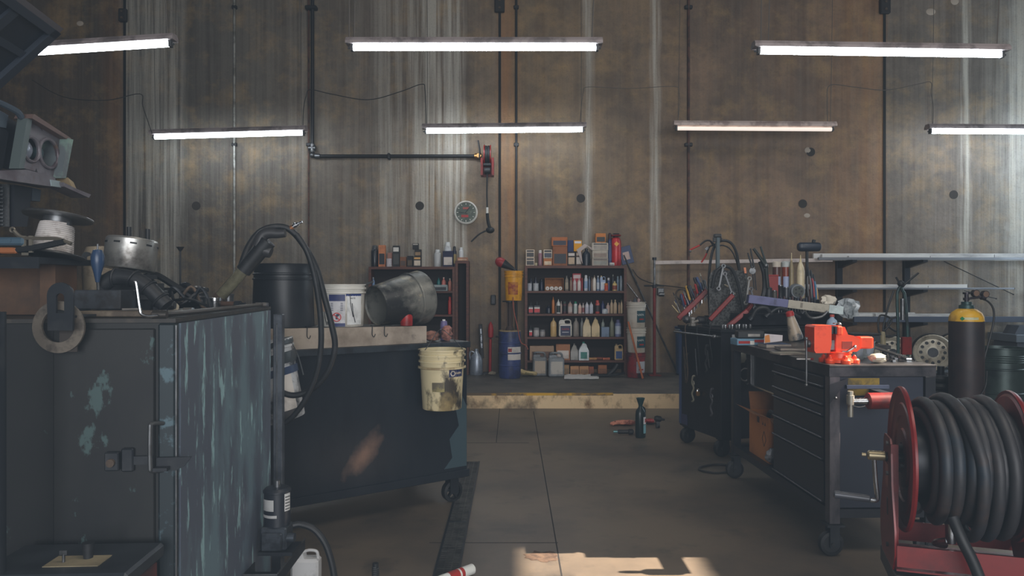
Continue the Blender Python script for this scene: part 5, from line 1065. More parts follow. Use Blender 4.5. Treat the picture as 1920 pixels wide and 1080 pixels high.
for x0_, y0_ in ((.03,.03),(BWD-.03,.03),(.03,BL-.032),(BWD-.03,BL-.032)):
    c = MB().lo_hi((x0_-.045,y0_-.045,.158),(x0_+.045,y0_+.045,.1695)).lo_hi((x0_-.025,y0_-.03,.05),(x0_+.025,y0_-.025,.158)).lo_hi((x0_-.025,y0_+.025,.05),(x0_+.025,y0_+.03,.158)).build('caster', dsteel, t)
    w = MB().axlathe([(.045,0),(.06,.003),(.0645,.012),(.0645,.03),(.06,.039),(.045,.042)], (x0_-.01,y0_-.021,.066), (x0_-.01,y0_+.021,.066), 26, False, False); w.cyl((x0_-.01,y0_-.018,.066),(x0_-.01,y0_+.018,.066),.046).cyl((x0_-.01,y0_-.034,.066),(x0_-.01,y0_+.034,.066),.01).build('wheel', black, c)
    bpy.context.view_layer.update()
def bp(lx, ly, z): return bench.matrix_world @ Vector((lx, ly, z))
# vise
orange = mat('vise_orange', (224,72,34), .38, .05, (186,52,26), 14, .55, .75)
p = bp(.105, .12, BT+.0008); t = thing('bench_vise', 'bright orange bench vise bolted to the workbench corner', 'vise', p, R(2))
MB().lathe([(.07,0),(.078,.004),(.078,.018),(.062,.028),(.06,.05),(.066,.052),(.066,.06),(0,.06)], None, 32).build('swivel_base', orange, t)
for a in (-150,-90,-30,60,150):
    c, s2 = .075*math.cos(R(a)), .075*math.sin(R(a)); MB().lathe([(.024,0),(.026,.006),(.026,.018),(.02,.024),(0,.024)], T(c,s2,0), 16).build('lug', orange, t); MB().cyl((c,s2,.024),(c,s2,.034),.012,None,6).sphere((c,s2,.036),.008,10).build('bolt', orange, t)
MB().prism([(-.035,.06),(.075,.06),(.095,.075),(.095,.125),(.06,.145),(.03,.15),(.012,.19),(-.035,.19)], -.042, .042).build('fixed_body', orange, t)
MB().lo_hi((-.036,-.058,.148),(-.006,.058,.196),.006).build('rear_jaw', orange, t)
MB().lo_hi((-.046,-.056,.155),(-.0365,.056,.193)).build('jaw_plate', dsteel, t); MB().lo_hi((-.066,-.056,.155),(-.057,.056,.193)).build('jaw_plate', dsteel, t)
MB().prism([(-.15,.055),(-.075,.055),(-.0665,.1),(-.0665,.2),(-.15,.2),(-.158,.19),(-.158,.07)], -.058, .058).build('front_jaw', orange, t)
MB().lo_hi((-.07,-.026,.07),(-.034,.026,.12)).build('slide', steel, t)
MB().lo_hi((.0955,-.035,.075),(.168,.035,.138),.006).lo_hi((.168,-.03,.08),(.172,.03,.132)).build('slide_beam', orange, t)
MB().lo_hi((-.005,-.046,.075),(.05,-.0425,.115)).build('emblem_panel', mat('vise_dark_orange', (150,48,28), .5), t)  # panel in a darker orange than the vise body
MB().cyl((.018,-.05,.06),(.052,-.062,.085),.006).sphere((.054,-.063,.088),.010).lo_hi((-.01,-.06,.055),(.02,-.047,.066)).build('lock_lever', bright, t)
MB().cyl((-.02,0,.205),(-.02,0,.21),.012).sphere((.0,.0,.2),.014).build('top_bolt', steel, t)
MB().cyl((-.172,0,.10),(-.158,0,.10),.02).build('screw_head', steel, t)
MB().cyl((-.18,-.012,.125),(-.18,-.012,-.115),.0052).sphere((-.18,-.012,.128),.0095).sphere((-.18,-.012,-.118),.0095).build('handle', steel, t)
# bench goods
def onb(name, label, cat, px, py, group=None, rz=0, dz=0):
    s = (py-HY)/(HC-BT); q_ = P(px, py, s); q_.z = BT+.001+dz; return thing(name, label, cat, q_, rz, group), s
for px, py, lab in ((1607,674,'cloudy translucent plastic cup right behind the vise beam'),(1626,670,'cloudy translucent plastic cup beside the white rag')):
    t, s = onb('plastic_cup', lab, 'cup', px, py); MB().lathe([(.032,0),(.04,.085),(.043,.087),(.043,.09),(.038,.09),(.03,.004),(0,.004)], None, 26, cap0=True, cap1=False).build('cup', clear, t)
    MB().lathe([(.0345,.02),(.039,.07)], None, 10, arc=(R(-120),R(-60))).build('printed_mark', pl((130,140,150)), t)
q_ = bp(.30,.1,BT+.026); tag(MB().crumple(q_, (.085,.08,.05), 9, 12, .4).build('white_rag', mat('white_cloth', (206,200,180), .9)), 'crumpled creamy rag on the workbench beside the plastic cups', 'rag')
for i, (px, py) in enumerate(((1650,674),(1658,670),(1664,676),(1672,671),(1680,675),(1688,672),(1655,678),(1676,679),(1690,678))):
    t, s = onb('steel_nut', 'loose steel nut among the small pile on the workbench corner', 'nut', px, py, 'steel nuts piled on the workbench corner', i*.7)
    h_ = [(.0145*math.cos(PI*k/3), .0145*math.sin(PI*k/3)) for k in range(6)]; g_ = [(.008*math.cos(PI*k/3), .008*math.sin(PI*k/3)) for k in range(6)]
    MB().ringplate(h_, g_, 0, .011, Matrix.Rotation(-PI/2,4,'X') @ T(0,-.011,0)).build('nut', steel, t)
st2 = thing('side_table', 'narrow dark side table behind the workbench end holding the low black box', 'table', (2.24, 5.08, 0)); MB().lo_hi((0,0,.965),(.34,.55,.99),.003).build('tabletop', topm, st2)
for x_, y_ in ((.02,.02),(.3,.02),(.02,.51),(.3,.51)): MB().lo_hi((x_,y_,0),(x_+.025,y_+.025,.9645)).build('leg', blackp, st2)
t = thing('metal_strip', 'bright metal strip bridging the workbench edge and the side table', 'metal strip'); a, b = Vector((2.17,4.08,BT+.008)), Vector((2.42,5.12,BT+.008)); MB().box((a+b)/2, (.03,.012,(b-a).length), (b-a).to_track_quat('Z','Y').to_matrix().to_4x4(), .002).build('strip', bright, t); MB().cyl(b, b+Vector((.004,.015,0)), .008).build('end', dsteel, t)
t, s = onb('parts_box', 'low black box on the side table behind the vise', 'box', 1615, 641.5); MB().lo_hi((-.1,-.08,0),(.1,.08,.055),.005).build('box', black, t); MB().lo_hi((-.105,-.085,.0555),(.105,.085,.066),.004).build('lid', dsteel, t)
t, s = onb('white_cup', 'grey white cylindrical cup on the side table beside the black box', 'cup', 1590, 641.5, dz=.0); t.location.y -= 0
t.location.x -= .028; t.location.y += .14; MB().lathe([(.032,0),(.034,.11),(.036,.112),(.036,.118),(.03,.118)], None, 22).build('cup', pl((170,176,170)), t); MB().lathe([(.0345,.03),(.035,.08)], None, 8, arc=(R(-110),R(-60))).build('label_panel', pl((90,110,104)), t)
t, s = onb('cleaner_bottle', 'blue and white labelled bottle with amber base standing behind the vise', 'bottle', 1560, 645); t.location.x -= .0
MB().lathe([(.038,0),(.04,.01),(.04,.13),(.03,.165),(.014,.18),(.014,.19)], None, 20).build('body', pl((150,170,190)), t); MB().lathe([(.0405,.02),(.0405,.12)], None, 18, arc=(R(-170),R(-10))).build('label_panel', mat('bottle_label', (60,84,140), .5, 0, (210,214,220), 12, .5, .56), t); MB().lathe([(.016,.188),(.016,.205)], None, 12).build('cap', pl((170,70,60)), t)
t, s = onb('squeeze_bottle', 'smeared squeeze bottle with red cap leaning on the workbench behind the papers', 'bottle', 1493, 640, dz=.012); t.rotation_euler = (0, R(-14), 0)
MB().lathe([(.05,0),(.052,.02),(.04,.1),(.027,.17),(.025,.18)], None, 20).build('body', mat('smeared_bottle', (176,160,140), .4, 0, (80,84,90), 10, .45, .6), t); MB().lathe([(.029,.178),(.029,.205),(.02,.215),(0,.215)], None, 14).build('cap', redb, t)
t, s = onb('blue_box', 'light blue and red printed flat box on the workbench end beside the tool cart', 'box', 1408, 646.5, rz=R(4)); 
MB().lo_hi((-.12,-.06,0),(.11,.07,.045),.003).build('box', pl((110,150,176)), t); MB().lo_hi((-.0,-.0612,.02),(.09,-.0605,.038)).lo_hi((-.11,-.0612,.012),(-.03,-.0605,.03)).build('red_print', redb, t); MB().lo_hi((-.03,-.0612,.004),(-.0,-.0605,.03)).build('white_print', white, t)
t, s = onb('black_case', 'black case with pale lettering strip on the light blue box', 'case', 1405, 646.5, rz=R(-5), dz=.047); MB().lo_hi((-.09,-.05,0),(.09,.05,.05),.006).build('case', black, t); MB().lo_hi((-.02,-.0515,.012),(.06,-.0505,.03)).build('worn_strip', pl((170,166,160)), t)
for i, (px, py, w_, d_, h_, c, rz, lab) in enumerate(((1452,651,.17,.13,.022,(48,74,110),6,'dark blue manual lying open on the workbench behind the vise'),(1488,656,.2,.14,.014,(70,64,60),-4,'grey brown magazine on the workbench under loose papers'),(1476,664,.16,.12,.007,(150,146,132),10,'grubby pale paper pad lying at the workbench edge'))):
    t, s = onb('magazine', lab, 'magazine', px, py, 'reading matter on the workbench', R(rz)); MB().lo_hi((-w_/2,-d_/2,0),(w_/2,d_/2,h_),.001).build('pages', pl((170,160,150)), t); MB().lo_hi((-w_/2-.001,-d_/2-.001,h_+.0005),(w_/2+.001,d_/2+.001,h_+.002)).build('cover', pl(c), t)
t, s = onb('leaflet', 'white and orange folded leaflet standing against the dark blue manual', 'leaflet', 1447, 652, dz=.028); MB().add([(-.05,0,0),(.07,-.0,.015),(.09,.05,.05),(-.03,.05,.06)], [(0,1,2,3)]).build('page', pl((206,200,204)), t); MB().add([(-.045,-.001,.004),(-.01,-.001,.008),(.0,.045,.052),(-.03,.048,.056)], [(0,1,2,3)]).build('orange_print', pl((206,130,60)), t)
t, s = onb('steel_rule', 'thin white strip tool lying at the workbench edge before the vise', 'tool', 1502, 674.5, rz=R(-2)); MB().lo_hi((-.025,-.006,0),(.05,.006,.006),.001).build('blade', white, t); MB().lo_hi((.05,-.009,0),(.065,.009,.009),.001).build('handle', redb, t)
# cardboard box on the lower shelf
p = bp(.22, 1.22, .2335); t = thing('cardboard_box', 'open cardboard box with raised flaps on the workbench lower shelf', 'box', p, R(1.2))
cm_ = mat('printed_cardboard', (196,124,58), .8, 0, (160,98,50), 4, .45, .7)
MB().lo_hi((-.16,-.2,0),(.16,.17,.006)).lo_hi((-.16,-.2,.006),(-.154,.17,.30)).lo_hi((.154,-.2,.006),(.16,.17,.30)).lo_hi((-.154,-.2,.006),(.154,-.194,.30)).lo_hi((-.154,.164,.006),(.154,.17,.30)).build('carton', cm_, t)
MB().add([(-.16,-.2,.301),(-.16,.17,.301),(-.26,.17,.34),(-.26,-.2,.33)], [(0,1,2,3)]).build('flap', card, t)
MB().add([(-.154,.168,.301),(.154,.168,.301),(.154,.2,.42),(-.154,.2,.42)], [(0,1,2,3)]).build('flap', card, t)
MB().add([(-.154,-.199,.301),(.154,-.199,.301),(.154,-.27,.27),(-.154,-.27,.27)], [(0,1,2,3)]).build('flap', card, t)
pr_ = MB()
for (y_, z_) in ((-.14,.24),(-.10,.24)): pr_.prism([(-.01,0),(.01,0),(0,.022)], 0, .001, T(-.1615,y_,z_) @ Matrix.Rotation(PI/2,4,'Z'))
pr_.tube([(-.1608,-.12,.10),(-.1608,-.085,.15),(-.1608,-.12,.2),(-.1608,-.155,.15)], .002, 4, 1, True)
pr_.build('printed_marks', black, t)
for k in range(4): MB().lo_hi((-.1612,-.03+.012*k,.24),(-.1603,-.024+.012*k,.28)).build('printed_line', black, t)
p = bp(.14, 1.02, .234); t = thing('rubber_hose', 'dark loop of rubber hose leaning from the open cardboard box', 'hose', (p.x+.0, p.y+.02, .0)); MB().tube([(-.03,.12,.5),(-.05,.02,.57),(-.03,-.06,.53),(.0,-.08,.42),(.02,-.03,.34),(.0,.06,.38)], .015, 8, 6, True).build('loop', black, t)
p = bp(.10, .87, .234); t = thing('spray_bottle', 'white labelled black spray bottle on the workbench lower shelf beside the drawers', 'bottle', p); MB().lathe([(.032,0),(.034,.01),(.034,.15),(.015,.18),(.015,.2)], None, 18).build('body', pl((60,62,70)), t); MB().lathe([(.0345,.05),(.0345,.12)], None, 10, arc=(R(-220),R(-120))).build('label_panel', pl((206,200,180)), t); MB().lo_hi((-.04,-.012,.2),(.02,.012,.235),.005).build('trigger', black, t)
q_ = bp(.05, .99, .234+.06); tag(MB().crumple((q_.x+.02, q_.y-.02, .300), (.09,.085,.10), 31, 14, .35).build('plastic_bag', mat('crumpled_film', (150,152,156), .25, 0, (60,60,64), 12, .45, .6)), 'crumpled smoky plastic bag on the lower shelf before the cardboard box', 'bag')
# floor cord
tag(MB().tube([(1.45,5.72,.009),(1.6,5.8,.009),(1.7,5.72,.009),(1.62,5.58,.009),(1.5,5.54,.009),(1.42,5.62,.009)], .008, 6, 8, True).build('electric_cord', cordm), 'loop of black cord lying on the floor under the workbench end', 'cord')

# red cylinder with chrome T end, fixed to the bench end
t = thing('jack_cylinder', 'red cylinder with chrome shaft and T-shaped end held at the workbench front', 'jack', (0,0,0))
a, b = P(1626,752,384), P(1674,751,384); d_ = (b-a).normalized()
MB().axlathe([(.034,0),(.04,.004),(.04,.13),(.036,.135)], a, b, 26).build('cylinder', redp, t); MB().cyl(a-d_*.075, a, .014, .018).build('shaft', bright, t)
MB().cyl(a-d_*.082+Vector((0,0,.05)), a-d_*.082-Vector((0,0,.075)), .013).cyl(a-d_*.082+Vector((0,0,.03)), a-d_*.082-Vector((0,0,.015)), .018).build('cross_end', mat('chipped_chrome', (180,176,164), .35, .7, (120,50,36), 16, .5, .6), t)
MB().lo_hi((a.x+.11,a.y-.02,a.z-.03),(a.x+.16,3.853,a.z+.03)).build('mounting_block', dsteel, t)
t = thing('wire_bit', 'thin pale bent wire hanging below the red cylinder', 'wire'); MB().tube([(a.x+.02,3.845,a.z-.055),(a.x+.05,3.83,a.z-.06),(a.x+.1,3.83,a.z-.05),(a.x+.13,3.83,a.z-.062),(a.x+.14,3.85,a.z-.04)], .0025, 5).build('wire', steel, t)

# ---------------------------------------------------------------- tool cart
A0 = Vector((1.69, 6.03, 0)); t = thing('tool_cart', 'tall black rolling tool cabinet hung with tools behind the workbench', 'tool cabinet', A0, math.atan2(.27,.96)); tc = t; upd()
MB().lo_hi((0,0,.15),(1.18,.69,1.02),.004).build('body', blackp, t)
MB().lo_hi((-.015,-.015,1.0205),(1.195,.70,1.045)).build('top_board', dsteel, t)
MB().lo_hi((-.006,.655,.17),(-.001,.69,1.0)).build('edge_strip', mat('edge_blue', (70,90,130), .4, .3), t)
MB().lo_hi((-.006,.55,.17),(-.001,.65,.26)).build('kick_label', pl((56,60,90)), t)
MB().lo_hi((.08,-.008,.17),(.085,-.001,1.0)).build('door_seam', dsteel, t)
for lx, ly in ((.06,.06),(.06,.62),(1.12,.06),(1.12,.62)):
    c = MB().lo_hi((lx-.045,ly-.045,.138),(lx+.045,ly+.045,.149)).lo_hi((lx-.03,ly-.035,.05),(lx+.03,ly-.03,.138)).lo_hi((lx-.03,ly+.03,.05),(lx+.03,ly+.035,.138)).build('caster', dsteel, t)
    MB().axlathe([(.05,0),(.066,.004),(.0705,.014),(.0705,.034),(.066,.044),(.05,.048)], (lx-.02,ly-.024,.072), (lx-.02,ly+.024,.072), 26, False, False).cyl((lx-.02,ly-.018,.072),(lx-.02,ly+.018,.072),.052).build('wheel', black, c)
    MB().cyl((lx-.02,ly-.03,.072),(lx-.02,ly+.03,.072),.02).build('hub', steel, c)
MT = 1.046
def tcp(lx, ly, z): return tc.matrix_world @ Vector((lx, ly, z))
def tct(name, label, cat, lx, ly, z, group=None, rot=None): return thing(name, label, cat, tcp(lx, ly, z), tc.rotation_euler.z, group, rot)
def Q(px, py, s): return tc.matrix_world.inverted() @ P(px, py, s)
t = tct('note_sheet', 'white paper note stuck on the tool cart front', 'paper', 0,0,0); a = Q(1354,619,226); b = Q(1374,641,227); MB().lo_hi((a.x,-.006,b.z),(b.x,-.003,min(a.z,1.0))).build('paper', pl((150,154,156)), t)
# things hung on the cart side
for k, (ly, z0, L_, c, lab) in enumerate(((.52,.80,.22,(70,64,56),'dark chain-like puller hanging on the tool cart side'),(.40,.62,.2,(140,136,120),'small chrome chain hanging on the tool cart side'),(.18,.9,.2,(60,60,62),'dark hooked bar hanging on the tool cart side near its corner'),(.10,.55,.2,(80,80,84),'grey coiled strap low on the tool cart side'))):
    t = tct('hanging_tool', lab, 'tool', -.03, ly, z0, 'tools hung on the tool cart side')
    MB().tube([(0.018,0,0),(0,0,0),(-.004,.01,-.05),(.0,-.012,-.1),(-.002,.012,-.15),(.0,-.01,-L_),(.0,.015,-L_-.02)], .008, 6).torus((0,0,-.06),.02,.005,(1,0,0),16,6).build('body', pl(c,.3), t)
t = tct('brass_knob_lock', 'small brass padlock hanging on the tool cart side', 'padlock', -.022, .33, .50); MB().lo_hi((-.012,-.016,-.04),(.012,.016,0),.004).build('body', brass, t); MB().tube([(0,-.01,0),(0,-.01,.02),(0,.01,.02),(0,.01,0)], .003, 6).build('shackle', bright, t)
t = tct('push_handle', 'thin chrome push handle across the tool cart upper side', 'handle', -.05, 0, .985); MB().tube([(.045,.7,.0),(-.0,.69,.0),(-.0,.35,.0),(.0,.02,.0),(.045,.01,.0)], .009, 8).sphere((.0,.02,0),.018).build('bar', steel, t)
t = tct('shop_light', 'grey bulb-like work light hanging on the cart front beside the workbench', 'work light', .14, -.06, .88); MB().lathe([(.02,0),(.04,-.03),(.045,-.07),(.03,-.1),(.01,-.11)], None, 16).build('head', pl((96,96,90)), t); MB().tube([(0,0,0),(.0,.0,.06),(.01,.02,.1),(.02,.02,.08),(.06,.01,-.1),(.09,0,-.2),(.06,.0,-.28),(.02,0,-.25)], .007, 6).build('cable', black, t); MB().torus((.04,0,-.2),.05,.007,(0,1,0),20,6).build('hook_ring', bright, t)
# diamond plate back panel and pole
t = tct('patterned_sheet', 'grey patterned sheet metal panel with a rounded corner standing on the tool cart', 'panel', 0,0,0)
a = Q(1342,585,222); b = Q(1428,505,222); x0_, x1_, zt = a.x, b.x, HC-(502-HY)/222
outl = [(x0_,MT+.001),(x1_,MT+.001),(x1_,zt-.02),(x0_+.16,zt-.02)]+[(x0_+.10+.10*math.cos(R(q_)), zt-.11+.11*math.sin(R(q_))) for q_ in range(80,181,10)]
MB().prism(outl, .36, .368).build('sheet', mat('pewter_sheet', (104,106,106), .45, .5, (66,66,66), 60, .45, .55), t)
t = tct('steel_pole', 'galvanised upright pole with bracket head on the tool cart', 'pole', Q(1344,520,216).x+.02, .43, MT+.001); hz = HC-(445-HY)/216-MT
MB().lo_hi((-.014,-.014,0),(.014,.014,hz),.002).build('pole', mat('galv_pole', (120,134,140), .4, .6), t); MB().lo_hi((-.035,-.02,hz+.0005),(.03,.02,hz+.03),.006).lo_hi((-.045,-.01,hz-.04),(-.0145,.01,hz+.0),.003).lo_hi((.0145,-.01,hz-.03),(.04,.01,hz),.003).build('head_bracket', steel, t); MB().lo_hi((-.05,-.05,0),(.05,.05,.008)).build('foot_plate', dsteel, t)
t = thing('jumper_cables', 'black cable bundle with red ends draped over the steel pole', 'cable'); 
cb_ = lambda pts, r, s=213: MB().tube([P(a_, b_, s) for a_, b_ in pts], r, 8)
cb_([(1331,590),(1329,550),(1330,510),(1335,475),(1344,456),(1358,451),(1372,457),(1381,475),(1386,505),(1389,545),(1390,574)], .012).build('black_cable', black, t)
cb_([(1332,452),(1340,462),(1355,460),(1369,467),(1379,485),(1386,512)], .006, 211).build('thin_cable', black, t)
cb_([(1341,462),(1336,455),(1330,451),(1322,452),(1312,460)], .008, 211).build('black_lead', black, t); cb_([(1312,460),(1303,464),(1293,469)], .008, 211).build('red_lead', redb, t)
cb_([(1338,460),(1331,462),(1327,470),(1325,475)], .007, 209).build('black_lead', black, t); cb_([(1325,475),(1321,483),(1315,492)], .0075, 209).build('red_lead', redb, t)
MB().sphere(P(1294,471,211), .012).box(P(1325,466,209), (.02,.02,.03), (0,R(40),0)).build('clip', steel, t)
t = thing('black_hose', 'thick black hose arching in front of the patterned metal panel', 'hose'); MB().tube([P(a_, b_, 219) for a_, b_ in ((1336,540),(1342,512),(1356,500),(1370,503),(1380,520),(1388,550),(1394,585),(1394,606))], .014, 8).build('hose', black, t)
# red holders with tools
def rail(p0, p1, lab, w=.06):
    t = thing('tool_holder', lab, 'tool holder'); d = (p1-p0); M_ = d.to_track_quat('Z','Y').to_matrix().to_4x4(); m = (p0+p1)/2
    MB().box(m, (w,w*.8,d.length), M_, .006).build('rail', redp, t); MB().box(m-Vector((0,.025,0)), (w*.4,w*.03,d.length*.9), M_).build('groove', mat('holder_red_light', (176,56,44), .4), t); return t
r0, r1 = P(1272,598,208), P(1326,545,210); rail(r0, r1, 'long slanted red holder filled with screwdrivers on the tool cart end')
r2, r3 = P(1331,600,219), P(1375,553,221); rail(r2, r3, 'slanted red holder in the middle of the tool cart top', .05)
rail(P(1362,614,222), P(1402,582,223), 'slanted red holder low beside the workbench end', .05)
rail(P(1396,588,218), P(1410,570,218), 'short red holder beside the cable ends', .045)
HC_ = [('blue',(44,60,96)),('black',(34,36,42)),('dark blue',(40,50,84)),('red',(160,36,34)),('grey',(120,122,126)),('yellow',(196,150,60)),('black',(30,32,36)),('navy',(40,46,70)),('red',(150,40,40)),('black',(36,36,40)),('blue',(52,70,110)),('clear',(170,166,150))]
for i in range(12):
    u = .06+.078*i; c0 = r0+(r1-r0)*u+Vector((0,.03*((i % 2)-.5),.025)); nm, c = HC_[i]; d = Vector((-.35-.1*math.sin(i*2.1), .1*math.cos(i), 1)).normalized(); L_ = .10+.05*((i*7) % 4)/3; dw = 1
    t = thing('screwdriver', f'{nm} handled screwdriver, {ORD[i]} up along the slanted red holder', 'screwdriver', (0,0,0), 0, 'screwdrivers in the slanted red holder')
    if i in (0,1,4,11): MB().cyl(c0, c0+d*L_*1.1, .005, .004, 8).build('shaft', bright, t); MB().cyl(c0+d*L_*1.1, c0+d*(L_*1.1+.03), .006, .004, 8).build('tip', pl(c,.4), t)
    else: MB().cyl(c0, c0+d*.03, .004, None, 8).build('shaft', bright, t); MB().axlathe([(.008,0),(.012,.015),(.010,.05),(.014,L_*.8),(.008,L_*.9)], c0+d*.03, c0+d*(.03+L_), 12).build('handle', pl(c,.4), t)
for i, (px, py, dx, dy) in enumerate(((1264,578,-12,-16),(1268,574,-10,-18))):
    t = thing('pick_tool', f"thin cream pointed pick at the far tip of the red holder, {'lower' if i == 0 else 'upper'} one", 'tool', (0,0,0)); a, b = P(1277,592+(-4*i),208), P(px-4, py-6-(i*3),208); MB().cyl(a, b, .004, .003, 8).build('blade', pl((214,196,150)), t); MB().cyl(a, a+(b-a)*.3, .006, None, 8).build('handle', pl((120,90,60)), t)
t = thing('pry_bar', 'long grey steel bar pointing down from the middle red holder', 'bar'); MB().cyl(P(1309,627,212), P(1334,598,217), .0085, .01, 10).build('bar', bright, t); MB().cyl(P(1307,630,212), P(1310,626,212), .013).build('tip', dsteel, t)
t = thing('gear_puller', 'tan and grey clamp jaws gripping above the middle red holder', 'clamp'); MB().tube([P(a_, b_, 217) for a_, b_ in ((1350,536),(1353,534),(1356,533),(1366,538))], .009, 8).tube([P(a_, b_, 216) for a_, b_ in ((1345,555),(1354,547),(1364,542),(1374,546),(1378,552))], .011, 8).build('jaw', mat('tan_steel', (140,132,116), .5, .4), t); MB().cyl(P(1360,540,216), P(1368,528,216), .012).build('screw', steel, t)
for i, (px, py, r) in enumerate(((1277,552,.05),(1283,562,.05),(1292,549,.045))):
    t = thing('wire_coil', f"{['thin dark','grey','dull'][i]} coil of wire hung behind the screwdrivers, {ORD[i]} of three", 'wire coil', P(px,py,206), 0, 'wire coils behind the screwdrivers'); MB().torus((0,0,0),r,.003,(.3,1,.2),26,5).torus((.006,.004,0),r*.9,.003,(.2,1,-.1),26,5).build('coil', [dsteel, steel, steel][i], t); MB().cyl((0,0,-r),(0,.01,-r-.14),.003).build('tail', dsteel, t)
for i, (px, py, sx, c, lab) in enumerate(((1318,612,.12,(40,40,44),'black drill body lying on the tool cart corner below the red holder'),(1290,612,.10,(46,46,50),'dark grinder body lying on the tool cart end'))):
    s = 214 if i < 2 else 219; q_ = P(px, py, s); t = thing('power_tool', lab, 'tool', (q_.x, q_.y, MT+.001+.05), 0, None, (0,R(20*i),R(30*i)))
    MB().axlathe([(.02,0),(.035,.02),(.032,.07),(.04,.075),(.04,.11),(.015,.125),(.012,.15)], (-sx/2,0,0), (sx/2,0,0), 16).build('body', pl(c,.4), t); MB().tube([(0,0,-.02),(.01,0,-.05),(.03,0,-.05)], .012, 8).build('grip', black, t)
# raised rack and long tray
t = tct('black_rack', 'low black steel rack across the tool cart top', 'rack', 0,0,0)
MB().lo_hi((.30,.06,MT+.001),(1.16,.34,MT+.012)).lo_hi((.30,.06,MT+.0125),(.315,.34,1.15)).lo_hi((1.145,.06,MT+.0125),(1.16,.34,1.15)).lo_hi((.30,.335,MT+.0125),(1.16,.345,1.15)).lo_hi((.30,.06,1.1505),(1.16,.34,1.162)).build('frame', blackp, t)
MB().lo_hi((.30,.055,1.07),(.9,.0595,1.1495)).build('front_panel', blackp, t)
t = tct('rack_cabinet', 'dark block of tool storage behind the long tray on the tool cart', 'rack', 0,0,0); MB().lo_hi((.40,.40,MT+.001),(1.25,.68,1.27),.004).build('body', blackp, t); MB().lo_hi((.40,.396,1.2),(1.06,.3995,1.26)).build('front_strip', dsteel, t)
t = thing('long_box', 'long narrow lilac and cream cardboard box lying tilted across the rack', 'box'); a, b = P(1402,560,222), P(1578,582,226); d = (b-a); M_ = d.to_track_quat('X','Z').to_matrix().to_4x4(); m = (a+b)/2; L_ = d.length
def seg(f0, f1, mm, nm, e=0): MB().box(a+d*((f0+f1)/2), ((f1-f0)*L_, .11+e, .068+e), M_, .002).build(nm, mm, t)
seg(0,.42,pl((104,106,146),.6),'lilac_half'); seg(.4205,.85,pl((176,170,154),.6),'cream_half'); seg(.8505,1,pl((190,206,206),.4),'wrapped_end')
for f, c in ((.27,(70,70,110)),(.55,(120,112,96))): MB().box(a+d*f-Vector((0,.057,0)), (.018,.003,.04), M_).build('printed_mark', pl(c), t)
tag(MB().crumple(P(1590,578,221), (.15,.1,.17), 17, 26, .6).build('plastic_wrap', mat('clear_wrap', (196,204,208), .2, 0, (140,148,152), 10, .45, .6, trans=.25)), 'crumpled clear plastic wrap bunched at the end of the long box', 'plastic wrap')
tag(MB().crumple(P(1553,563,219), (.11,.08,.09), 23, 18, .5).build('paper_towel', mat('yellowish_towel', (214,206,190), .8, 0, (190,140,60), 9, .55, .6)), 'crumpled white and yellow wrapper on the long box', 'wrapper')
for i, (pts, r, m_, lab) in enumerate((([(1440,590),(1460,578),(1480,585),(1500,596)],.016,dsteel,'dark hose section under the long box near its middle'),([(1508,584),(1520,596),(1540,594),(1552,584)],.012,steel,'shiny curved pipe under the long box'),([(1410,596),(1420,580),(1436,578),(1446,590)],.018,black,'black curved hose under the lilac half of the long box'))):
    t = thing('pipe_piece', lab, 'pipe'); MB().tube([P(a_, b_, 228) for a_, b_ in pts], r, 8).build('pipe', m_, t); MB().cyl(P(*pts[0],228), P(*pts[0],228)+Vector((-.02,0,-.02)), r*1.3).build('collar', dsteel, t)
# goods standing on the rack cabinet
RT = 1.271
def onr(name, label, cat, px, dy=.5, group=None, rot=None):
    s = 1; q_ = P(px, 500, 213); lx = Q(px, 500, 213).x; pp = tcp(lx, dy, RT); 
    # solve so the thing shows at px
    for _ in range(4): pp = tcp(lx, dy, RT); lx += ((px-960)/F*pp.y-pp.x)
    pp = tcp(lx, dy, RT); return thing(name, label, cat, pp, 0, group, rot), F/pp.y
def zt_of(py, s): return HC-(py-HY)/s-RT
t, s = onr('red_tin', 'dull red square tin on the tool storage block', 'tin', 1448, .44); t.location.z = 1.2712; h_ = zt_of(517, s); MB().lo_hi((-.045,-.03,0),(.045,.03,h_),.003).build('tin', redp, t); MB().lo_hi((-.046,-.031,h_+.0005),(.046,.031,h_+.008)).build('lid', redb, t)
for px, yt, c, cc, lab in ((1456,490,(84,54,48),(190,180,166),'brown jar with white lid behind the dull red tin'),(1473,490,(130,62,44),(170,176,174),'orange and blue jar with white lid on the tool storage block')):
    t, s = onr('jar', lab, 'jar', px, .56); h_ = zt_of(yt, s); MB().lathe([(.033,0),(.035,.01),(.035,h_*.86)], None, 20).build('jar', pl(c,.35), t); MB().lathe([(.038,h_*.85),(.038,h_*.97),(.03,h_)], None, 20).build('lid', pl(cc), t)
    MB().lathe([(.0405,h_*.2),(.0405,h_*.6)], None, 10, arc=(R(-140),R(-50))).build('label_panel', pl((150,160,190)), t)
for px, yt, w_, c, lab in ((1484,474,.02,(140,126,96),'slim tan glue bottle with tall nozzle on the tool storage block'),(1501,478,.036,(206,192,160),'cream glue bottle with pointed nozzle beside the black lamp post')):
    t, s = onr('glue_bottle', lab, 'bottle', px, .5); h_ = zt_of(yt, s); MB().lathe([(w_*.9,0),(w_,.01),(w_,h_*.62),(w_*.8,h_*.72),(w_*.35,h_*.84)], None, 18).build('body', pl(c,.4), t); MB().lathe([(w_*.36,h_*.83),(w_*.2,h_*.9),(.003,h_)], None, 12).build('nozzle', pl((206,190,150)), t)
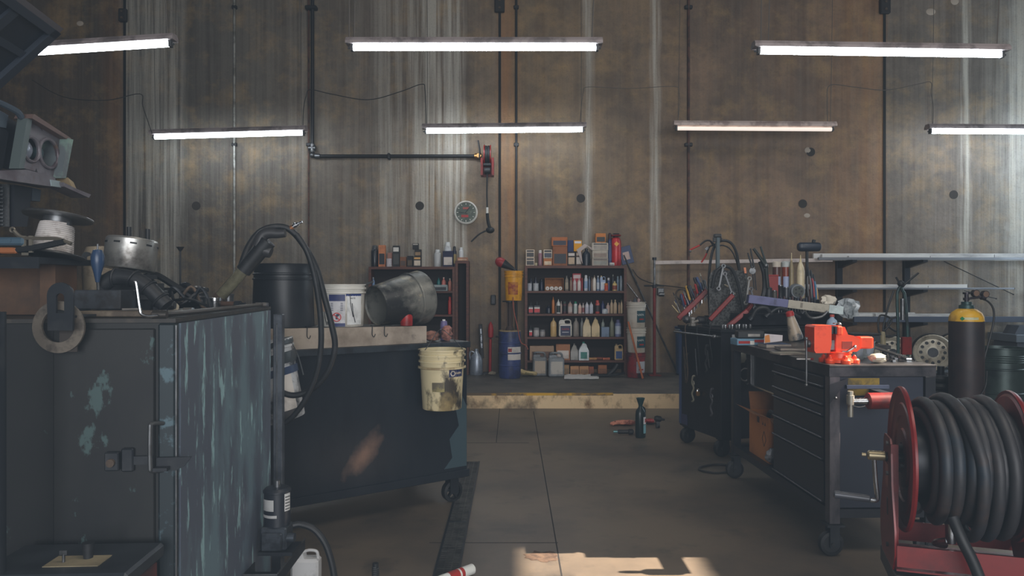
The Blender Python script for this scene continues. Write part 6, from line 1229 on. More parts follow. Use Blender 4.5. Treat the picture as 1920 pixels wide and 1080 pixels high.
t, s = onr('cable_reel', 'round dark spool with grey rim facing out on the tool storage block', 'reel', 1494, .44); h_ = .075; MB().cyl((0,-.035,h_),(0,.02,h_),.062,.07,24).build('drum', pl((110,116,122)), t); MB().cyl((0,-.04,h_),(0,-.0355,h_),.05,None,20).build('face', pl((60,64,58)), t)
for k in range(5): MB().cyl((.028*math.cos(k*1.26),-.043,h_+.028*math.sin(k*1.26)),(.028*math.cos(k*1.26),-.0405,h_+.028*math.sin(k*1.26)),.009,None,8).build('hole', black, t)
MB().lo_hi((-.03,-.03,0),(.03,.02,.012)).build('foot', black, t)
for i, (px, yt, c, lab) in enumerate(((1519,500,(36,36,40),'black handled pliers standing beside the lamp post'),(1524,506,(150,40,50),'red handled pliers standing beside the black pliers'),(1528,514,(50,110,150),'blue handled cutter standing at the rack end'),(1530,530,(190,150,70),'yellow tipped tool standing at the rack end'))):
    t, s = onr('pliers', lab, 'pliers', px, .42+.03*i, 'hand tools at the rack end', (0,R(-4),0)); h_ = zt_of(yt, s); MB().tube([(-.012,0,.0),(-.014,0,h_*.5),(-.005,0,h_*.75)], .008, 6).tube([(.014,0,.0),(.014,0,h_*.5),(.005,0,h_*.75)], .008, 6).build('handle', pl(c), t); MB().lathe([(.014,h_*.72),(.012,h_*.85),(.004,h_)], None, 10).build('jaws', dsteel, t)
for i in range(14):
    px = 1460+5.2*i; t, s = onr('hex_driver', 'small dark handled driver in the row along the tool storage block front', 'driver', px, .30, 'row of small dark drivers'); t.location.z = 1.165
    MB().lo_hi((-.004,-.003,.0),(.004,.008,.06)).build('shaft', steel if i % 3 else bright, t); MB().lathe([(.008,.06),(.011,.07),(.011,.11+.01*(i % 3)),(.006,.12+.01*(i % 3))], None, 10).build('handle', pl([(34,36,44),(40,46,60),(60,40,42)][i % 3]), t)
for i, (x0p, y0p, x1p, y1p, r, c, lab) in enumerate(((1410,500,1402,474,.008,(40,42,46),'short black pliers handle poking above the metal panel, nearest the cable'),(1414,502,1407,466,.008,(36,38,44),'taller black pliers handle poking above the metal panel'),(1436,498,1413,466,.016,(40,46,44),'thick black strap wrench leaning above the metal panel'),(1438,500,1426,462,.010,(36,48,46),'dark green black pliers handle behind the strap wrench'))):
    t = thing('long_pliers', lab, 'pliers'); s = 214; MB().cyl(P(x0p,y0p,s), P(x1p,y1p,s), r, r*.8, 10).cyl(P(x0p,y0p,s), P(x0p+4,y0p+42,s), r*.7, None, 8).build('handle', pl(c), t); MB().sphere(P(x0p,y0p,s), r*1.3).build('pivot', steel, t)
t = thing('black_strap', 'dark diagonal strap hanging at the metal panel edge', 'strap'); MB().tube([P(a_, b_, 212) for a_, b_ in ((1426,490),(1433,512),(1434,540),(1430,560))], .022, 6).build('strap', black, t)
t = thing('disc_tool', 'round grey disc hanging before the metal panel top', 'disc', P(1411,508,216)); MB().cyl((0,0,0),(0,.01,0),.028,None,20).build('disc', steel, t); MB().cyl((0,.002,.02),(-.02,.005,.05),.004).build('hook', dsteel, t)
t = thing('orange_tag', 'small orange tag hanging before the metal panel top', 'tag', P(1397,507,216)); MB().box((0,0,0),(.018,.006,.05),(0,R(-8),0)).build('tag', pl((214,130,90)), t)
t, s = onr('work_lamp', 'black barrel-shaped work lamp on a post above the tool cart', 'work lamp', 1513, .52); h_ = zt_of(472, s); MB().cyl((0,0,0),(0,0,h_+.02),.013).build('post', black, t); MB().cyl((0,0,0),(0,0,.01),.05).build('foot', black, t)
hh = zt_of(463, s); MB().axlathe([(.0,0),(.03,.002),(.04,.015),(.042,.03),(.042,.185),(.038,.2),(.02,.212),(0,.213)], (-.085,0,hh), (.13,0,hh), 24, False, False).build('lamp_head', mat('lamp_navy', (40,48,60), .4), t); MB().cyl((.06,0,hh+.04),(.065,0,hh+.065),.016).build('knob', black, t)

# more tools crowding the cart top
rnd = random.Random(11)
for i in range(12):
    u = .30+.06*i; c0 = r0+(r1-r0)*u+Vector((.035,.06+.02*(i % 3),-.01)); L_ = .07+.04*rnd.random(); c = [(48,66,104),(36,40,50),(60,70,96),(34,36,40),(130,40,40),(70,76,84)][i % 6]; d = Vector((.25*rnd.random()-.25,.05,1)).normalized()
    t = thing('screwdriver', f"{['blue','black','slate','dark','red','grey'][i % 6]} handled driver in the rear row behind the slanted red holder, {ORD[i]} from its tip", 'screwdriver', (0,0,0), 0, 'rear row of drivers behind the red holder'); MB().cyl(c0-Vector((0,0,.05)), c0+d*.03, .004, None, 8).build('shaft', bright, t); MB().axlathe([(.010,0),(.014,.015),(.012,.04),(.017,L_*.8),(.010,L_)], c0+d*.03, c0+d*(.03+L_), 12).build('handle', pl(c,.4), t)
for i in range(9):
    lx = .03+.032*i; t = tct('socket', 'small steel socket in the row along the tool cart front edge', 'socket', lx, .03+.012*(i % 2), MT+.001, 'row of sockets on the tool cart'); MB().lathe([(.013,0),(.014,.004),(.014,.03),(.011,.034),(.009,.034),(.009,.02),(0,.02)], None, 14, cap1=False).build('socket', bright if i % 2 else steel, t)
for i, (px, py, ang, L_, c, lab) in enumerate(((1352,520,12,.17,(120,124,128),'grey wrench hanging upper left on the patterned sheet'),(1366,532,-20,.15,(90,92,96),'dark combination wrench hanging in the middle of the patterned sheet'),(1402,545,8,.18,(130,130,126),'pale wrench hanging at the patterned sheet outer edge'),(1412,560,-12,.14,(70,72,78),'short dark wrench low at the patterned sheet outer edge'))):
    q_ = P(px, py, 219.5); t = thing('hanging_wrench', lab, 'wrench', q_, 0, 'wrenches on the patterned sheet', (0,R(ang),0)); MB().box((0,0,0),(.016,.007,L_),None,.002).build('shank', pl(c,.3), t); MB().torus((0,0,L_/2+.014),.014,.006,(0,1,0),16,6).build('ring_end', pl(c,.3), t); MB().torus((0,0,-L_/2-.014),.014,.006,(0,1,0),16,6).build('jaw_end', pl(c,.3), t)
for i, (px, yt, w_, c, lab) in enumerate(((1441,540,.03,(40,42,46),'short dark can before the dull red tin'),(1452,546,.024,(70,66,60),'grey brown small can before the dull red tin'),(1463,536,.026,(36,38,42),'black small can before the brown jar'),(1474,540,.028,(50,52,58),'slate coloured small can before the orange jar'))):
    t, s = onr('small_can', lab, 'can', px, .405, 'small dark cans on the storage block'); h_ = zt_of(yt, s); MB().lathe([(w_,0),(w_,h_*.9),(w_*1.06,h_*.92),(w_*1.06,h_)], None, 18).build('can', pl(c,.35), t); MB().lathe([(w_*.8,h_),(w_*.78,h_+.008)], None, 14).build('lid', steel, t)
for i, (px, py, r_, c, lab) in enumerate(((1300,600,.035,(110,106,98),'tan grey spark-plug-like fitting on the tool cart end'),(1330,585,.03,(64,66,70),'dark round fitting below the upper red holder'),(1352,592,.03,(130,126,118),'pale grey fitting beside the steel pole foot'),(1392,608,.028,(150,140,120),'cream fitting on the cart top beside the hose end'),(1370,606,.032,(50,52,58),'black round fitting beneath the middle red holder'))):
    q_ = P(px, py, 216); t = thing('pipe_fitting', lab, 'fitting', (q_.x, q_.y+.03, MT+.001), R(40*i), 'fittings scattered on the tool cart'); MB().lathe([(r_,0),(r_,.02),(r_*.6,.025),(r_*.6,.05),(r_*.8,.055),(r_*.8,.075)], None, 6+i).build('body', pl(c,.35), t); MB().cyl((0,0,.03),(.05,0,.045),r_*.4).build('branch', pl(c,.35), t)
for i in range(3):
    t = thing('thin_cable', f"{['dark','grey','brownish'][i]} thin cable drooping over the tool cart side, {ORD[i]} from the push handle end", 'cable'); x_ = .1+.2*i; MB().tube([tcp(.08,x_,MT+.01),tcp(-.03,x_+.01,MT+.015),tcp(-.035,x_+.02,.95),tcp(-.03,x_-.01,.8-.08*i),tcp(-.028,x_+.03,.72-.08*i),tcp(-.03,x_+.06,.86)], .005, 6).build('cable', [black,dsteel,rust][i], t)

# ---------------------------------------------------------------- bottle and rags on the floor
s_ = 203.6; t = thing('oil_bottle', 'dark green-black oil bottle with funnel cap standing on the open floor', 'bottle', ((1201-960)/s_, F/s_, .001), R(18))
MB().lathe([(.046,0),(.05,.006),(.05,.21),(.044,.245),(.022,.275),(.02,.285)], None, 20, 1, .8).build('body', mat('bottle_green_black', (26,40,42), .3), t); MB().tube([(.02,0,.28),(.042,0,.262),(.048,0,.225)], .007, 8).build('handle', mat('bottle_green_black', (26,40,42)), t)
MB().lathe([(.018,.285),(.02,.3),(.038,.355),(.04,.362),(.034,.362),(.014,.3)], None, 20, cap1=False).build('funnel', mat('funnel_green', (28,60,62), .4), t)
MB().lathe([(.0515,.04),(.0515,.12)], None, 10, 1, .8, arc=(R(-80),R(-5))).build('label_panel', pl((120,170,180)), t); MB().lathe([(.0515,.125),(.0515,.19)], None, 10, 1, .8, arc=(R(-80),R(-5))).build('label_panel', pl((220,216,220)), t)
MB().lathe([(.052,.14),(.052,.175)], None, 5, 1, .8, arc=(R(-60),R(-30))).build('label_mark', redb, t)
ragm = mat('pink_rag', (206,136,112), .9, 0, (120,64,54), 14)
t = thing('work_gloves', 'reddish work glove pair lying on the floor beside the oil bottle', 'gloves', P(1168,797,187)); t.location.z = .001
MB().crumple((.02,0,.026),(.22,.13,.05),3,14,.25).build('palm', ragm, t)
for k, (dx, dy) in enumerate(((-.12,.02),(-.13,-.02),(-.115,-.05),(-.05,.09))): MB().tube([(dx*.3,dy*.5,.02),(dx*.7,dy,.022),(dx,dy*1.2,.012)], .011, 8).build('finger', ragm, t)
t = thing('floor_tool', 'black air ratchet lying on the floor before the oil bottle', 'air tool', P(1176,815,200)); t.location.z = .001; MB().axlathe([(.016,0),(.02,.01),(.02,.10),(.026,.105),(.026,.14),(.014,.15)], (-.09,0,.027), (.07,.0,.027), 16).build('body', black, t); MB().cyl((-.13,0,.027),(-.09,0,.027),.012).build('coupling', mat('teal_metal', (90,130,134), .35, .6), t)
t = thing('red_rag', 'bright red cloth bunched on the floor behind the oil bottle', 'rag', P(1219,795,186)); t.location.z = .001; MB().crumple((0,0,.03),(.09,.09,.055),8,12,.3).build('cloth', redb, t); MB().crumple((.0,-.01,.012),(.12,.07,.02),9,12,.2).build('dark_fold', black, t)
t = thing('impact_gun', 'small black and chrome impact tool standing on the floor beside the red cloth', 'air tool', P(1233,802,191)); t.location.z = .001
MB().lo_hi((-.02,-.02,0),(.02,.02,.07),.006).build('grip', mat('chrome_grip', (110,112,116), .25, .8, (40,40,44), 14), t); MB().axlathe([(.02,0),(.03,.02),(.028,.06),(.012,.075),(.01,.1)], (-.03,0,.095), (.07,0,.08), 16).build('body', black, t)

# ---------------------------------------------------------------- wall rack with long bars
RS = 138.; t = thing('wall_rack', 'dark steel cantilever rack holding long pale metal bars on the wall', 'rack', (wx(1570), WY-.002, 0))
def rx(px): return (px-960)/WS-wx(1570)
lv = {1:HC-(488-HY)/RS, 2:HC-(543-HY)/RS, 3:HC-(604-HY)/RS}
for px in (1571, 1697, 1930):
    MB().lo_hi((rx(px)-.04,-.06,.18),(rx(px)+.04,.0,HC-(486-HY)/RS)).build('upright', blackp, t)
    for k in (1,2,3): MB().prism([(-.062,lv[k]-.1),(-.062,lv[k]-.0),(-.52,lv[k]-.0),(-.52,lv[k]-.03)], -.03, .03, T(rx(px)+.0,0,0) @ Matrix.Rotation(PI/2,4,'Z') @ Matrix.Diagonal((1,-1,1,1))).build('arm', blackp, t)
barm = mat('pale_bar', (220,220,218), .4, .1, (150,150,152), 3, .5, .7, (.3,1,1)); barg = mat('grey_bar', (140,144,152), .35, .5, (100,104,110), 3, .5, .7, (.3,1,1)); bart = mat('wood_bar', (170,120,100), .6)
def bar(x0, x1, y0, y1, dy, h_, m, lab, dpt=.05):
    """y0,y1: pixel rows of the bar's top at both ends"""
    Y = WY-dy; s = F/Y; a = Vector(((x0-960)/s, Y, HC-(y0-HY)/s-h_/2)); b = Vector(((x1-960)/s, Y, HC-(y1-HY)/s-h_/2)); d = b-a
    t = thing('metal_bar', lab, 'bar', (0,0,0), 0, 'long bars on the wall rack'); MB().box((a+b)/2, (d.length, dpt, h_), d.to_track_quat('X','Z').to_matrix().to_4x4(), .003).build('bar', m, t); MB().box(b+Vector((.004,0,0)), (.006, dpt*.9, h_*.9)).build('end_cap', dsteel, t)
bar(1228,1560,489,484,.24,.05,pl((206,192,186),.5),'long thin off-white bar reaching left from the wall rack to the pipe stand')
z1 = lambda k, dy: HY+(HC-lv[k])*F/(WY-dy)   # pixel row of an arm top at that depth
def rbar(x0, x1, k, dy, h_, m, lab, lift=0, dpt=.05): yy = z1(k,dy)-(h_+lift+.002)*F/(WY-dy); bar(x0,x1,yy,yy,dy,h_,m,lab,dpt)
rbar(1524,1990,1,.14,.10,barm,'tall pale bar at the back of the top rack level')
rbar(1540,1862,1,.24,.085,barm,'bright pale bar ending short on the top rack level',.0)
rbar(1590,1742,1,.34,.06,barm,'short pale bar near the front of the top rack level')
rbar(1534,1970,1,.44,.035,barg,'thin grey bar along the front of the top rack level')
rbar(1470,1812,2,.16,.07,barm,'long pale bar at the back of the middle rack level')
rbar(1520,1738,2,.28,.05,barm,'pale bar before the back one on the middle rack level')
rbar(1530,1900,2,.42,.025,barg,'thin grey strip along the front of the middle rack level')
rbar(1600,1925,3,.42,.075,mat('blue_grey_beam', (84,92,108), .45, .4),'blue grey beam along the front of the lowest rack level')
rbar(1640,1786,3,.28,.11,barm,'pale square bar in the middle of the lowest rack level')
t = thing('round_pipe', 'pale round pipe lying on the lowest rack level', 'pipe'); Y = WY-.17; s = F/Y; zp_ = lv[3]+.055; MB().cyl(((1590-960)/s,Y,zp_+.02),((1714-960)/s,Y,zp_+.02),.05).build('pipe', barm, t); MB().cyl(((1714-960)/s,Y,zp_+.02),((1714.6-960)/s,Y,zp_+.02),.04).build('open_end', dsteel, t)
rbar(1640,1990,3,.10,.03,bart,'reddish wooden strip at the back of the lowest rack level')
for a_, b_, c_, d_, lab in ((1808,545,1868,560,'thin dark rod leaning diagonally on the wall under the middle rack level'),(1770,490,1900,552,'long thin dark rod leaning diagonally between the rack levels')):
    t = thing('thin_rod', lab, 'rod'); MB().cyl(P(a_,b_,134.2), P(c_,d_,134.2), .006, None, 6).build('rod', dsteel, t); MB().sphere(P(c_,d_,134.2), .01).build('tip', dsteel, t)

# ---------------------------------------------------------------- gas cylinder, drum, stand, wheels
s_ = 257.; t = thing('gas_cylinder', 'dark brown gas cylinder with yellow shoulder and gauges on top', 'gas cylinder', ((1812-960)/s_, F/s_, .001)); z_ = lambda y: HC-(y-HY)/s_
r = 29.5/s_; zsh, zsp = z_(602), z_(580)
cyl_m = mat('dark_brown_cylinder', (56,46,46), .5, .2, (40,38,42), 5, .45, .65)
MB().lathe([(r*.9,0),(r,.02),(r,zsh-.001)], None, 40, cap1=False).build('body', cyl_m, t)
MB().lathe([(r+.0005,zsh-.001),(r*.97,zsh+.03),(r*.85,zsh+.06),(r*.6,zsh+.082),(r*.45,zsh+.09)], None, 40, cap0=False).build('shoulder', mat('cylinder_yellow', (206,160,40), .4, 0, (150,112,40), 10, .52, .7), t)
MB().lathe([(r*1.0,zsh+.012),(r*.985,zsh+.03)], None, 8, arc=(R(-135),R(-80))).build('paper_label', pl((190,190,150)), t)
MB().box((-r*.70*.99,-r*.72,zsh+.02),(.022,.003,.022),(0,R(45),R(-45))).build('green_diamond', pl((40,130,80)), t)
MB().lathe([(r*.44,zsh+.088),(r*.42,zsh+.115),(r*.3,zsh+.12),(r*.3,zsh+.14)], None, 24).build('neck_ring', mat('neck_green', (46,70,70), .45, .4), t)
v = zsh+.14; MB().cyl((0,0,v),(0,0,v+.055),.014).lo_hi((-.02,-.012,v+.01),(.02,.012,v+.03),.003).cyl((0,0,v+.055),(0,0,v+.07),.024).build('valve', mat('valve_dark', (48,44,50), .4, .5), t)
MB().cyl((0,0,v+.022),(.10,-.01,v+.035),.009).cyl((.1,-.01,v+.035),(.13,-.012,v+.03),.02).build('regulator', mat('valve_dark', (48,44,50)), t)
for gx, gz in ((.055,.062),(.125,.055)):
    MB().cyl((gx,.0,v+gz),(gx+.0,-.03,v+gz),.026,None,22).build('gauge', mat('valve_dark', (48,44,50)), t); MB().cyl((gx,-.0305,v+gz),(gx,-.032,v+gz),.021,None,20).build('gauge_face', mat('gauge_face', (104,84,70), .4), t)
MB().tube([(.12,-.0,v+.02),(.16,0,v+.0),(.195,0,v-.05),(.20,0,v-.13),(.175,0,v-.25),(.14,0,v-.38),(.125,.0,v-.46)], .007, 8).build('hose', black, t)
MB().tube([(.118,-.05,v-.5),(.06,-.115,v-.62),(-.03,-.125,v-.72),(-.09,-.09,v-.8)], .004, 6).build('chain', dsteel, t)
s_ = 176.; t = thing('steel_drum', 'dark green-grey ribbed steel drum beside the gas cylinder', 'drum', ((1877-960)/s_, F/s_, .001)); h_ = HC-(651-HY)/s_; r = .226
pr = [(r,0),(r+.006,.006),(r+.006,.016),(r,.02)]
for z in (.36,.70): pr += [(r,h_*z-.012),(r+.010,h_*z-.005),(r+.010,h_*z+.005),(r,h_*z+.012)]
for k in range(4): pr += [(r,h_*.80+.022*k-.006),(r+.005,h_*.80+.022*k),(r,h_*.80+.022*k+.006)]
pr += [(r,h_-.012),(r+.008,h_-.008),(r+.008,h_),(r-.004,h_),(r-.006,h_-.03),(0,h_-.03)]
MB().lathe(pr, None, 48, cap1=False).build('drum', mat('drum_green', (62,76,74), .38, .4, (40,50,52), 4, .45, .65), t); MB().cyl((.08,.06,h_-.029),(.08,.06,h_-.02),.03).build('bung', dsteel, t)
t = thing('tire_stack', 'stack of dark rubber rings on a stand between the workbench and gas cylinder', 'rings', ((1764-960)/245, F/245, .001)); 
for k in range(5): MB().torus((0,0,.46+.058*k), .06, .028, (0,0,1), 24, 8).build('rubber_ring', black, t)
MB().cyl((0,0,0),(0,0,.43),.05).cyl((0,0,.40),(0,0,.78),.025).cyl((0,0,0),(0,0,.02),.1).build('stand', dsteel, t)
t = thing('bench_cart', 'low grey steel table carrying old truck wheels on the platform', 'table', ((1712-960)/150, F/150, PZ+.001)); zt2 = HC-(691-HY)/150-PZ
MB().lo_hi((-.5,-.25,zt2-.03),(.55,.4,zt2-.001),.004).build('tabletop', mat('table_grey', (110,120,130), .45, .4), t)
for x_, y_ in ((-.47,-.22),(.5,-.22),(-.47,.17),(.5,.17)): MB().lo_hi((x_-.02,y_-.02,0),(x_+.02,y_+.02,zt2-.031)).build('leg', dsteel, t)
rimm = mat('old_white_rim', (190,184,168), .45, .2, (120,110,96), 9, .48, .66)
for i, (px, rr_, lab) in enumerate(((1662,.185,'pale truck wheel rim partly hidden by the green stand'),(1737,.195,'pale truck wheel rim with round holes standing beside the gas cylinder'),(1781,.195,'pale truck wheel rim half hidden behind the gas cylinder'))):
    q_ = P(px, 600, 152 if i < 2 else 148.6); t = thing('wheel_rim', lab, 'wheel', (q_.x, q_.y-.14, PZ+zt2+rr_+.0305), R(-22 if i else -8), 'truck wheels on the low table'); rr = rr_
    MB().axlathe([(rr+.03,0.02),(rr+.03,.16),(rr,.18)], (0,-.02,0), (0,.18,0), 36, False, False).build('tire', black, t)
    MB().axlathe([(rr+.025,.0),(rr+.012,-.012),(rr-.0,-.0),(rr-.025,.02),(rr-.035,.04)], (0,-.02,0), (0,.1,0), 36, False, False).build('outer_rim', rimm, t)
    MB().axlathe([(rr-.033,.03),(rr*.55,.02),(rr*.4,.0),(rr*.3,.0)], (0,-.02,0), (0,.1,0), 36, False, False).build('disc', rimm, t)
    for k in range(12): c_, s2 = (rr*.66)*math.cos(PI*k/6), (rr*.66)*math.sin(PI*k/6); MB().cyl((c_,-.004,s2),(c_,.008,s2),rr*.10,None,10).build('hand_hole', black, t)
    MB().cyl((0,-.03,0),(0,.06,0),rr*.30).build('hub', dsteel, t)
s_ = 205.; t = thing('tube_stand', 'green tubular steel stand with draped black cables behind the workbench', 'stand', ((1692-960)/s_, F/s_, .001)); z_ = lambda y: HC-(y-HY)/s_; X_ = lambda x: (x-1692)/s_
gt = mat('green_tube', (50,78,76), .4, .4, (40,50,52), 8)
MB().tube([(X_(1684),0,.0),(X_(1684),0,z_(640)),(X_(1682),0,z_(560)),(X_(1684),0,z_(545)),(X_(1688),0,z_(538)),(X_(1692),0,z_(545)),(X_(1697),0,z_(560)),(X_(1702),0,z_(640)),(X_(1702),0,.0)], .013, 10).build('frame_tube', gt, t)
MB().tube([(X_(1680),0,z_(520)),(X_(1688),0,z_(533)),(X_(1692),0,z_(538)),(X_(1700),0,z_(530)),(X_(1722),0,z_(512))], .009, 8).sphere((X_(1689),0,z_(532)),.03).build('top_fork', black, t); MB().cyl((0,0,z_(560)),(0,0,z_(600)),.02).build('centre_clamp', steel, t)
MB().tube([(X_(1676),.0,z_(545)),(X_(1664),.0,z_(580)),(X_(1656),0,z_(620)),(X_(1672),0,z_(600)),(X_(1650),0,z_(592)),(X_(1648),0,z_(622)),(X_(1665),0,z_(632)),(X_(1680),0,z_(628))], .009, 8).tube([(X_(1682),0,z_(594)),(X_(1668),0,z_(600)),(X_(1666),0,z_(612)),(X_(1680),0,z_(622))], .009, 8).build('cable', black, t)
MB().cyl((X_(1655),0,z_(622)),(X_(1656),0,z_(660)),.02,.03).build('plug', pl((150,140,110)), t); MB().lo_hi((-.2,-.2,0),(.2,.2,.02)).build('base_plate', dsteel, t)
MB().lo_hi((X_(1690),-.02,z_(665)),(X_(1708),.02,z_(632)),.004).build('red_bracket', redp, t)
t = thing('metal_shelf', 'grey machine table against the wall at the picture edge', 'table', (wx(1905), WY-.45, PZ+.001)); z_ = lambda y: HC-(y-HY)/140-PZ
MB().lo_hi((-.5,-.3,z_(640)),(.7,.3,z_(626)),.004).build('tabletop', mat('table_grey', (110,120,130)), t); MB().lo_hi((-.45,-.25,.0),(.65,.25,z_(640)-.001),.01).build('cabinet', mat('machine_grey', (84,90,100), .5, .3), t)
MB().prism([(-.42,z_(626)+.001),(-.1,z_(626)+.001),(-.2,z_(610)),(-.36,z_(610))], -.15, .1).build('housing', mat('machine_grey', (84,90,100)), t)
t = thing('white_sack', 'white boxy carton on a tan one at the picture edge beside the drum', 'box', ((1919-960)/170, F/170, .001)); MB().lo_hi((-.05,-.1,.0),(.2,.1,HC-(716-HY)/170),.004).build('lower_box', card, t); MB().lo_hi((-.055,-.1,HC-(716-HY)/170+.001),(.2,.1,HC-(694-HY)/170),.004).build('upper_box', white, t)
t = thing('green_pipe', 'blue plastic bin behind the tool cart end', 'bin', (bx_(1272), BY-.0, PZ+.001)); t.name = 'blue_bin'; hz = HC-(612-HY)/136-PZ; MB().lathe([(.10,0),(.12,.02),(.13,hz-.03),(.14,hz-.02),(.14,hz),(.125,hz)], None, 28).build('bin', pl((62,84,120)), t); MB().lathe([(.138,hz-.05),(.143,hz-.045),(.143,hz-.035),(.138,hz-.03)], None, 28, cap0=False, cap1=False).build('rim', pl((150,164,170)), t); t.location.x += .09

# ---------------------------------------------------------------- red hose reel in the foreground
a_ = Vector((.95,-.31,0)).normalized(); t = thing('hose_reel', 'large red hand-cranked reel wound with thick dark hose in the foreground', 'hose reel', (1.377, 2.64, 0), math.atan2(a_.y, a_.x)); reel = t; upd()
RZ = .790; L_ = .335; rr = .252
redr = mat('reel_red', (118,26,26), .36, .1, (84,20,22), 7, .5, .72, col3=(56,40,38), s3=20, lo3=.66, hi3=.72)
def disc(x, sg_):
    pr = [(.0,.012),(.05,.012),(.055,.0),(.10,.0),(.105,.006),(.145,.006),(.15,.0),(.19,.0),(.195,.004),(rr-.022,.004),(rr-.012,-.006),(rr-.004,-.008),(rr,0),(rr-.002,.008),(rr-.012,.006),(rr-.02,.012),(.19,.010),(.0,.016)]
    return MB().axlathe(pr, (x,0,RZ), (x+sg_,0,RZ), 64, False, False)
disc(0, 1).build('side_disc', redr, t); disc(L_, -1).build('side_disc', redr, t)
for k in range(4): MB().cyl((-.012,.05*math.cos(PI*k/2+.4),RZ+.05*math.sin(PI*k/2+.4)),(.0,.05*math.cos(PI*k/2+.4),RZ+.05*math.sin(PI*k/2+.4)),.008,None,6).build('bolt', steel, t)
MB().cyl((-.05,0,RZ),(L_+.05,0,RZ),.016).cyl((.018,0,RZ),(L_-.018,0,RZ),.12).build('axle', dsteel, t)
hm = mat('weathered_hose', (44,44,47), .55, 0, (66,52,46), 5, .52, .72, col3=(36,46,56), s3=4, lo3=.55, hi3=.66)
def wrap(xs, rc, rt, ph=0, n=30, zz=0, amp=0):
    pts = []
    for j in range(n*(len(xs)-1)+1):
        k = j/n; i = min(int(k), len(xs)-2); f = k-i; ff = f*f*(3-2*f) if True else f
        x = xs[i]+(xs[i+1]-xs[i])*max(0, min(1, (f-.35)/.3)); a = 2*PI*k+ph
        r_ = rc*(1+amp*math.sin(a*.5+i)); pts.append((x, r_*math.cos(a), RZ+r_*math.sin(a)+zz*(1 if math.sin(a) < 0 else 0)))
    return MB().tube(pts, rt, 12, 1)
wrap([.042+.0405*k for k in range(8)], .165, .0195, -PI/2).build('hose_coil', hm, t)
wrap([.055,.098,.136,.178,.212,.262,.298], .196, .0195, -PI/2+.2, amp=.03).build('hose_coil', hm, t)
wrap([.118,.200,.245,.290], .212, .0185, -PI/2+.5, zz=-.03, amp=.04).build('hose_coil', hm, t)
# frame
def sideplate(x, x2):
    ol = [(-.055,RZ+.075),(.055,RZ+.075),(.075,RZ+.055),(.09,RZ-.08),(.15,RZ-.22),(.15,RZ-.30),(.11,RZ-.36),(-.11,RZ-.36),(-.15,RZ-.30),(-.15,RZ-.22),(-.09,RZ-.08),(-.075,RZ+.055)]
    return MB().prism(ol, x, x2, Matrix.Rotation(PI/2,4,'Z') @ Matrix.Diagonal((1,-1,1,1)))
sp_ = sideplate(-.046,-.040); sp_.lo_hi((-.046,-.078,RZ-.34),(-.022,-.072,RZ+.06)).build('side_plate', redr, t)
sp_ = sideplate(L_+.040,L_+.046); sp_.build('side_plate', redr, t)
MB().lo_hi((-.039,-.152,RZ-.335),(L_+.2,-.146,RZ-.265)).lo_hi((-.039,.146,RZ-.335),(L_+.2,.152,RZ-.265)).lo_hi((-.039,-.145,RZ-.352),(L_+.2,.145,RZ-.346)).build('base_channel', redr, t)
MB().lo_hi((-.048,-.03,RZ-.10),(-.0465,.02,RZ-.02)).build('worn_sticker', pl((150,84,70)), t)
for z in (RZ+.055,RZ-.05,RZ-.3): MB().cyl((-.054,-.03,z),(-.046,-.03,z),.008,None,6).build('bolt', steel, t)
MB().lo_hi((-.0475,-.02,RZ-.20),(-.0462,.0,RZ-.14)).build('slot', black, t)
ck = MB().axlathe([(.012,0),(.017,.004),(.017,.055),(.012,.06)], (-.05,0,RZ+.003), (-.12,0,RZ+.003), 20).cyl((-.115,0,RZ+.003),(-.128,0,RZ+.003),.007).build('crank_hub', mat('dull_brass', (150,138,110), .4, .7), t)
MB().tube([(-.088,0,RZ-.012),(-.084,0,RZ-.08),(-.078,0,RZ-.14),(-.08,0,RZ-.155),(-.095,0,RZ-.158),(-.12,0,RZ-.152)], .0085, 10).build('crank_arm', bright, t)
MB().axlathe([(.010,0),(.013,.004),(.013,.10),(.0145,.108),(.0145,.118),(.010,.122)], (-.10,0,RZ-.154), (-.24,0,RZ-.146), 18).build('crank_grip', mat('grip_grey', (64,66,72), .4, .2), t)
MB().cyl((.14,-.06,RZ-.265),(.14,-.06,RZ-.155),.017).tube([(.13,-.06,RZ-.26),(.10,-.03,RZ-.28),(.14,.02,RZ-.30)], .012, 8).build('swivel_fitting', bright, t)
MB().tube([(.115,-.20,RZ-.14),(.135,-.225,RZ-.2),(.17,-.235,RZ-.28),(.20,-.24,RZ-.38),(.215,-.245,RZ-.5),(.22,-.25,RZ-.65),(.25,-.3,.06),(.3,-.38,.022)], .0175, 12).build('loose_hose', black, t)
st_ = thing('reel_stand', 'dark steel bench frame beneath the red hose reel', 'stand', (1.377, 2.64, 0), math.atan2(a_.y, a_.x))
MB().lo_hi((-.045,-.16,RZ-.42),(L_+.3,.16,RZ-.362),.004).build('beam', mat('stand_dark', (50,44,44), .6, .2, (34,34,36), 6), st_)
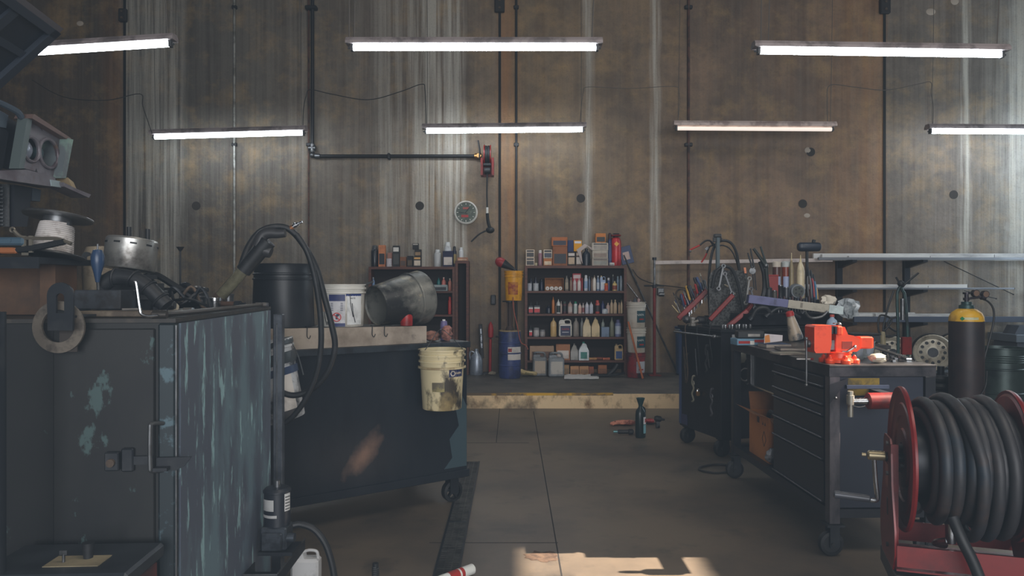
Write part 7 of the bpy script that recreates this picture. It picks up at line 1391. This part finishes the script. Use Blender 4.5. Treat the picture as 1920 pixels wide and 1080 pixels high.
MB().lo_hi((.08,-.12,.012),(.36,.12,RZ-.421),.006).build('pedestal', mat('pedestal_dark', (34,36,40), .5, .3), st_); MB().lo_hi((.02,-.2,0),(.45,.2,.0115)).build('foot_plate', dsteel, st_)
# ---------------------------------------------------------------- light and camera
def area(name, loc, rot, sx, sy, e, col):
    l = bpy.data.lights.new(name, 'AREA'); l.shape = 'RECTANGLE'; l.size = sx; l.size_y = sy; l.energy = e; l.color = col
    o = bpy.data.objects.new(name, l); C.objects.link(o); o.location = loc; o.rotation_euler = rot; return o
area('daylight_from_open_door', (1.6, YB+.1, 2.3), (R(90), 0, 0), 7, 3.6, 560, (.96,.97,1.0))
area('cool_side_fill', (X1-.05, 8.9, 2.9), (R(90), 0, R(90)), 2.4, 3.2, 60, (.75,.90,1.0))  # added fill beside the solid right wall; no window there
area('warm_top_fill', (3, 1.5, ZC-.1), (R(14), 0, 0), 5, 3, 230, (1.0,.92,.82))  # added overhead fill under a closed ceiling
sun = bpy.data.lights.new('sun', 'SUN'); sun.energy = 24; sun.angle = R(.5); sun.color = (1, .86, .72)
so = bpy.data.objects.new('sun', sun); C.objects.link(so)
so.rotation_euler = Vector((-1.27, .0, -1)).to_track_quat('-Z','Y').to_euler()
w = bpy.data.worlds.new('world'); bpy.context.scene.world = w; w.use_nodes = True
w.node_tree.nodes['Background'].inputs[0].default_value = (.7,.78,.88,1); w.node_tree.nodes['Background'].inputs[1].default_value = .35
cam = bpy.data.cameras.new('camera'); co = bpy.data.objects.new('camera', cam); C.objects.link(co)
co.location = (0, 0, HC); co.rotation_euler = (R(90), 0, 0); cam.sensor_width = 36; cam.lens = 36*F/1920; cam.shift_y = -5/1920; cam.clip_start = .05
bpy.context.scene.camera = co
sc = bpy.context.scene
sc.view_settings.view_transform = 'Standard'; sc.view_settings.look = 'None'; sc.view_settings.exposure = 0
sc.view_settings.use_curve_mapping = True
cm = sc.view_settings.curve_mapping; cm.use_clip = False
for i, v in enumerate((.0145, .0185, .0225)):
    c = cm.curves[i]; c.points[0].location = (0, v); c.points[1].location = (1, 1)
cm.update()
